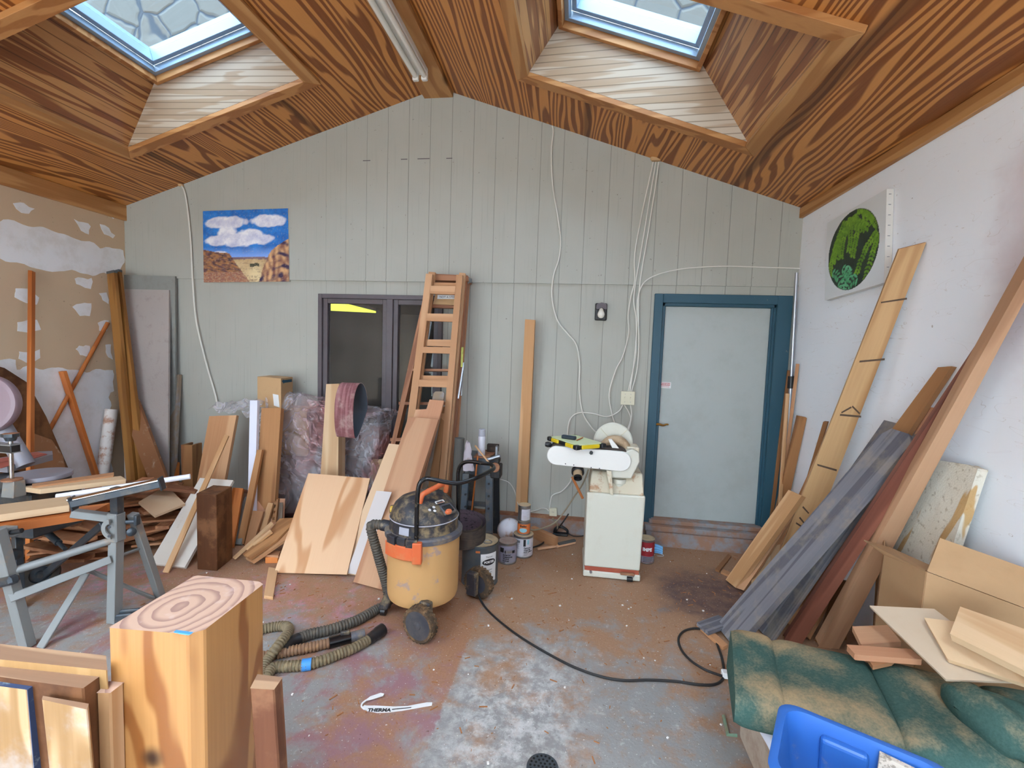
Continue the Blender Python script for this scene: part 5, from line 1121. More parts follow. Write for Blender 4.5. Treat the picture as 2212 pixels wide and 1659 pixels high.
# ------------------------------------------------------------------ steel machine stand with vise, and what stands on it
M['steelblue'] = plain('blue_grey_steel', '4A535C', .5, .3, dirt='7A6E5C', damt=.5, dscale=9)
M['darksteel'] = plain('dark_steel', '2A2C30', .5, .4, dirt='6A5E4C', damt=.4)
s0 = onY(1030, 984, 3.72); s1 = onY(1070, 984, 3.72)
st = empty('machine_stand', (s0.x, 3.80, 0), 'blue-grey steel machine stand with a vise, behind the vacuum handle', 'machine stand')
zt = s0.z; Wd = s1.x-s0.x
mb = MB(); mb.bb((-.10, -.10, zt-.16), (Wd-.02, .16, zt-.012)); mb.obj('cabinet', 'steelblue', st, None, .006)
mb = MB(); mb.bb((-.02, -.12, zt-.012), (Wd-.03, .17, zt)); mb.obj('top_plate', 'dustwood', st, None, .003)
for x, y in ((-.1, -.1), (Wd-.06, -.1), (-.1, .13), (Wd-.05, .13)):
    fx_ = x+(.025 if x > 0 else -.02); fy_ = y+(-.05 if y < 0 else .03)
    mb = MB(); mb.hexa([(fx_-.012, fy_-.012, 0), (fx_+.045, fy_-.012, 0), (fx_+.045, fy_+.03, 0), (fx_-.012, fy_+.03, 0)], [(x-.012, y-.012, zt-.15), (x+.05, y-.012, zt-.15), (x+.05, y+.03, zt-.15), (x-.012, y+.03, zt-.15)]); lg = mb.obj('leg', 'steelblue' if y < 0 else 'darksteel', st, None, .004)
    if y < 0:
        for k in range(3): MB().cyl((x+.02+.004*k, y-.014-.010*k, zt-.22-.1*k), (x+.02+.004*k, y-.026-.010*k, zt-.22-.1*k), .009, n=8).obj('bolt', 'darksteel', lg)
mb = MB(); mb.bb((-.1, -.11, zt-.42), (Wd-.02, -.10, zt-.38)); mb.obj('brace', 'steelblue', st)
vx = Wd+.0
vi = MB(); vi.bb((vx-.03, -.13, zt-.17), (vx+.055, -.02, zt-.06)); vi.bb((vx-.05, -.11, zt-.05), (vx+.04, -.03, zt+.0)); vi = vi.obj('vise', 'darksteel', st, None, .008)
MB().cyl((vx-.06, -.13, zt-.02), (vx+.05, -.13, zt+.02), .016, n=12).obj('vise_bar', 'board_steel', vi); MB().bb((vx+.0, -.10, zt-.05), (vx+.022, -.06, zt+.09)).obj('vise_jaw', 'board_steel', vi, None, .004)
MB().lathe([(.035, -.004), (.040, 0), (.035, .004)], 20, frame((vx+.01, -.14, zt-.075), (.1, -1, .3))).obj('strap_ring', 'dustwood', vi)
blk = MB().bb((-.045, -.02, 0), (.055, .03, .065)); tag(blk.obj('wood_block', 'belt_dark', None, Matrix.Translation((s0.x+Wd*.62, 3.90, zt+.001)), .003), 'dark brown block on the machine stand beside the spray can', 'block')
c = V((onY(1040, 979, 3.74).x, 3.74, zt+.001)); sc_ = empty('spray_can', c, 'white spray can with a grey cap on the machine stand', 'spray can')
hs_ = onY(1040, 927, 3.74).z-zt; rs = 8*mpx(c)
MB().lathe([(rs*.9, 0), (rs, .006), (rs, hs_*.68), (rs*.9, hs_*.73), (rs*.7, hs_*.75)], 24).obj('can_body', 'canwhite', sc_); MB().lathe([(rs*.92, hs_*.73), (rs*.95, hs_*.76), (rs*.93, hs_*.98), (rs*.8, hs_), (0, hs_)], 24).obj('cap', 'tape_stk', sc_)
M['bag'] = plain('stained_plastic_bag', 'D0C6CC', .4, dirt='9A6A58', damt=.7, dscale=8, thr=(.52, .66))
c = onY(1014, 985, 3.72); pb = MB()
pb.grid(lambda u, v: V((math.cos(u*2*PI)*(.055*(1-v*.75)+.012*nz(u*9, v*6, 3)), math.sin(u*2*PI)*(.03*(1-v*.75)), -.09+v*.23+.03*nz(u*6, v*4, 7))), 36, 18, 0, True, True)
tag(pb.obj('plastic_bag', 'bag', None, Matrix.Translation(V((c.x, 3.66, zt-.02)))), 'stained white plastic bag hanging beside the dark sandpaper roll', 'bag')
plank('stick', (onZ(1012, 1168, .02)), onY(1032, 985, 3.63), .012, .012, (0, -1, 0), 'orangewood', 'thin orange stick standing upright in front of the machine stand', 'stick')
plank('stick', onY(1056, 999, 3.64), onY(1026, 962, 3.66), .012, .012, (0, -1, 0), 'fir', 'thin pale stick lying slantwise against the machine stand top', 'stick')
a, b = onZ(985, 1194), onY(993, 946, 3.46); a = V((b.x-.02, 3.42, .002)); M['rollgrey'] = plain('sandpaper_roll', '4E4C48', .9, bump=.4, bscale=150)
tag(MB().cyl(a, b, .038, n=22).obj('sandpaper_roll', 'rollgrey'), 'dark grey sandpaper roll standing between ladder and plastic bag', 'roll')
# little things along the wall
b0 = onZ(1150, 1158); b1 = onZ(1201, 1183); plank('wood_block', b0+V((0, 0, .045)), b1+V((0, 0, .045)), .09, .045, (0, -1, 0), 'cedar', 'short wood block lying by the wall right of the cans', 'block')
p = empty('wire_brush', onZ(1190, 1190, .018), 'wire brush with a pinkish wooden handle on the floor left of the sander', 'brush')
a, b, c = onZ(1160, 1186, .014)-p.location, onZ(1202, 1180, .014)-p.location, onZ(1242, 1171, .016)-p.location
plank('handle', a, b, .028, .018, (0, 0, 1), 'cedark', parent=p, bevel=.006); plank('head', b, c, .028, .016, (0, 0, 1), 'cedark', parent=p); plank('bristles', b.lerp(c, .1)+V((0, 0, .016)), c+V((0, 0, .016)), .026, .018, (0, 0, 1), 'rollgrey', parent=p)
p = empty('hand_tool', onZ(1212, 1156, .0), 'small black hand sander lying by the wall left of the sander cabinet', 'tool')
mb = MB(); mb.bb((-.07, -.03, 0), (.06, .03, .02)); mb.obj('pad', 'darksteel', p, None, .006); MB().tube(smoothpts([(-.06, 0, .02), (-.05, 0, .06), (0, 0, .075), (.05, 0, .05), (.055, 0, .02)], 5), .011, 10).obj('grip', 'black', p)
MB().tube(smoothpts([(.06, 0, .02), (.11, -.01, .006), (.17, .0, .006), (.21, .03, .006)], 5), .004, 6).obj('cord', 'blackcord', p)
tag(MB().tube(smoothpts([onZ(1149, 1183, .01), onZ(1168, 1176, .01), onZ(1185, 1162, .012), onZ(1200, 1148, .02), onY(1216, 1128, 3.95), onY(1228, 1110, 3.98)], 5), .006, 8).obj('power_cord', 'blackcord'), 'short dark cord lying by the wood block near the wall', 'cord')
# ------------------------------------------------------------------ belt and disc sander
M['cream'] = plain('cream_enamel', 'CFCDBE', .4, dirt='BCB094', damt=.35, dscale=3.5, thr=(.5, .75))
M['creamdust'] = plain('dusty_cream', 'CFC6AE', .5, dirt='A5744A', damt=.8, dscale=7, thr=(.50, .62))
M['duct'] = plain('dusty_duct', 'B9A080', .7, dirt='8A6A4A', damt=.6, dscale=12)
M['redstripe'] = plain('red_brown_stripe', 'A04A34', .6, dirt='B06A4A', damt=.5)
YS = 3.31; so = V((onY(1321, 1250, YS).x, YS, 0)); sa = empty('belt_sander', so, 'cream-coloured belt and disc sander on a cabinet stand, left of the door', 'sander')
S = lambda x, y, Y=YS: onY(x, y, Y)-so
def S0(x, z, Y=YS): return V((onY(x, 1200, Y).x-so.x, Y-so.y, z))
bl, br, tr, tl = S(1261.5, 1224), S(1382, 1233), S(1390, 1071), S(1270, 1064)
zb_ = (bl.z+br.z)/2; zt_ = (tl.z+tr.z)/2; dp = V((0, .40, 0))
x0, x1 = bl.x, br.x+.002
mb = MB(); mb.hexa([(x0, 0, zb_), (x1, 0, zb_), (x1, .40, zb_), (x0, .40, zb_)], [(x0-.004, -.004, zt_), (x1+.010, -.004, zt_), (x1+.010, .41, zt_), (x0-.004, .41, zt_)]); cb_ = mb.obj('cabinet', 'cream', sa, None, .012, 0, 0, 3)
mb = MB(); mb.bb((x0+.006, .006, zb_-.035), (x1-.006, .39, zb_)); mb.obj('stripe', 'redstripe', sa)
mb = MB(); mb.bb((x0-.004, -.004, .006), (x1+.004, .41, zb_-.03)); bs = mb.obj('base', 'cream', sa, None, .006)
for x, m_ in ((x0+.05, 'board_steel'), (x1-.05, 'board_steel')): MB().cyl((x, -.002, .045), (x, -.014, .045), .010, n=10).obj('bolt', m_, bs)
mb = MB(); mb.cyl((x1-.09, -.006, .020), (x1-.05, -.006, .020), .018, n=14); mb.obj('caster', 'black', bs); MB().bb((x1-.14, -.035, .055), (x1-.04, -.004, .068)).obj('foot_pedal', 'dustwood', bs, None, .004)
# sloping cowl on the cabinet
q0 = [V((x0+.012, .01, zt_)), V((x1+.0, .01, zt_)), V((x1, .38, zt_)), V((x0+.012, .38, zt_))]; zc_ = zt_+.135
mb = MB(); mb.hexa(q0, [V((x0+.03, .10, zc_)), V((x1-.006, .10, zc_)), V((x1-.006, .34, zc_)), V((x0+.03, .34, zc_))]); mb.obj('cowl', 'creamdust', sa, None, .006)
mb = MB(); mb.hexa([S(1318, 1068, YS-.03), S(1325, 1070, YS-.03), S(1325, 1070, YS+.02), S(1318, 1068, YS+.02)], [S(1310, 1016, YS-.03), S(1321, 1018, YS-.03), S(1321, 1018, YS+.06), S(1310, 1016, YS+.06)]); fix_normals(mb); mb.obj('bracket', 'creamdust', sa, None, .003)
# arm: side plate, belt, rollers, drive housing
YA = YS-.02
def arc(cx_, cy_, r, a0, a1, n=12): return [(cx_+r*math.cos(math.radians(a0+(a1-a0)*i/n)), cy_-r*math.sin(math.radians(a0+(a1-a0)*i/n))) for i in range(n+1)]
out = arc(1202, 984, 20.5, 96, 265)+arc(1342, 997, 21.5, 265, 450, 12)
pl2 = [S(x, y, YA) for x, y in out]
mb = MB(); n = len(pl2); mb.add(pl2+[p+V((0, .022, 0)) for p in pl2], [tuple(range(n)), tuple(reversed(range(n, 2*n)))]+[(i, n+i, n+(i+1) % n, (i+1) % n) for i in range(n)]); fix_normals(mb); mb.obj('belt_cover', 'enamel', sa, None, .004)
out2 = arc(1204, 982, 18, 96, 265)+arc(1340, 993, 20, 265, 450, 12); p2 = [S(x, y-2.5, YA) for x, y in out2]; n = len(p2)
mb = MB(); mb.add([p+V((0, .026, 0)) for p in p2]+[p+V((0, .18, 0)) for p in p2], [(i, n+i, n+(i+1) % n, (i+1) % n) for i in range(n)]+[tuple(range(n)), tuple(reversed(range(n, 2*n)))]); fix_normals(mb); mb.obj('belt', 'belt_dark', sa)
hp_ = [S(x, y, YA+.023) for x, y in ((1317, 1012), (1318, 1032), (1364, 1034), (1382, 998), (1381, 979), (1366, 971), (1350, 976))]; n = len(hp_)
mb = MB(); mb.add(hp_+[p+V((0, .20, 0)) for p in hp_], [tuple(range(n)), tuple(reversed(range(n, 2*n)))]+[(i, n+i, n+(i+1) % n, (i+1) % n) for i in range(n)]); fix_normals(mb); mb.obj('drive_housing', 'cream', sa, None, .006)
c = S(1337, 1033, YA+.10); mb = MB(); mb.lathe([(.052, .0), (.052, -.03), (.042, -.034), (.040, -.07), (.026, -.092), (0, -.098)], 24, Matrix.Translation(c)); mb.obj('pivot_cup', 'cream', sa)
for x, y in ((1221.5, 1002), (1239.5, 1004.5), (1277, 1010), (1295, 1012)): MB().cyl(S(x, y, YA+.002), S(x, y, YA-.004), .004, n=8).obj('screw', 'ink', sa)
c = S(1277, 977.5, YA); mb = MB(); mb.prism([(.014*(1 if i % 2 else .8)*math.cos(PI*i/6), .014*(1 if i % 2 else .8)*math.sin(PI*i/6)) for i in range(12)], 0, .018, frame(c, (0, -1, 0))); mb.obj('star_knob', 'black', sa)
c = S(1181, 962, YA+.1); mb = MB(); mb.lathe([(.008, 0), (.018, .01), (.022, .03), (.016, .048), (0, .052)], 16, frame(S(1192, 961, YA+.1), (-1, 0, .05))); mb.cyl(S(1192, 961, YA+.1), S(1208, 962, YA+.1), .008); mb.obj('tension_knob', 'black', sa)
# disc with its guard, dusty duct
c = S(1324, 953, YS+.22); rd = 41*mpx(c+so)
mb = MB(); mb.lathe([(rd*.93, -.012), (rd, 0), (rd, .022), (rd*.95, .03), (0, .03)], 44, frame(c, (0, -1, 0))); 
for k in range(2): a_ = math.radians(45+90*k); mb.box((rd*.62*math.cos(a_), rd*.62*math.sin(a_), .031), (rd*.7, .006, .004), 1, frame(c, (0, -1, 0), (1, 0, 0)) @ Matrix.Rotation(0, 4, 'Z')) if False else mb.tube([c+V((rd*.35*math.cos(a_), -.031, rd*.35*math.sin(a_))), c+V((rd*.97*math.cos(a_), -.031, rd*.97*math.sin(a_)))], .003, 6, 1)
mb.obj('disc', ['cream', 'creamdust'], sa)
mb = MB(); cc_ = S(1328, 978, YS+.12); pts_ = [cc_+V((.085*math.cos(t), 0, .085*math.sin(t)+.01)) for t in [math.radians(175-185*i/18) for i in range(19)]]; mb.tube(pts_, .035, 12); mb.obj('dust_duct', 'duct', sa)
mb = MB(); a_, b_ = S(1318, 950, YA+.03), S(1331, 972, YA+.03); mb.hexa([b_+V((-.02, 0, -.006)), b_+V((.03, 0, 0)), b_+V((.03, .03, 0)), b_+V((-.02, .03, -.006))], [a_+V((-.012, 0, 0)), a_+V((.012, 0, .004)), a_+V((.012, .03, .004)), a_+V((-.012, .03, 0))]); fix_normals(mb); mb.obj('work_stop', 'enamel', sa, None, .003)
mb = MB(); c = S(1368, 968, YS+.1); mb.bb((c.x-.05, c.y-.03, c.z-.07), (c.x+.04, c.y+.12, c.z+.012)); mb.obj('motor_block', 'creamdust', sa, None, .006)
c = S(1248, 1016, YS+.06); mb = MB(); mb.lathe([(.046, 0), (.046, .025), (.036, .03), (.036, .0)], 24, frame(c, (.05, -.8, -.4))); mb.obj('port_ring', 'black', sa)
mb = MB(); d_ = V((.03, -.75, -.55)).normalized(); mb.lathe([(.034, -.02), (.034, .06), (.030, .06), (.029, -.01), (0, -.01)], 22, frame(c, d_)); mb.obj('dust_port', 'duct', sa); MB().lathe([(.030, .045), (.030, .075), (.026, .075), (.024, .03), (0, .03)], 20, frame(c, d_)).obj('port_mouth', 'black', sa)
plank('stick', onY(1259, 1077, 3.74), onY(1236, 1030, 3.74), .02, .012, (0, -1, 0), 'orangewood', 'orange stick slanting behind the sander cabinet below the dust port', 'stick')
# tablet-like clipboard case on the arm, with a laser measure and a pencil
M['yellow'] = plain('yellow_rubber', 'E0C21E', .45); M['notepad'] = plain('pale_green_paper', 'D3DDB0', .8); M['devblue'] = plain('dark_blue_plastic', '22303C', .4)
zt2 = onY(1252, 967, YA).z+.006
Q = [onZ(1187, 944, zt2+.034), onZ(1250, 965, zt2+.034), onZ(1302, 954, zt2+.034), onZ(1240, 938, zt2+.034)]
co = sum(Q, V())/4; co.z = zt2
tp = empty('clipboard_case', co, 'black and yellow rugged clipboard case lying on the sander arm', 'clipboard')
ex_ = (Q[1]-Q[0]); ey_ = (Q[3]-Q[0]); Wx, Wy = ex_.length, ey_.length; ex_.normalize(); ey_ = V((-ex_.y, ex_.x, 0)) if V((-ex_.y, ex_.x, 0)).dot(ey_) > 0 else V((ex_.y, -ex_.x, 0))
Mt = Matrix(((ex_.x, ey_.x, 0, 0), (ex_.y, ey_.y, 0, 0), (0, 0, 1, 0), (0, 0, 0, 1)))
mb = MB(); mb.bb((-Wx/2+.01, -Wy/2+.01, 0), (Wx/2-.01, Wy/2-.01, .03), 0, Mt); mb.obj('case', 'black', tp, None, .004)
mb = MB(); mb.bb((-Wx/2+.012, -Wy/2+.012, .03), (Wx/2-.012, Wy/2-.012, .034), 0, Mt); mb.obj('notepad', 'notepad', tp)
for sx, sy in ((-1, -1), (1, -1), (1, 1), (-1, 1)): MB().box((sx*(Wx/2-.016), sy*(Wy/2-.016), .017), (.045, .045, .034), 0, Mt).obj('corner_bumper', 'black', tp, None, .012, 0, 0, 3)
for k, (x, y, a_, b_) in enumerate(((-.25, -1, .24, .016), (.25, -1, .24, .016), (-.25, 1, .24, .016), (.25, 1, .24, .016), (-1, 0, .016, .5), (1, 0, .016, .6))): MB().box((x*(Wx/2-.008) if abs(x) == 1 else x*Wx, y*(Wy/2-.006), .016), (a_*Wx if a_ > .1 else a_, b_*Wy if b_ > .1 else b_, .026), 0, Mt).obj('edge_grip', 'yellow', tp, None, .004)
c = onZ(1229, 944, zt2+.05); tag(MB().box((0, 0, 0), (.035, .11, .026), 0, Matrix.Rotation(1.15, 4, 'Z')).obj('laser_measure', 'devblue', None, Matrix.Translation((c.x, c.y, zt2+.0485)), .006), 'dark blue laser distance measure on the pale notepad', 'measuring tool')
a, b = onZ(1246, 951, zt2+.039), onZ(1259, 945, zt2+.039); tag(MB().cyl(a, b, .004, n=6).obj('pencil', 'orangewood'), 'short pencil stub on the pale notepad', 'pencil')
# ================================================================== SAW STAND, SCRAP HEAP, FOREGROUND TIMBER
M['standgrey'] = plain('grey_stand_paint', '80817F', .45, .1, dirt='A88A6C', damt=.6, dscale=7, thr=(.54, .70))
M['standdark'] = plain('dark_grey_steel', '3C4248', .4, .4, dirt='7A6A54', damt=.35)
M['chrome'] = plain('dusty_chrome', 'C4C4C4', .12, 1.0, dirt='7A6A58', damt=.3, dscale=20)
M['casting'] = plain('saw_casting', '8C8A92', .55, .2, dirt='A08A78', damt=.35, dscale=12)
M['terracotta'] = plain('red_insert', 'A85444', .65, dirt='B8786A', damt=.4)
M['rubber'] = plain('dusty_tyre', '2A2622', .8, dirt='5A4834', damt=.6, dscale=12)
M['guard'] = None
def mk_guard():
    t = NT('smoky_guard'); tr = t.node('ShaderNodeBsdfTransparent'); tr.inputs[0].default_value = rgb('C8B8B4')
    t.b.inputs['Base Color'].default_value = rgb('A08890'); t.b.inputs['Roughness'].default_value = .4
    mx = t.node('ShaderNodeMixShader'); mx.inputs[0].default_value = .75; t.put(mx.inputs[1], tr.outputs[0]); t.put(mx.inputs[2], t.b.outputs[0]); t.put(t.out.inputs[0], mx.outputs[0]); return t.m
M['guard'] = mk_guard()
yf = lambda x: 1.95+(x-64)/181*.25           # depth of the stand's near frame, by picture column
FPt = lambda x, y, d=0: onY(x, y, yf(x)+d)
sb = onZ(160, 1372); ss = empty('saw_stand', sb, 'grey metal folding saw stand with wheels and a roller support, left foreground', 'saw stand')
T = lambda p: V(p)-sb
def bar(name, a, b, w_, t_, mat='standgrey', face=(0, -1, 0), par=ss): return plank(name, T(a), T(b), w_, t_, face, mat, parent=par, bevel=.003)
gz = lambda x, y: onZ(x, y, .004)
bar('leg', gz(60, 1396), FPt(-6, 1142), .055, .045); bar('leg', gz(247, 1343), FPt(251, 1165), .052, .052); bar('leg', gz(346, 1287), onY(287, 1110, 2.28), .045, .04)
bar('leg', gz(42, 1318), onY(36, 1120, 2.42), .04, .04, 'standdark')
tb_ = MB().cyl(T(FPt(18, 1237)), T(FPt(238, 1168)), .020, n=16).obj('crossbar', 'standgrey', ss)
bar('crossbar', FPt(20, 1293, -.02), FPt(240, 1208, -.02), .042, .016); bar('crossbar', FPt(238, 1208, -.01), onY(306, 1184, 2.36), .030, .012)
bar('brace', gz(87, 1400), FPt(186, 1238, .02), .042, .014); bar('brace', FPt(192, 1232, .04), onY(332, 1292, 2.46), .034, .012)
bar('brace', onY(221, 1133, 2.3), onY(72, 1262, 2.45), .04, .02, 'standdark')
mb = MB(); a, b = T(onY(72, 1123, 2.55)), T(onY(141, 1186, 2.40)); mb.cyl(a, b, .012, n=12); mb.cyl(a.lerp(b, .25), a.lerp(b, .8), .020, n=14); mb.obj('gas_strut', 'standdark', ss)
# sleeve, clamp, quadrant, roller
s1, s2, s3 = FPt(251, 1168, -.005), FPt(252, 1107, -.005), FPt(253, 1062, -.005)
sl = MB(); sl.box((0, 0, 0), (.062, .062, (s2-s1).length), 0, Matrix.Translation(T(s1.lerp(s2, .5)))); sl = sl.obj('sleeve', 'standgrey', ss, None, .006)
MB().box((0, 0, 0), (.046, .046, (s3-s2).length+.05), 0, Matrix.Translation(T(s2.lerp(s3, .5)))).obj('post', 'standdark', ss, None, .004)
c = T(FPt(272, 1128, -.01)); mb = MB(); mb.cyl(c, c+V((.04, .02, 0)), .012, n=10); mb.box((c.x+.05, c.y+.02, c.z+.01), (.02, .03, .06)); mb.obj('clamp_handle', 'standdark', sl, None, .004)
c = T(FPt(283, 1147)); MB().lathe([(.006, 0), (.022, .006), (.024, .022), (.012, .032), (0, .033)], 14, frame(c, (.8, -.6, 0))).obj('knob', 'standdark', sl)
q = [(math.cos(math.radians(t)), math.sin(math.radians(t))) for t in range(95, 280, 15)]; mb = MB(); mb.prism([(.055*x, .055*z) for x, z in q]+[(.030*x, .030*z) for x, z in reversed(q)], 0, .008, frame(T(FPt(240, 1143, -.035)), (0, -1, 0), (1, 0, 0))); mb.obj('quadrant', 'standgrey', ss)
for x, y in ((236, 1139), (236, 1158)): MB().cyl(T(FPt(x, y, -.04)), T(FPt(x, y, -.055)), .008, n=8).obj('bolt', 'standdark', ss)
ra, rb = onY(157, 1090, 2.06), onY(352, 1046, 2.22)
rx = empty('roller', T((0, 0, 0)), None, None); rx.parent = ss
d = (rb-ra).normalized(); Lr = (rb-ra).length
mb = MB(); mb.bb((-.028, -.026, 0), (.028, .012, Lr), 0, frame(ra, d, V((1, 0, 0)).cross(d) if False else d.cross(V((0, 0, 1))))); ch = mb.obj('channel', 'standdark', rx, None, .004)
up = V((0, 0, 1))-d*d.z; up.normalize()
MB().cyl(ra+up*.022+d*.012, rb+up*.022-d*.012, .017, n=20).obj('roller_tube', 'chrome', rx)
for p_ in (ra, rb-d*.008): MB().box((0, 0, 0), (.06, .075, .008), 0, frame(p_+up*.006+d*.004, d, d.cross(V((0, 0, 1))))).obj('end_plate', 'standdark', rx, None, .004)
MB().cyl(ra+up*.03-d*.012, ra+up*.03+d*.01, .014, n=10).obj('end_bolt', 'chrome', rx)
bar('arm', FPt(156, 1108, .05), FPt(246, 1119, .02), .05, .04, 'standgrey', (0, 0, 1))
b0_, b1_ = onY(-160, 1145, 2.02), FPt(24, 1150)
bar('beam', b0_, b1_, .05, .06); MB().cyl(T(b1_), T(b1_+V((.05, .01, .01))), .012, n=10).obj('lock_pin', 'black', ss)
c = T(FPt(28, 1199, .10)); MB().lathe([(0, -.03), (.022, -.024), (.034, 0), (.024, .025), (0, .03)], 16, frame(c, (1, 0, .1))).obj('foot_knob', 'standdark', ss)
c = T(FPt(16, 1255, -.02)); MB().box((0, 0, 0), (.10, .05, .045), 0, Matrix.Translation(c) @ Matrix.Rotation(-.3, 4, 'Y')).obj('foot_clamp', 'standdark', ss, None, .012)
for (x, y, Y, r) in ((88, 1292, 2.42, .098), (66, 1252, 2.75, .095)):
    c = onY(x, y, Y); c.z = r+.004; Mx = frame(T(c), (.86, -.5, .05)); mb = MB()
    mb.lathe([(r*.55, -.03), (r*.9, -.034), (r, -.018), (r, .018), (r*.9, .034), (r*.55, .03)], 28, Mx, 0, True, False, False); wl = mb.obj('wheel', 'rubber', ss)
    mb = MB(); mb.lathe([(r*.56, .026), (r*.5, .012), (r*.25, .016), (r*.2, .034), (0, .034)], 20, Mx, 0, True, False, False); mb.lathe([(r*.56, -.026), (0, -.02)], 20, Mx, 0, True, False, False); mb.obj('hub', 'standdark', wl)
# lumber lying on the stand
g = 'lumber lying over the saw stand'
zB = onY(80, 1082, 2.16).z
def lay(name, px, z, th, mat, lab, cat='board', tilt=0):
    return slab(name, px, [(px[0][0], px[0][1], 'z', z), (px[1][0], px[1][1], 'z', z+tilt), (px[-1][0], px[-1][1], 'z', z)], th, mat, lab, cat, g, lift=False, ax=(0, 1))
lay('lumber', [(-160, 1134), (150, 1091), (152, 1071), (-150, 1108)], zB, .036, 'palewood', 'pale two-by-four lying nearest on the saw stand, its end at the roller')
lay('lumber', [(-160, 1160), (205, 1103), (238, 1086), (-120, 1130)], zB-.045, .045, 'orangewood', 'orange-brown thick board lying lowest on the saw stand, under the pale one')
lay('board', [(86, 1057), (272, 1035), (261, 1028), (44, 1051)], zB+.035, .028, 'palewood', 'short pale board with one slanted end, lying on the stand behind the roller')
lay('board', [(70, 1051), (246, 1027), (246, 1020), (69, 1045)], zB+.045, .018, 'cedar', 'thin reddish board on the saw stand, farthest back')
tag(MB().cyl(onY(122, 1073, 2.26), onY(411, 1029, 2.62), .0165, n=16).obj('pipe', 'pvc'), 'white plastic pipe poking out past the chrome roller', 'pipe')
# mitre saw at the left edge
sc0 = onY(89, 1022, 2.42); ms_ = empty('miter_saw', (sc0.x, sc0.y, 0), 'grey mitre saw with a round turntable and screw clamp, at the left edge', 'saw')
T2 = lambda p: V(p)-ms_.location
rt = 51*mpx(sc0)
mb = MB(); mb.lathe([(rt*.97, -.028), (rt, -.024), (rt, -.004), (rt*.985, 0), (0, 0)], 48, Matrix.Translation(T2(sc0))); mb.obj('turntable', 'casting', ms_)
mb = MB(); mb.lathe([(rt*.8, -.10), (rt*.95, -.07), (rt*.93, -.03)], 40, Matrix.Translation(T2(sc0))); mb.box((-.15, .0, -.07), (.4, .2, .07), 0, Matrix.Translation(T2(sc0))); mb.obj('base', 'standdark', ms_)
mb = MB(); mb.box((0, 0, 0), (.5, .30, sc0.z-.09-zB+.30), 0, Matrix.Translation(T2(sc0)+V((-.16, .02, -.12-(sc0.z-.09-zB+.24)/2)))); mb.obj('stand_plate', 'standdark', ms_, None, .01)
fz = sc0.z+.018; Q = [onZ(x, y, fz) for x, y in ((16, 1008), (114, 982), (113, 974), (84, 975), (-70, 1000))]
mb = MB(); mb.add([T2(q) for q in Q]+[T2(q)-V((0, 0, .04)) for q in Q], [(0, 1, 2, 3, 4), (9, 8, 7, 6, 5)]+[(i, 5+i, 5+(i+1) % 5, (i+1) % 5) for i in range(5)]); fix_normals(mb); mb.obj('fence_table', 'casting', ms_)
for qs in (((-30, 1005), (100, 981), (80, 977), (-50, 1000)), ((2, 1012), (102, 982), (101, 981.5), (-28, 1006))):
    mb = MB(); mb.hexa([T2(onZ(x, y, fz+.001)) for x, y in qs], [T2(onZ(x, y, fz+.001))+V((0, 0, .003)) for x, y in qs]); fix_normals(mb); mb.obj('insert_strip', 'terracotta', ms_)
c = T2(onY(-34, 873, 2.45)); rg = 64*mpx(onY(-34, 873, 2.45))
mb = MB(); mb.lathe([(rg*.97, -.03), (rg, -.02), (rg, .02), (rg*.97, .03), (rg*.86, .034), (rg*.85, .026), (0, .026)], 48, frame(c, (.35, -.93, .1))); mb.obj('blade_guard', 'guard', ms_)
mb = MB(); mb.lathe([(rg*.3, .026), (rg*.3, .05), (rg*.2, .055), (0, .055)], 32, frame(c, (.35, -.93, .1))); mb.cyl(c+V((-.05, .05, .0)), T2(V((sc0.x-.28, sc0.y+.12, sc0.z))), .05, n=16); mb.obj('saw_arm', 'casting', ms_)
ca, cb2 = T2(onY(26, 1036, 2.22)), T2(onY(23, 948, 2.22))
cl = MB().cyl(ca, cb2, .0105, n=14).obj('clamp_screw', 'chrome', ms_)
mb = MB(); mb.prism([(.040*(1 if i % 2 else .84)*math.cos(PI*i/7), .040*(1 if i % 2 else .84)*math.sin(PI*i/7)) for i in range(14)], 0, .020, Matrix.Translation(cb2+V((0, 0, .012))), 0, True, 1); mb.lathe([(.022, -.012), (.03, .012)], 14, Matrix.Translation(cb2)); mb.obj('clamp_knob', ['standdark', 'dustwood'], cl)
c = T2(onY(20, 968, 2.22)); mb = MB(); mb.box((-.03, 0, 0), (.15, .05, .040)); mb2 = mb.obj('clamp_bar', 'black', cl, Matrix.Translation(c), .004); MB().box((-.03, 0, .022), (.155, .056, .005)).box((-.03, 0, -.022), (.155, .056, .005)).obj('clamp_plate', 'standgrey', cl, Matrix.Translation(c))
MB().lathe([(.046, -.004), (.046, .004), (0, .006)], 20, Matrix.Translation(ca)).obj('clamp_pad', 'dustwood', cl)
mb = MB(); p0 = T2(onY(30, 1073, 2.22)); mb.hexa([p0+V((-.05, -.03, 0)), p0+V((.035, -.03, 0)), p0+V((.035, .04, 0)), p0+V((-.05, .04, 0))], [ca+V((-.03, -.025, -.004)), ca+V((.045, -.025, -.004)), ca+V((.045, .035, -.004)), ca+V((-.03, .035, -.004))]); fix_normals(mb); mb.obj('clamp_stand', 'standgrey', cl, None, .004)
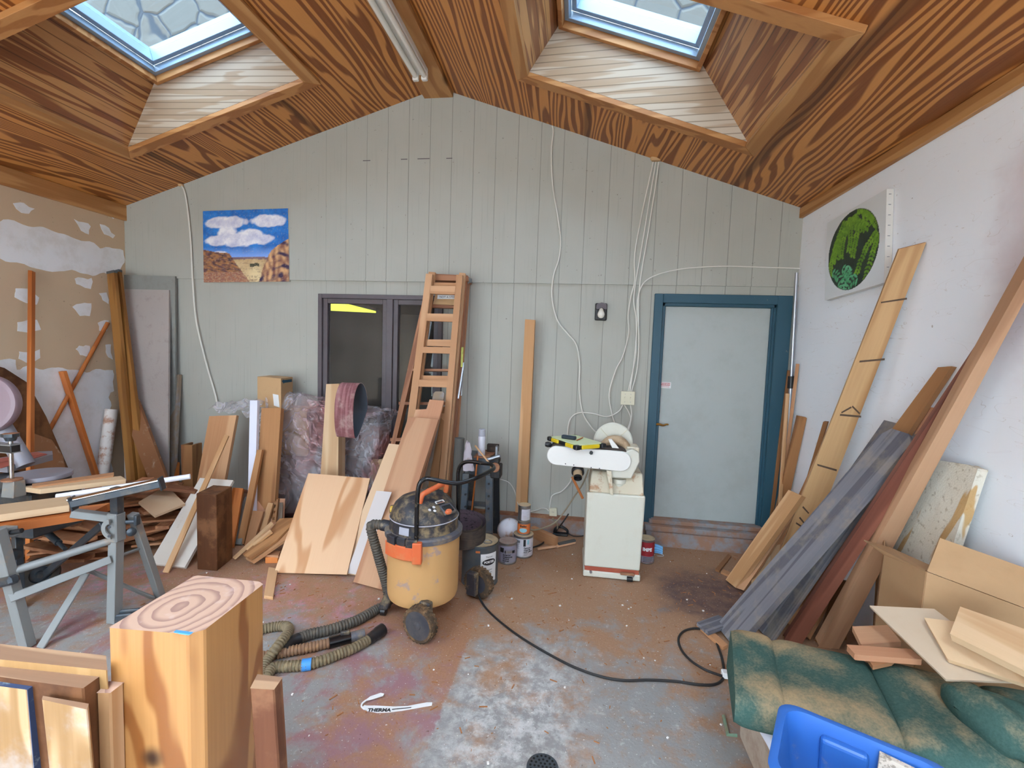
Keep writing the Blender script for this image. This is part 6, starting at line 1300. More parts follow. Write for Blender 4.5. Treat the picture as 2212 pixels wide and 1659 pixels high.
# ---- heap of reddish offcuts under the saw stand
protos = []
for k in range(9):
    r = random.Random(k+20); Lk, Wk, Tk = r.uniform(.14, .44), r.uniform(.035, .12), r.uniform(.014, .026)
    mb = MB(); s = r.uniform(-.04, .04) if k % 2 else 0
    mb.hexa([(-Wk/2, -Tk/2, -Lk/2), (Wk/2, -Tk/2, -Lk/2+s), (Wk/2, Tk/2, -Lk/2+s), (-Wk/2, Tk/2, -Lk/2)], [(-Wk/2, -Tk/2, Lk/2), (Wk/2, -Tk/2, Lk/2-s*.5), (Wk/2, Tk/2, Lk/2-s*.5), (-Wk/2, Tk/2, Lk/2)])
    protos.append((mb.obj('offcut', 'scrap', None, None, .0015), Lk, Wk, Tk))
r = random.Random(5); HM = {}; CS = .02       # heap: each piece dropped flat on whatever lies under it
def cells(x, y, yaw, L, W):
    n1, n2 = max(2, int(L/CS)+2), max(2, int(W/CS)+2); c_, s_ = math.cos(yaw), math.sin(yaw); out = set()
    for i in range(n1+1):
        for j in range(n2+1):
            a, b = L*(i/n1-.5), W*(j/n2-.5); out.add((int(math.floor((x+a*c_-b*s_)/CS)), int(math.floor((y+a*s_+b*c_)/CS))))
    return out
for k in range(150):
    src, Lk, Wk, Tk = protos[k % len(protos)]; o = src if k < len(protos) else src.copy()
    if k >= len(protos): scene.collection.objects.link(o)
    best = None
    for _ in range(26 if k < 120 else 10):
        x, y = r.gauss(-3.55, .42), r.gauss(3.08, .32)
        if not (-4.15 < x < -3.1 and 2.62 < y < 3.70) or (x > -3.45 and y < 3.05): continue
        yaw = r.gauss(.35, .75); cs_ = cells(x, y, yaw, Lk+.005, Wk+.005); z = max(HM.get(c_, 0) for c_ in cs_)+.001
        sc = z+.10*abs(x+3.5)+.12*abs(y-3.2)
        if best is None or sc < best[0]: best = (sc, z, x, y, yaw, cs_)
    if best is None: best = (0, 0, -3.4, 3.2, 0, [])
    _, z, x, y, yaw, cs_ = best; ti = r.uniform(-.03, .03) if k < 112 else r.uniform(.04, .22)*r.choice((-1, 1)); dz = abs(math.sin(ti))*Lk/2
    for c_ in cs_: HM[c_] = z+Tk+dz*.6
    o.matrix_world = Matrix.Translation((x, y, z+Tk/2+dz)) @ Matrix.Rotation(yaw, 4, 'Z') @ Matrix.Rotation(ti, 4, 'Y') @ Matrix.Rotation(PI/2, 4, 'Y') @ Matrix.Rotation(PI/2, 4, 'Z')
    tag(o, 'reddish-brown wood offcut in the scrap heap under the saw stand', 'offcut', 'reddish offcuts heaped under the saw stand')
# ---- foreground timber
def mk_beam():
    t = NT('varnished_beam'); p = t.obj(); x, y, z = t.sep(p)
    q = t.vm('MULTIPLY', p, (1, 1, .16)); n = t.noise(q, 3.0, 3.0, .5, .6)
    rg = t.sstep(t.math('MULTIPLY_ADD', t.math('SINE', t.math('MULTIPLY', n, 62.0)), .5, .5), .30, .85)
    c = t.mix(rg, rgb('B4824C'), rgb('844F24')); c = t.mix(t.math('MULTIPLY', t.noise(t.vm('MULTIPLY', p, (120, 120, 4)), 1.0, 2.0), .5), c, rgb('8A5426'))
    dk = t.node('ShaderNodeVectorMath', operation='DISTANCE'); t.put(dk.inputs[0], p); dk.inputs[1].default_value = (.085, 0, -.265)
    c = t.mix(t.sstep(t.math('ADD', dk.outputs['Value'], t.math('MULTIPLY', n, .03)), .05, .02), c, rgb('3A2416'))
    t.bump(n, .1, .003)
    return t.done(c, .38, coat=.25)
def mk_end():
    t = NT('beam_end_grain'); p = t.obj(); x, y, z = t.sep(p)
    v = t.comb(t.math('SUBTRACT', x, .085), t.math('MULTIPLY', t.math('SUBTRACT', y, .11), .8), 0); w_ = t.vm('ADD', v, t.vm('SCALE', t.noise(p, 9, 3.0, col=True), .03))
    ln = t.node('ShaderNodeVectorMath', operation='LENGTH'); t.put(ln.inputs[0], w_); rr = t.math('FRACT', t.math('MULTIPLY', ln.outputs['Value'], 46))
    c = t.mix(t.sstep(rr, .45, .98), rgb('BC9A84'), rgb('967468')); c = t.mix(t.math('MULTIPLY', t.sstep(t.noise(p, 26, 5.0), .55, .7), .4), c, rgb('C9B0A8'))
    return t.done(c, .7)
M['beam'] = mk_beam(); M['beamend'] = mk_end(); M['bluepaint'] = plain('blue_paint', '4A90C4', .5)
zT = 1.05; A = [onZ(x, y, zT) for x, y in ((234, 1356), (405, 1370), (443, 1360), (568.6, 1262), (560, 1256), (427, 1243), (418, 1245))]
o0 = A[0].copy(); o0.z = 0
mb = MB(); n = len(A); top_ = [a-o0 for a in A]; bot_ = [V((a.x, a.y, 0)) for a in top_]
mb.add(bot_+top_, [(i, (i+1) % n, n+(i+1) % n, n+i) for i in range(n)]+[tuple(reversed(range(n)))], 0); mb.add(top_, [tuple(range(n))], 1)
fix_normals(mb)
mb.v = [q-V((0, 0, zT)) for q in mb.v]
bm_ = tag(mb.obj('beam', ['beam', 'beamend'], None, Matrix.Translation(o0+V((0, 0, zT))), .003), 'thick square timber beam standing on end in the left foreground', 'beam')
a = A[1]-o0-V((0, 0, zT)); MB().hexa([a+V((-.022, -.0012, -.001)), a+V((.003, -.0012, -.001)), a+V((.003, .001, -.001)), a+V((-.022, .001, -.001))], [a+V((-.03, -.0012, .0015)), a+V((.008, -.0012, .0015)), a+V((.008, .006, .0015)), a+V((-.03, .006, .0015))]).obj('paint_spot', 'bluepaint', bm_)
g = 'boards standing on edge in the left foreground'
def standing(name, px, z, mats, lab, cat, lean=(0, 0), zb=0.0, topm=None):
    """a board whose top edge is seen from above: the top outline at its height, carried down to the floor"""
    Q = [onZ(x, y, z) for x, y in px]; n = len(Q); o = Q[0].copy(); o.z = zb; mb = MB()
    t_ = [q-o for q in Q]; b_ = [V((q.x+lean[0]*(z-zb), q.y+lean[1]*(z-zb), 0)) for q in t_]
    mb.add(b_+t_, [(i, (i+1) % n, n+(i+1) % n, n+i) for i in range(n)]+[tuple(reversed(range(n)))], 0)
    mb.add(t_, [tuple(range(n))], 1 if topm else 0); fix_normals(mb)
    return tag(mb.obj(name, [mats]+([topm] if topm else []), None, Matrix.Translation(o), .003), lab, cat, g)
M['fgpine'] = wood('foreground_pine', 'B89466', '967044', freq=4, sc=7, sq=.06, rough=.5, var=.03)
M['fgpinex'] = wood('foreground_pine_edge', 'B49272', '84644E', freq=5, sc=12, sq=.05, axis=0, rough=.6, var=.05)
M['bluedge'] = plain('blue_painted_edge', '30405E', .6, dirt='9FB0B0', damt=.6, dscale=26, thr=(.55, .68))
M['osb'] = wood('foreground_plywood', 'BC9870', '86633A', freq=5.0, sc=5, sq=.22, sharp=(.5, .95), rough=.55, var=.03, dirt='B9C6D0', dirtamt=.25)
standing('lumber', [(-230, 1401), (-230, 1366), (229, 1416), (232, 1448)], .98, 'fgpine', 'pale plank on edge, farthest back of the boards left of the beam', 'plank', (0, .03), 0, 'fgpinex')
standing('lumber', [(-230, 1430), (-230, 1408), (217, 1460), (179, 1487)], .965, 'darkwood', 'plank on edge with a dark rough face, second behind the blue-edged panel', 'plank', (.02, .02), 0, 'fgpinex')
pb_ = standing('panel', [(-230, 1452), (-230, 1436), (82, 1472), (58, 1490)], .955, 'osb', 'pale panel with a blue-painted edge at the bottom left corner', 'panel', (.05, .0), 0, 'bluedge')
t_ = [onZ(58, 1490, .955)-pb_.location, onZ(82, 1472, .955)-pb_.location]; dn = V((.05*.955, 0, -.955)); k_ = V((.0015, 0, 0))
mb = MB(); mb.hexa([t_[0]+dn, t_[0]+dn+k_, t_[1]+dn+k_, t_[1]+dn], [t_[0], t_[0]+k_, t_[1]+k_, t_[1]]); fix_normals(mb); mb.obj('painted_end', 'bluedge', pb_)
standing('panel', [(90, 1511), (92.6, 1503), (192, 1520), (188, 1533)], .945, 'osb', 'plywood piece with wavy grain just right of the blue-edged panel', 'panel', (.045, .02), 0, 'fgpinex')
standing('post', [(208, 1497), (238, 1497), (268, 1474), (236, 1471)], .94, 'fir', 'slim pinkish post squeezed against the left side of the beam', 'post', (0, .0), 0, 'beamend')
standing('post', [(540, 1487), (592, 1490), (611, 1463), (556, 1456)], .93, 'redwood', 'reddish post behind the right side of the beam', 'post', (.04, .03), 0, 'fgpinex')
tag(MB().box((0, 0, .03), (.10, .06, .05), 0, Matrix.Rotation(.4, 4, 'Z')).box((.03, .0, .06), (.10, .02, .02), 0, Matrix.Rotation(.4, 4, 'Z')).obj('clamp_foot', 'standdark', None, Matrix.Translation(onZ(268, 1342)), .006), 'dark metal foot lying by the stand leg behind the beam', 'metal part')
# ================================================================== RIGHT-HAND LUMBER, CARDBOARD BOX, CUSHION, BIN
g = 'lumber leaning on the right wall'
M['weathered'] = wood('weathered_grey', '7E7C80', '56545A', freq=6, sc=9, sq=.03, rough=.85, var=.04, dirt='A8977C', dirtamt=.3)
M['reddark'] = wood('reddish_rail', '8E5A48', '6A3E32', freq=3, sc=6, rough=.5, var=.03)
M['railpale'] = wood('pale_rail', 'C29A78', '9E7658', freq=3, sc=7, rough=.55, var=.03)
M['tallpine'] = wood('tall_pine', 'D2AC7C', '9C6C3E', freq=3, sc=5, sq=.06, rough=.6, knots=1.6, var=.03)
M['pencil'] = plain('pencil_mark', '5A4838', .8)
slab('board', [(1655, 1222), (1690, 1230), (1790, 985), (1762, 988)], [(1655, 1222), (1690, 1232), (1776, 986, 'x', XR-.03)], .025, 'cedar', 'tan board half hidden left of the tall pine board', 'board', g)
slab('stick', [(1688, 1215), (1698, 1217), (1787, 916), (1778, 915)], [(1688, 1212), (1698, 1216), (1782, 915, 'x', XR-.02)], .02, 'brownwood', 'thin brown stick leaning on the wall beside the tall pine board', 'stick', g)
tp_pl = [(1657, 1262), (1712, 1275), (1972, 531, 'x', XR-.035)]
tp_ = slab('board', [(1657, 1262), (1712, 1275), (2001, 524), (1942, 539)], tp_pl, .028, 'tallpine', 'tallest pale pine board with dark saw marks, leaning to the fern painting', 'board', g)
pa = tp_.matrix_basis.translation.copy(); pn = tp_.matrix_basis.to_3x3().col[1].normalized(); pn = -pn if pn.dot(CAM-pa) < 0 else pn
def mark(poly, par=tp_):
    q = [onP(x, y, pa+pn*.0004, pn) for x, y in poly]; mb = MB(); mb.hexa(q, [p+pn*.0008 for p in q]); fix_normals(mb); I = par.matrix_basis.inverted(); mb.v = [I @ p for p in mb.v]; mb.obj('saw_mark', 'pencil', par)
for poly in ([(1903, 652), (1959, 643), (1959, 647), (1903, 655)], [(1857, 779), (1911, 774), (1911, 778), (1856, 783)], [(1815, 894), (1860, 898), (1860, 902), (1814, 898)], [(1842, 876), (1858, 892), (1856, 895), (1840, 879)], [(1838, 878), (1817, 890), (1818, 893), (1840, 881)], [(1765, 1002), (1808, 1014), (1807, 1018), (1766, 1006)],
             [(1720, 1128), (1742, 1142), (1740, 1145), (1719, 1131)], [(1728, 1116), (1744, 1136), (1742, 1138), (1726, 1119)], [(1735, 1093), (1748, 1108), (1746, 1110), (1733, 1096)]): mark(poly)
slab('board', [(1588, 1276), (1606, 1283), (1738, 1088), (1726, 1076)], [(1588, 1272), (1606, 1280), (1732, 1080, 'x', 1.58)], .03, 'cedar', 'second short board right under the short knotty pink one', 'board', g)
slab('board', [(1567, 1256), (1589, 1274), (1731, 1075), (1703, 1062)], [(1567, 1256), (1589, 1274), (1717, 1068, 'x', 1.48)], .035, 'fir', 'short knotty pinkish board leaning lowest, left of the grey plank', 'board', g)
slab('board', [(1622, 1290), (1668, 1322), (1684, 1191), (1621, 1211)], [(1622, 1288), (1665, 1300), (1652, 1200, 'x', 1.42)], .018, 'palewood', 'small upright plywood piece left of the grey plank', 'board', g, ax=(0, 3))
slab('board', [(1655, 1298), (1702, 1340), (2055, 800), (2025, 802)], [(1655, 1298), (1690, 1325), (2040, 801, 'x', XR-.03)], .03, 'brownwood', 'brown board rising behind the top of the grey plank', 'board', g)
slab('stick', [(1713, 1330), (1726, 1338), (2011, 886), (1999, 884)], [(1713, 1326), (1726, 1336), (2005, 885, 'x', XR-.02)], .02, 'cedark', 'pinkish stick rising just right of the brown board', 'stick', g)
slab('board', [(1612, 1338), (1662, 1392), (1980, 934), (1909, 916)], [(1612, 1334), (1650, 1374), (1945, 925, 'x', 1.70)], .03, 'weathered', 'grey plank underneath the uppermost weathered plank', 'plank', g)
slab('board', [(1547, 1358), (1586, 1408), (1967, 968), (1962, 947), (1925, 935), (1896, 950)], [(1547, 1356), (1584, 1402), (1935, 945, 'x', 1.60)], .035, 'weathered', 'wide weathered grey plank with clipped corners, uppermost of the leaning lumber', 'plank', g, ax=(0, 5), bevel=.004)
slab('rail', [(1692, 1388), (1732, 1396), (2275, 560), (2250, 556)], [(1692, 1384), (1728, 1392), (2262, 558, 'x', XR-.036)], .032, 'reddark', 'long dark reddish handrail leaning on the right wall', 'rail', g, bevel=.016)
slab('rail', [(1766, 1404), (1812, 1408), (2308, 480), (2284, 480)], [(1766, 1400), (1812, 1406), (2296, 480, 'x', XR-.10)], .05, 'railpale', 'long pale handrail leaning in front of the dark reddish one', 'rail', g, bevel=.016)
slab('board', [(1690, 1345), (1745, 1385), (1810, 1270), (1780, 1245)], [(1690, 1340), (1735, 1385), (1795, 1258, 'x', 1.62)], .018, 'cedar', 'low tan board between the grey plank and the reddish rail', 'board', g)
slab('board', [(1768, 1378), (1828, 1388), (1834, 1262), (1808, 1256)], [(1768, 1374), (1822, 1390), (1824, 1260, 'x', 1.6)], .02, 'brownwood', 'triangular brown plywood piece between the two long rails', 'board', g, ax=(0, 3))
slab('foam_sheet', [(1856, 1235), (2030, 1262), (2112, 1013), (2090, 1004), (1982, 987)], [(1856, 1235, 'x', 1.60), (2112, 1013, 'x', 1.70), (1982, 987, 'x', 1.70)], .045, None, 'dirty white foam sheet with yellow drip stains leaning on the right wall', 'foam sheet', None, lift=False, ax=(0, 4)) if False else None
def mk_foam():
    t = NT('stained_foam'); p = t.obj(); x, y, z = t.sep(p)
    c = t.mix(t.noise(p, 6, 4.0), rgb('CFC8B4'), rgb('DAD6C8')); c = t.mix(t.math('MULTIPLY', t.sstep(t.noise(p, 40, 3.0), .55, .7), .5), c, rgb('8A7A5A'))
    dr = t.noise(t.vm('MULTIPLY', p, (16, 16, 2.2)), 1.0, 2.0); c = t.mix(t.math('MULTIPLY', t.sstep(dr, .60, .66), .8), c, rgb('B88A3E'))
    c = t.mix(t.sstep(x, .115, .135), c, rgb('E4E2DC'))
    t.bump(t.noise(p, 110, 2.0), .5, .006); return t.done(c, .85)
M['foam'] = mk_foam()
slab('foam_sheet', [(1856, 1235), (2030, 1262), (2112, 1013), (2090, 1004), (1982, 987)], [(1856, 1235, 'x', 1.62), (2112, 1013, 'x', 1.69), (1982, 987, 'x', 1.69)], .04, 'foam', 'dirty white foam sheet with yellow drip stains leaning on the right wall', 'foam sheet', None, lift=False, ax=(0, 4), bevel=.008)
# small bits on the floor at the foot of the lumber
g2 = 'bits of wood on the floor by the leaning lumber'
lz = lambda name, px, z, th, mat, lab, cat='offcut': slab(name, px, [px[0]+('z', z), px[1]+('z', z), px[2]+('z', z)], th, mat, lab, cat, g2)
lz('stick', [(1545, 1229), (1554, 1233), (1580, 1200), (1573, 1196)], .016, .015, 'brownwood', 'short brown stick on the floor before the door, pointing at it', 'stick')
lz('stick', [(1557, 1235), (1578, 1244), (1584, 1238), (1562, 1229)], .016, .015, 'cedar', 'stubby tan stick on the floor at the end of the knotty pink board', 'stick')
lz('offcut', [(1505, 1344), (1530, 1366), (1582, 1346), (1552, 1328)], .045, .02, 'weathered', 'grey offcut lying at the foot of the weathered plank')
lz('stick', [(1504, 1347), (1562, 1398), (1572, 1392), (1516, 1342)], .022, .02, 'cedar', 'tan stick lying under the grey offcut by the cushion', 'stick')
# ---- open cardboard box against the right wall
M['card'] = plain('corrugated_card', 'AA8660', .8, dirt='9A7650', damt=.35, dscale=4); M['cardedge'] = plain('card_edge', 'D0AE84', .8)
XB_ = 1.37; YB_ = 1.98
c0 = onY(2002, 1235, YB_); ct = c0.z; cbx = empty('cardboard_box', (c0.x, c0.y, 0), 'large open cardboard box between the right wall and the green cushion', 'cardboard box')
T3 = lambda p: V(p)-cbx.location
def sheetq(name, Q, th=.005, mat='card'):
    a, b, c = Q[0], Q[1], Q[2]; nn = (b-a).cross(c-a).normalized(); mb = MB(); mb.add([T3(q)+nn*th/2 for q in Q]+[T3(q)-nn*th/2 for q in Q], [tuple(range(len(Q))), tuple(reversed(range(len(Q), 2*len(Q))))]+[(i, len(Q)+i, len(Q)+(i+1) % len(Q), (i+1) % len(Q)) for i in range(len(Q))]); fix_normals(mb); return mb.obj(name, mat, cbx)
cr = onY(2212, 1314, YB_-.07); xr2 = XR-.02; k = (xr2-c0.x)/(cr.x-c0.x); R1 = c0.lerp(cr, k)
C0b = V((c0.x-.02, c0.y, .002)); R1b = V((R1.x, R1.y, .002))
sheetq('front_wall', [C0b, R1b, R1, c0])
f1 = onY(2030, 1162, YB_+.02); f2_ = onY(2212, 1226, YB_-.03); f2 = f1.lerp(f2_, (xr2-f1.x)/(f2_.x-f1.x)); sheetq('flap', [c0+V((0, 0, .002)), R1+V((0, 0, .002)), f2, f1])
lb = onX(1911, 1199, c0.x+.02); lbb = V((lb.x-.02, lb.y, .002)); sheetq('side_wall', [lbb, C0b, c0, lb])
Xw = XR-.012; ib0, ib1 = onX(1901, 1121, Xw-.02), onX(2030, 1164, Xw-.02)
sheetq('far_wall', [V((Xw, ib0.y, .002)), V((Xw, YB_-.0, .002)), V((Xw-.02, YB_+.0, ib1.z)), ib0])
sheetq('back_wall', [lbb, V((Xw, ib0.y, .002)), V((Xw, ib0.y, lb.z)), lb])
g0, g1, g2_ = onX(1866, 1167, lb.x+.02), onX(1922, 1183, lb.x+.10), onX(1996, 1232, c0.x+.03); sheetq('flap', [lb, c0+V((0, .01, 0)), g2_+V((.05, 0, .01)), g1, g0])
mb = MB(); pz = onX(2010, 1172, Xw-.05); mb.box(tuple(T3(pz)), (.006, .10, .11)); ob_ = mb.obj('printed_carton', 'standdark', cbx); MB().lathe([(.03, 0), (.03, .004), (0, .004)], 24, frame(T3(pz)+V((-.004, 0, .01)), (-1, 0, 0))).obj('round_label', 'lbl_orange', ob_)
# ---- green quilted cushion, dusted with sawdust
def mk_cush():
    t = NT('green_velour'); p = t.obj(); x, y, z = t.sep(p)
    nrm = t.sep(t.node('ShaderNodeNewGeometry').outputs['Normal'])[2]
    n = t.noise(p, 2.6, 7.0, .62, .2); f = t.noise(p, 120, 3.0, .7)
    c = t.mix(f, rgb('2A4540'), rgb('4A655C'))
    d_ = t.math('ADD', n, t.math('MULTIPLY', nrm, .10)); d_ = t.math('ADD', d_, t.math('MULTIPLY', f, .16))
    c = t.mix(t.math('MULTIPLY', t.sstep(d_, .56, .84), .95), c, rgb('A88E6A'))
    t.bump(f, .3, .003); return t.done(c, .9, spec=.15)
M['velour'] = mk_cush()
ZC, HC = .425, .085
q0, q1 = onZ(1578, 1352, ZC+HC*.75), onZ(1588, 1532, ZC+HC*.2)
cu_o = V((q1.x, q1.y, 0)); cu = empty('cushion', cu_o, 'dark green quilted cushion covered with sawdust, bottom right', 'cushion')
ev = (q0-q1); ev.z = 0; Lv = ev.length; ev.normalize(); eu = V((ev.y, -ev.x, 0)); Lu = 1.12
seams = [0, .135, .42, .72, 1.0]
def cushpt(u, v):
    # u runs along the cushion, across its sewn channels; v goes round the section
    x = u*Lu; k = max(i for i in range(4) if u >= seams[i]-1e-9); s = min(1, max(0, (u-seams[k])/(seams[k+1]-seams[k])))
    e_ = abs(2*s-1); puff = (1-e_**4)**.5
    if u < .5*seams[1] : puff = max(puff, .55) if u < .004 else puff
    a = PI*(1.25-1.5*v); ca, sa_ = math.cos(a), math.sin(a)
    ce = math.copysign(abs(ca)**.5, ca); se = math.copysign(abs(sa_)**.6, sa_)
    wv = Lv*.5*(1+ce*(.955+.045*puff)); z = ZC+HC*se*(.70+.30*puff)*(1+.25*(wv/Lv-.5))
    p_ = eu*x
    z += (.010*nz(x*6, wv*6, 2)+.012*nz(x*2.2, wv*2.2, 6))*(1 if se > 0 else .3)
    wv += .008*nz(x*7, z*7, 4)+.05*u
    return p_+ev*(Lv-wv) if False else p_+ev*wv+V((0, 0, z))
mb = MB(); N_ = 150
mb.grid(lambda u, v: cushpt(u, v), N_, 50)
for u_ in (0, 1):
    cc_ = sum((cushpt(u_, v/50) for v in range(51)), V())/51+eu*(-.02 if u_ == 0 else .02); mb.add([cushpt(u_, v/50) for v in range(51)]+[cc_], [((v, v+1, 51) if u_ == 0 else (v+1, v, 51)) for v in range(50)]+[(50, 0, 51)], 0, True)
fix_normals(mb); mb.obj('quilted_pad', 'velour', cu)
def roll(u, v):
    a = 2*PI*u; t_ = v; e = (1-abs(2*t_-1)**4)**.5 if 0 < t_ < 1 else 0
    p = onZ(2046, 1500, .55).lerp(onZ(2300, 1590, .55), t_)
    return p-cu_o+V((.0, .13*math.cos(a)*e-.03, .07*math.sin(a)*e+.02*nz(t_*7, u*3, 3)-.02))
mb = MB(); mb.grid(lambda u, v: roll(u, v), 28, 30, 0, True, True); mb.obj('bolster', 'velour', cu)
# what the cushion rests on
M['beige'] = plain('beige_plastic', 'B0A090', .6, dirt='8A6A50', damt=.6)
a = onZ(1612, 1600, .26)
mb = MB(); mb.bb((a.x+.10, a.y+.03, 0), (a.x+.95, a.y+.34, .27)); tag(mb.obj('storage_box', 'beige', None, None, .02, 0, 0, 3), 'beige plastic box underneath the green cushion', 'box')
tag(MB().tube(smoothpts([onZ(1652, 1575, .30), onZ(1672, 1610, .29), onZ(1690, 1655, .285), onZ(1702, 1700, .285)], 6), .022, 12, flat=.5).obj('trim_strip', 'whitevinyl'), 'curved white plastic strip below the front of the cushion', 'strip')
M['greenbit'] = plain('green_plastic', '6A8A74', .5, dirt='8A6A4A', damt=.6)
mb = MB(); a = onZ(1562, 1548, 0); b = onZ(1572, 1590, 0); c = onZ(1592, 1592, 0); mb.tube([a+V((0, 0, .006)), b+V((0, 0, .006)), c+V((0, 0, .006))], .008, 6, flat=.5); tag(mb.obj('bracket', 'greenbit'), 'small green L-shaped bit on the floor by the cushion', 'bracket')
# ---- boards on the cushion
g = 'boards dropped on the green cushion'
M['whiteply'] = plain('white_laminate', 'C2AE96', .25, dirt='BCA488', damt=.3)
def flat(name, px, zs, th, mat, lab, ax=(0, 1), **k): return slab(name, px, [(px[i][0], px[i][1], 'z', z) for i, z in zs], th, mat, lab, 'board', g, lift=False, ax=ax, **k)
flat('board', [(1860, 1392), (1947, 1386), (1917, 1350), (1841, 1353)], ((0, .545), (1, .550), (3, .545)), .02, 'cedark', 'pinkish knotty board end sticking out left, under the laminate')
flat('offcut', [(1886, 1439), (1927, 1430), (1960, 1400), (1862, 1405)], ((0, .535), (1, .54), (3, .54)), .015, 'cedar', 'small light offcut lowest on the cushion, under the moulded rail')
flat('rail', [(1848, 1414), (1995, 1425), (1967, 1402), (1828, 1392)], ((0, .560), (1, .565), (3, .562)), .022, 'cedark', 'short rounded pinkish rail lying on the cushion', bevel=.006)
flat('laminate_panel', [(1878, 1308), (2044, 1468), (2190, 1473), (2057, 1344), (2018, 1315)], ((0, .66), (1, .58), (3, .68)), .008, 'whiteply', 'pale glossy laminate panel with splashes, lying on the cushion')
flat('plywood_piece', [(1996, 1334), (2047, 1424), (2240, 1486), (2240, 1412), (2100, 1347)], ((0, .69), (1, .625), (3, .71)), .018, 'palewood', 'plywood piece with a dark left edge lying on the laminate panel')
flat('plank', [(2052, 1369), (2240, 1462), (2240, 1368), (2074, 1310)], ((0, .715), (1, .715), (3, .77)), .028, 'palewood', 'light striped plank, topmost of the boards on the cushion')
# ---- blue recycling bin
M['binblue'] = plain('blue_bin_plastic', '2F66B4', .4, dirt='B0A090', damt=.55, dscale=7, thr=(.58, .74))
zR_ = .60; P1, P2 = onZ(1690, 1512, zR_), onZ(2004, 1640, zR_)
ex = (P2-P1); Wb = ex.length+.05; ex.normalize(); ey = V((ex.y, -ex.x, 0)); Db = .30
bi = empty('recycling_bin', (P1.x, P1.y, .0), 'blue plastic bin with dusty rim and offcuts inside, bottom right foreground', 'bin')
def rrect(w0, w1, d0, d1, r, n=6):
    pts = []
    for cx_, cy_, a0 in ((w1-r, d1-r, 0), (w0+r, d1-r, 90), (w0+r, d0+r, 180), (w1-r, d0+r, 270)):
        pts += [(cx_+r*math.cos(math.radians(a0+90*i/n)), cy_+r*math.sin(math.radians(a0+90*i/n))) for i in range(n+1)]
    return pts
def binring(ins, z, r=.05): return [ex*x+ey*y+V((0, 0, z)) for x, y in rrect(ins, Wb-ins, ins, Db-ins, r)]
zb0 = .30
rings = [binring(.05, zb0), binring(.012, zR_-.03), binring(.0, zR_-.025), binring(-.006, zR_-.004), binring(.0, zR_), binring(.014, zR_-.002), binring(.02, zR_-.03), binring(.055, zb0+.01)]
mb = MB(); k = len(rings[0]); mb.add([p for q in rings for p in q], [(j*k+i, j*k+(i+1) % k, (j+1)*k+(i+1) % k, (j+1)*k+i) for j in range(len(rings)-1) for i in range(k)], 0, True)
mb.add(rings[0], [tuple(range(k))]); mb.add(rings[-1], [tuple(range(k))]); mb.obj('tub', 'binblue', bi)
mb = MB(); mb.bb((.10, .014, zR_-.17), (.21, .045, zR_-.035), 0, Matrix(((ex.x, ey.x, 0, 0), (ex.y, ey.y, 0, 0), (0, 0, 1, 0), (0, 0, 0, 1)))); mb.obj('handle_pocket', 'binblue', bi, None, .012, 0, 0, 3)
mb = MB(); mb.bb((P1.x-.05, P1.y-.55, 0), (P1.x+.45, P1.y+.02, .297)); tag(mb.obj('storage_box', 'beige', None, Matrix.Translation((.0, 0, 0)), .02, 0, 0, 3), 'beige plastic box carrying the blue bin', 'box')
M['speckle'] = plain('speckled_board', 'CDBFAE', .8, dirt='7A6A5A', damt=.7, dscale=45, thr=(.52, .6))
E2 = lambda x, y, z: bi.location+ex*x+ey*y+V((0, 0, z))
q = [E2(.22, .06, .40), E2(.36, .10, .40), E2(.36, .04, .585), E2(.23, .024, .585)]
mb = MB(); mb.hexa(q, [p+ey*.015 for p in q]); fix_normals(mb); tag(mb.obj('board', 'speckle'), 'speckled pale board standing inside the blue bin', 'board')
q = [E2(.27, .10, .40), E2(.32, .12, .40), E2(.31, .11, .53), E2(.265, .09, .54)]
mb = MB(); mb.hexa(q, [p+ey*.004 for p in q]); fix_normals(mb); tag(mb.obj('paper_scrap', 'label_white'), 'white paper scrap inside the blue bin', 'paper')
mb = MB(); mb.add([E2(x, y, .40)-bi.location for x, y in rrect(.045, Wb-.045, .045, Db-.045, .05)], [tuple(range(28))]); mb.obj('sawdust_fill', 'sandylid', bi)
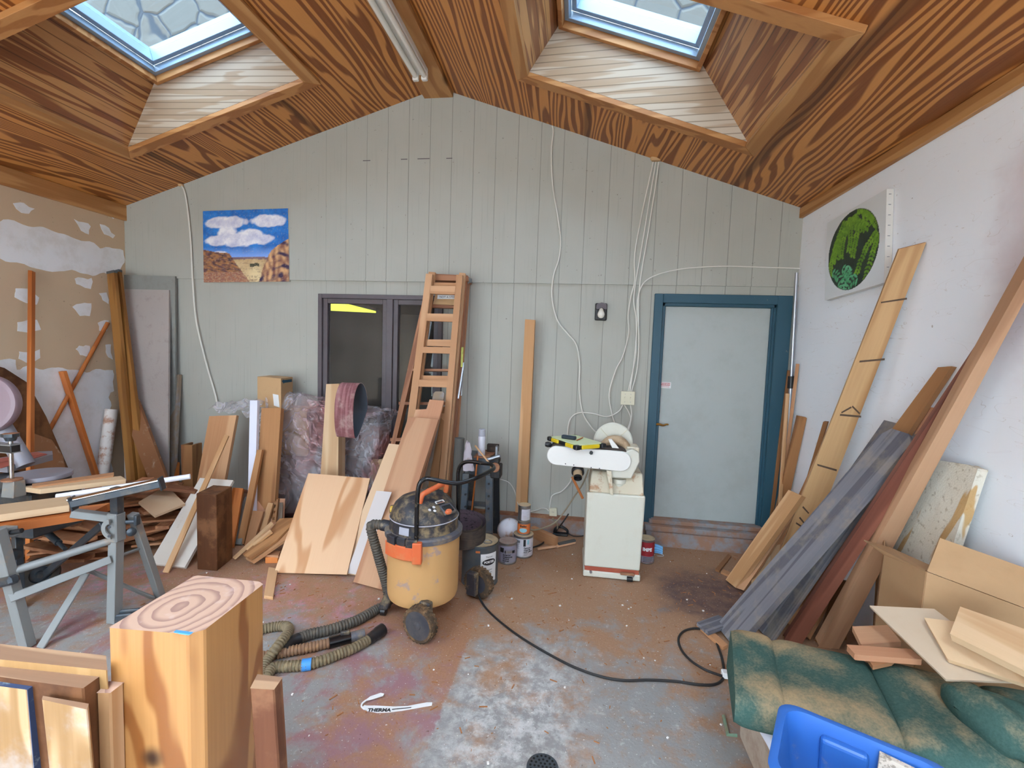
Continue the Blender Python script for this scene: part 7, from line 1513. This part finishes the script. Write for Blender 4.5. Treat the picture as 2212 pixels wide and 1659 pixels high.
# ================================================================== FLOOR BITS
def mk_strip():
    c = [onZ(x, y, .002) for x, y in ((786, 1536), (800, 1537), (850, 1536), (890, 1531), (932, 1524))]
    o = c[0].copy(); ob = empty('packing_strip', o, 'torn white packing strip with black lettering lying on the red floor', 'strip')
    f = [(787, 1523), (792, 1524), (812, 1524), (850, 1526), (880, 1525), (905, 1520), (922, 1517), (934, 1517), (933, 1522), (905, 1527), (870, 1533), (840, 1537), (815, 1538), (792, 1534), (782, 1528)]
    q = [onZ(x, y, .006)-o for x, y in f]; n = len(q); mb = MB(); mb.add([p-V((0, 0, .005)) for p in q]+q, [tuple(range(n, 2*n)), tuple(reversed(range(n)))]+[(i, (i+1) % n, n+(i+1) % n, n+i) for i in range(n)]); fix_normals(mb); mb.obj('band', 'label_white', ob)
    f = [(788, 1513), (800, 1504), (822, 1496.5), (830, 1498), (828, 1502), (806, 1509)]; q = [onZ(x, y, .012)-o for x, y in f]; n = len(q); mb = MB(); mb.add([p-V((0, 0, .004)) for p in q]+q, [tuple(range(n, 2*n)), tuple(reversed(range(n)))]+[(i, (i+1) % n, n+(i+1) % n, n+i) for i in range(n)]); fix_normals(mb); mb.obj('torn_end', 'label_white', ob)
    mb = MB(); mb.tube(smoothpts([onZ(790, 1513, .012)-o, onZ(783, 1519, .012)-o, onZ(781, 1526, .008)-o, onZ(787, 1532, .006)-o], 5), .004, 6); mb.obj('fold', 'label_white', ob)
    v_, f_ = text_geo('THERMA', .026, .0014, False); a, b = onZ(794, 1535.5, .0068)-o, onZ(842, 1535.5, .0068)-o; u_ = (b-a).normalized(); w_ = V((-u_.y, u_.x, 0))
    mb = MB(); mb.add([a+u_*q[0]*1.0+w_*(q[1]+.004) for q in v_], f_); 
    a, b = onZ(846, 1533.5, .0068)-o, onZ(888, 1529, .0068)-o; w2 = V((0, .006, 0)); mb.add([a, b, b+w2*.8, a+w2], [(0, 1, 2, 3)]); mb.obj('lettering', 'ink', ob)
mk_strip()
M['drainiron'] = plain('cast_iron', '4A5258', .5, .5, dirt='7A5A40', damt=.4); M['hole'] = plain('drain_hole', '0A0A0A', .9)
c = onZ(1172, 1659); rd = abs(onZ(1208, 1650).x-onZ(1138, 1650).x)/2
dr_ = empty('floor_drain', (c.x, c.y, 0), 'round perforated iron floor drain at the bottom edge', 'drain')
MB().lathe([(rd, .001), (rd*.98, .005), (0, .006)], 36).obj('grate', 'drainiron', dr_)
mb = MB()
for ring_, n in ((.0, 1), (.25, 6), (.5, 12), (.76, 18)):
    for i in range(n): a = 2*PI*i/n; mb.lathe([(rd*.075, .0062), (rd*.075, .0068), (0, .0068)], 10, Matrix.Translation((rd*ring_*math.cos(a), rd*ring_*math.sin(a), 0)))
mb.obj('hole_pattern', 'hole', dr_)
# sawdust chips and crumbs scattered over the concrete
M['chip'] = plain('wood_chip', 'A06A40', .8); M['crumb'] = plain('white_crumb', 'E4E0DA', .7)
r = random.Random(11); mb = MB()
for k in range(900):
    x, y = r.uniform(-2.6, 1.5), r.uniform(1.5, 4.0)
    if y < 2.4 and r.random() < .55: continue
    s = r.uniform(.003, .012); Mx = Matrix.Translation((x, y, .002)) @ Matrix.Rotation(r.uniform(0, 6), 4, 'Z')
    if r.random() < .12: mb.box((0, 0, s*.2), (s, s*.8, s*.5), 1, Mx)
    else: mb.box((0, 0, .001), (s*r.uniform(1, 4), s*.5, .003), 0, Mx)
tag(mb.obj('wood_chips', ['chip', 'crumb']), 'wood chips and crumbs scattered over the concrete floor', 'wood chips', None, 'stuff')
bpy.context.view_layer.update()
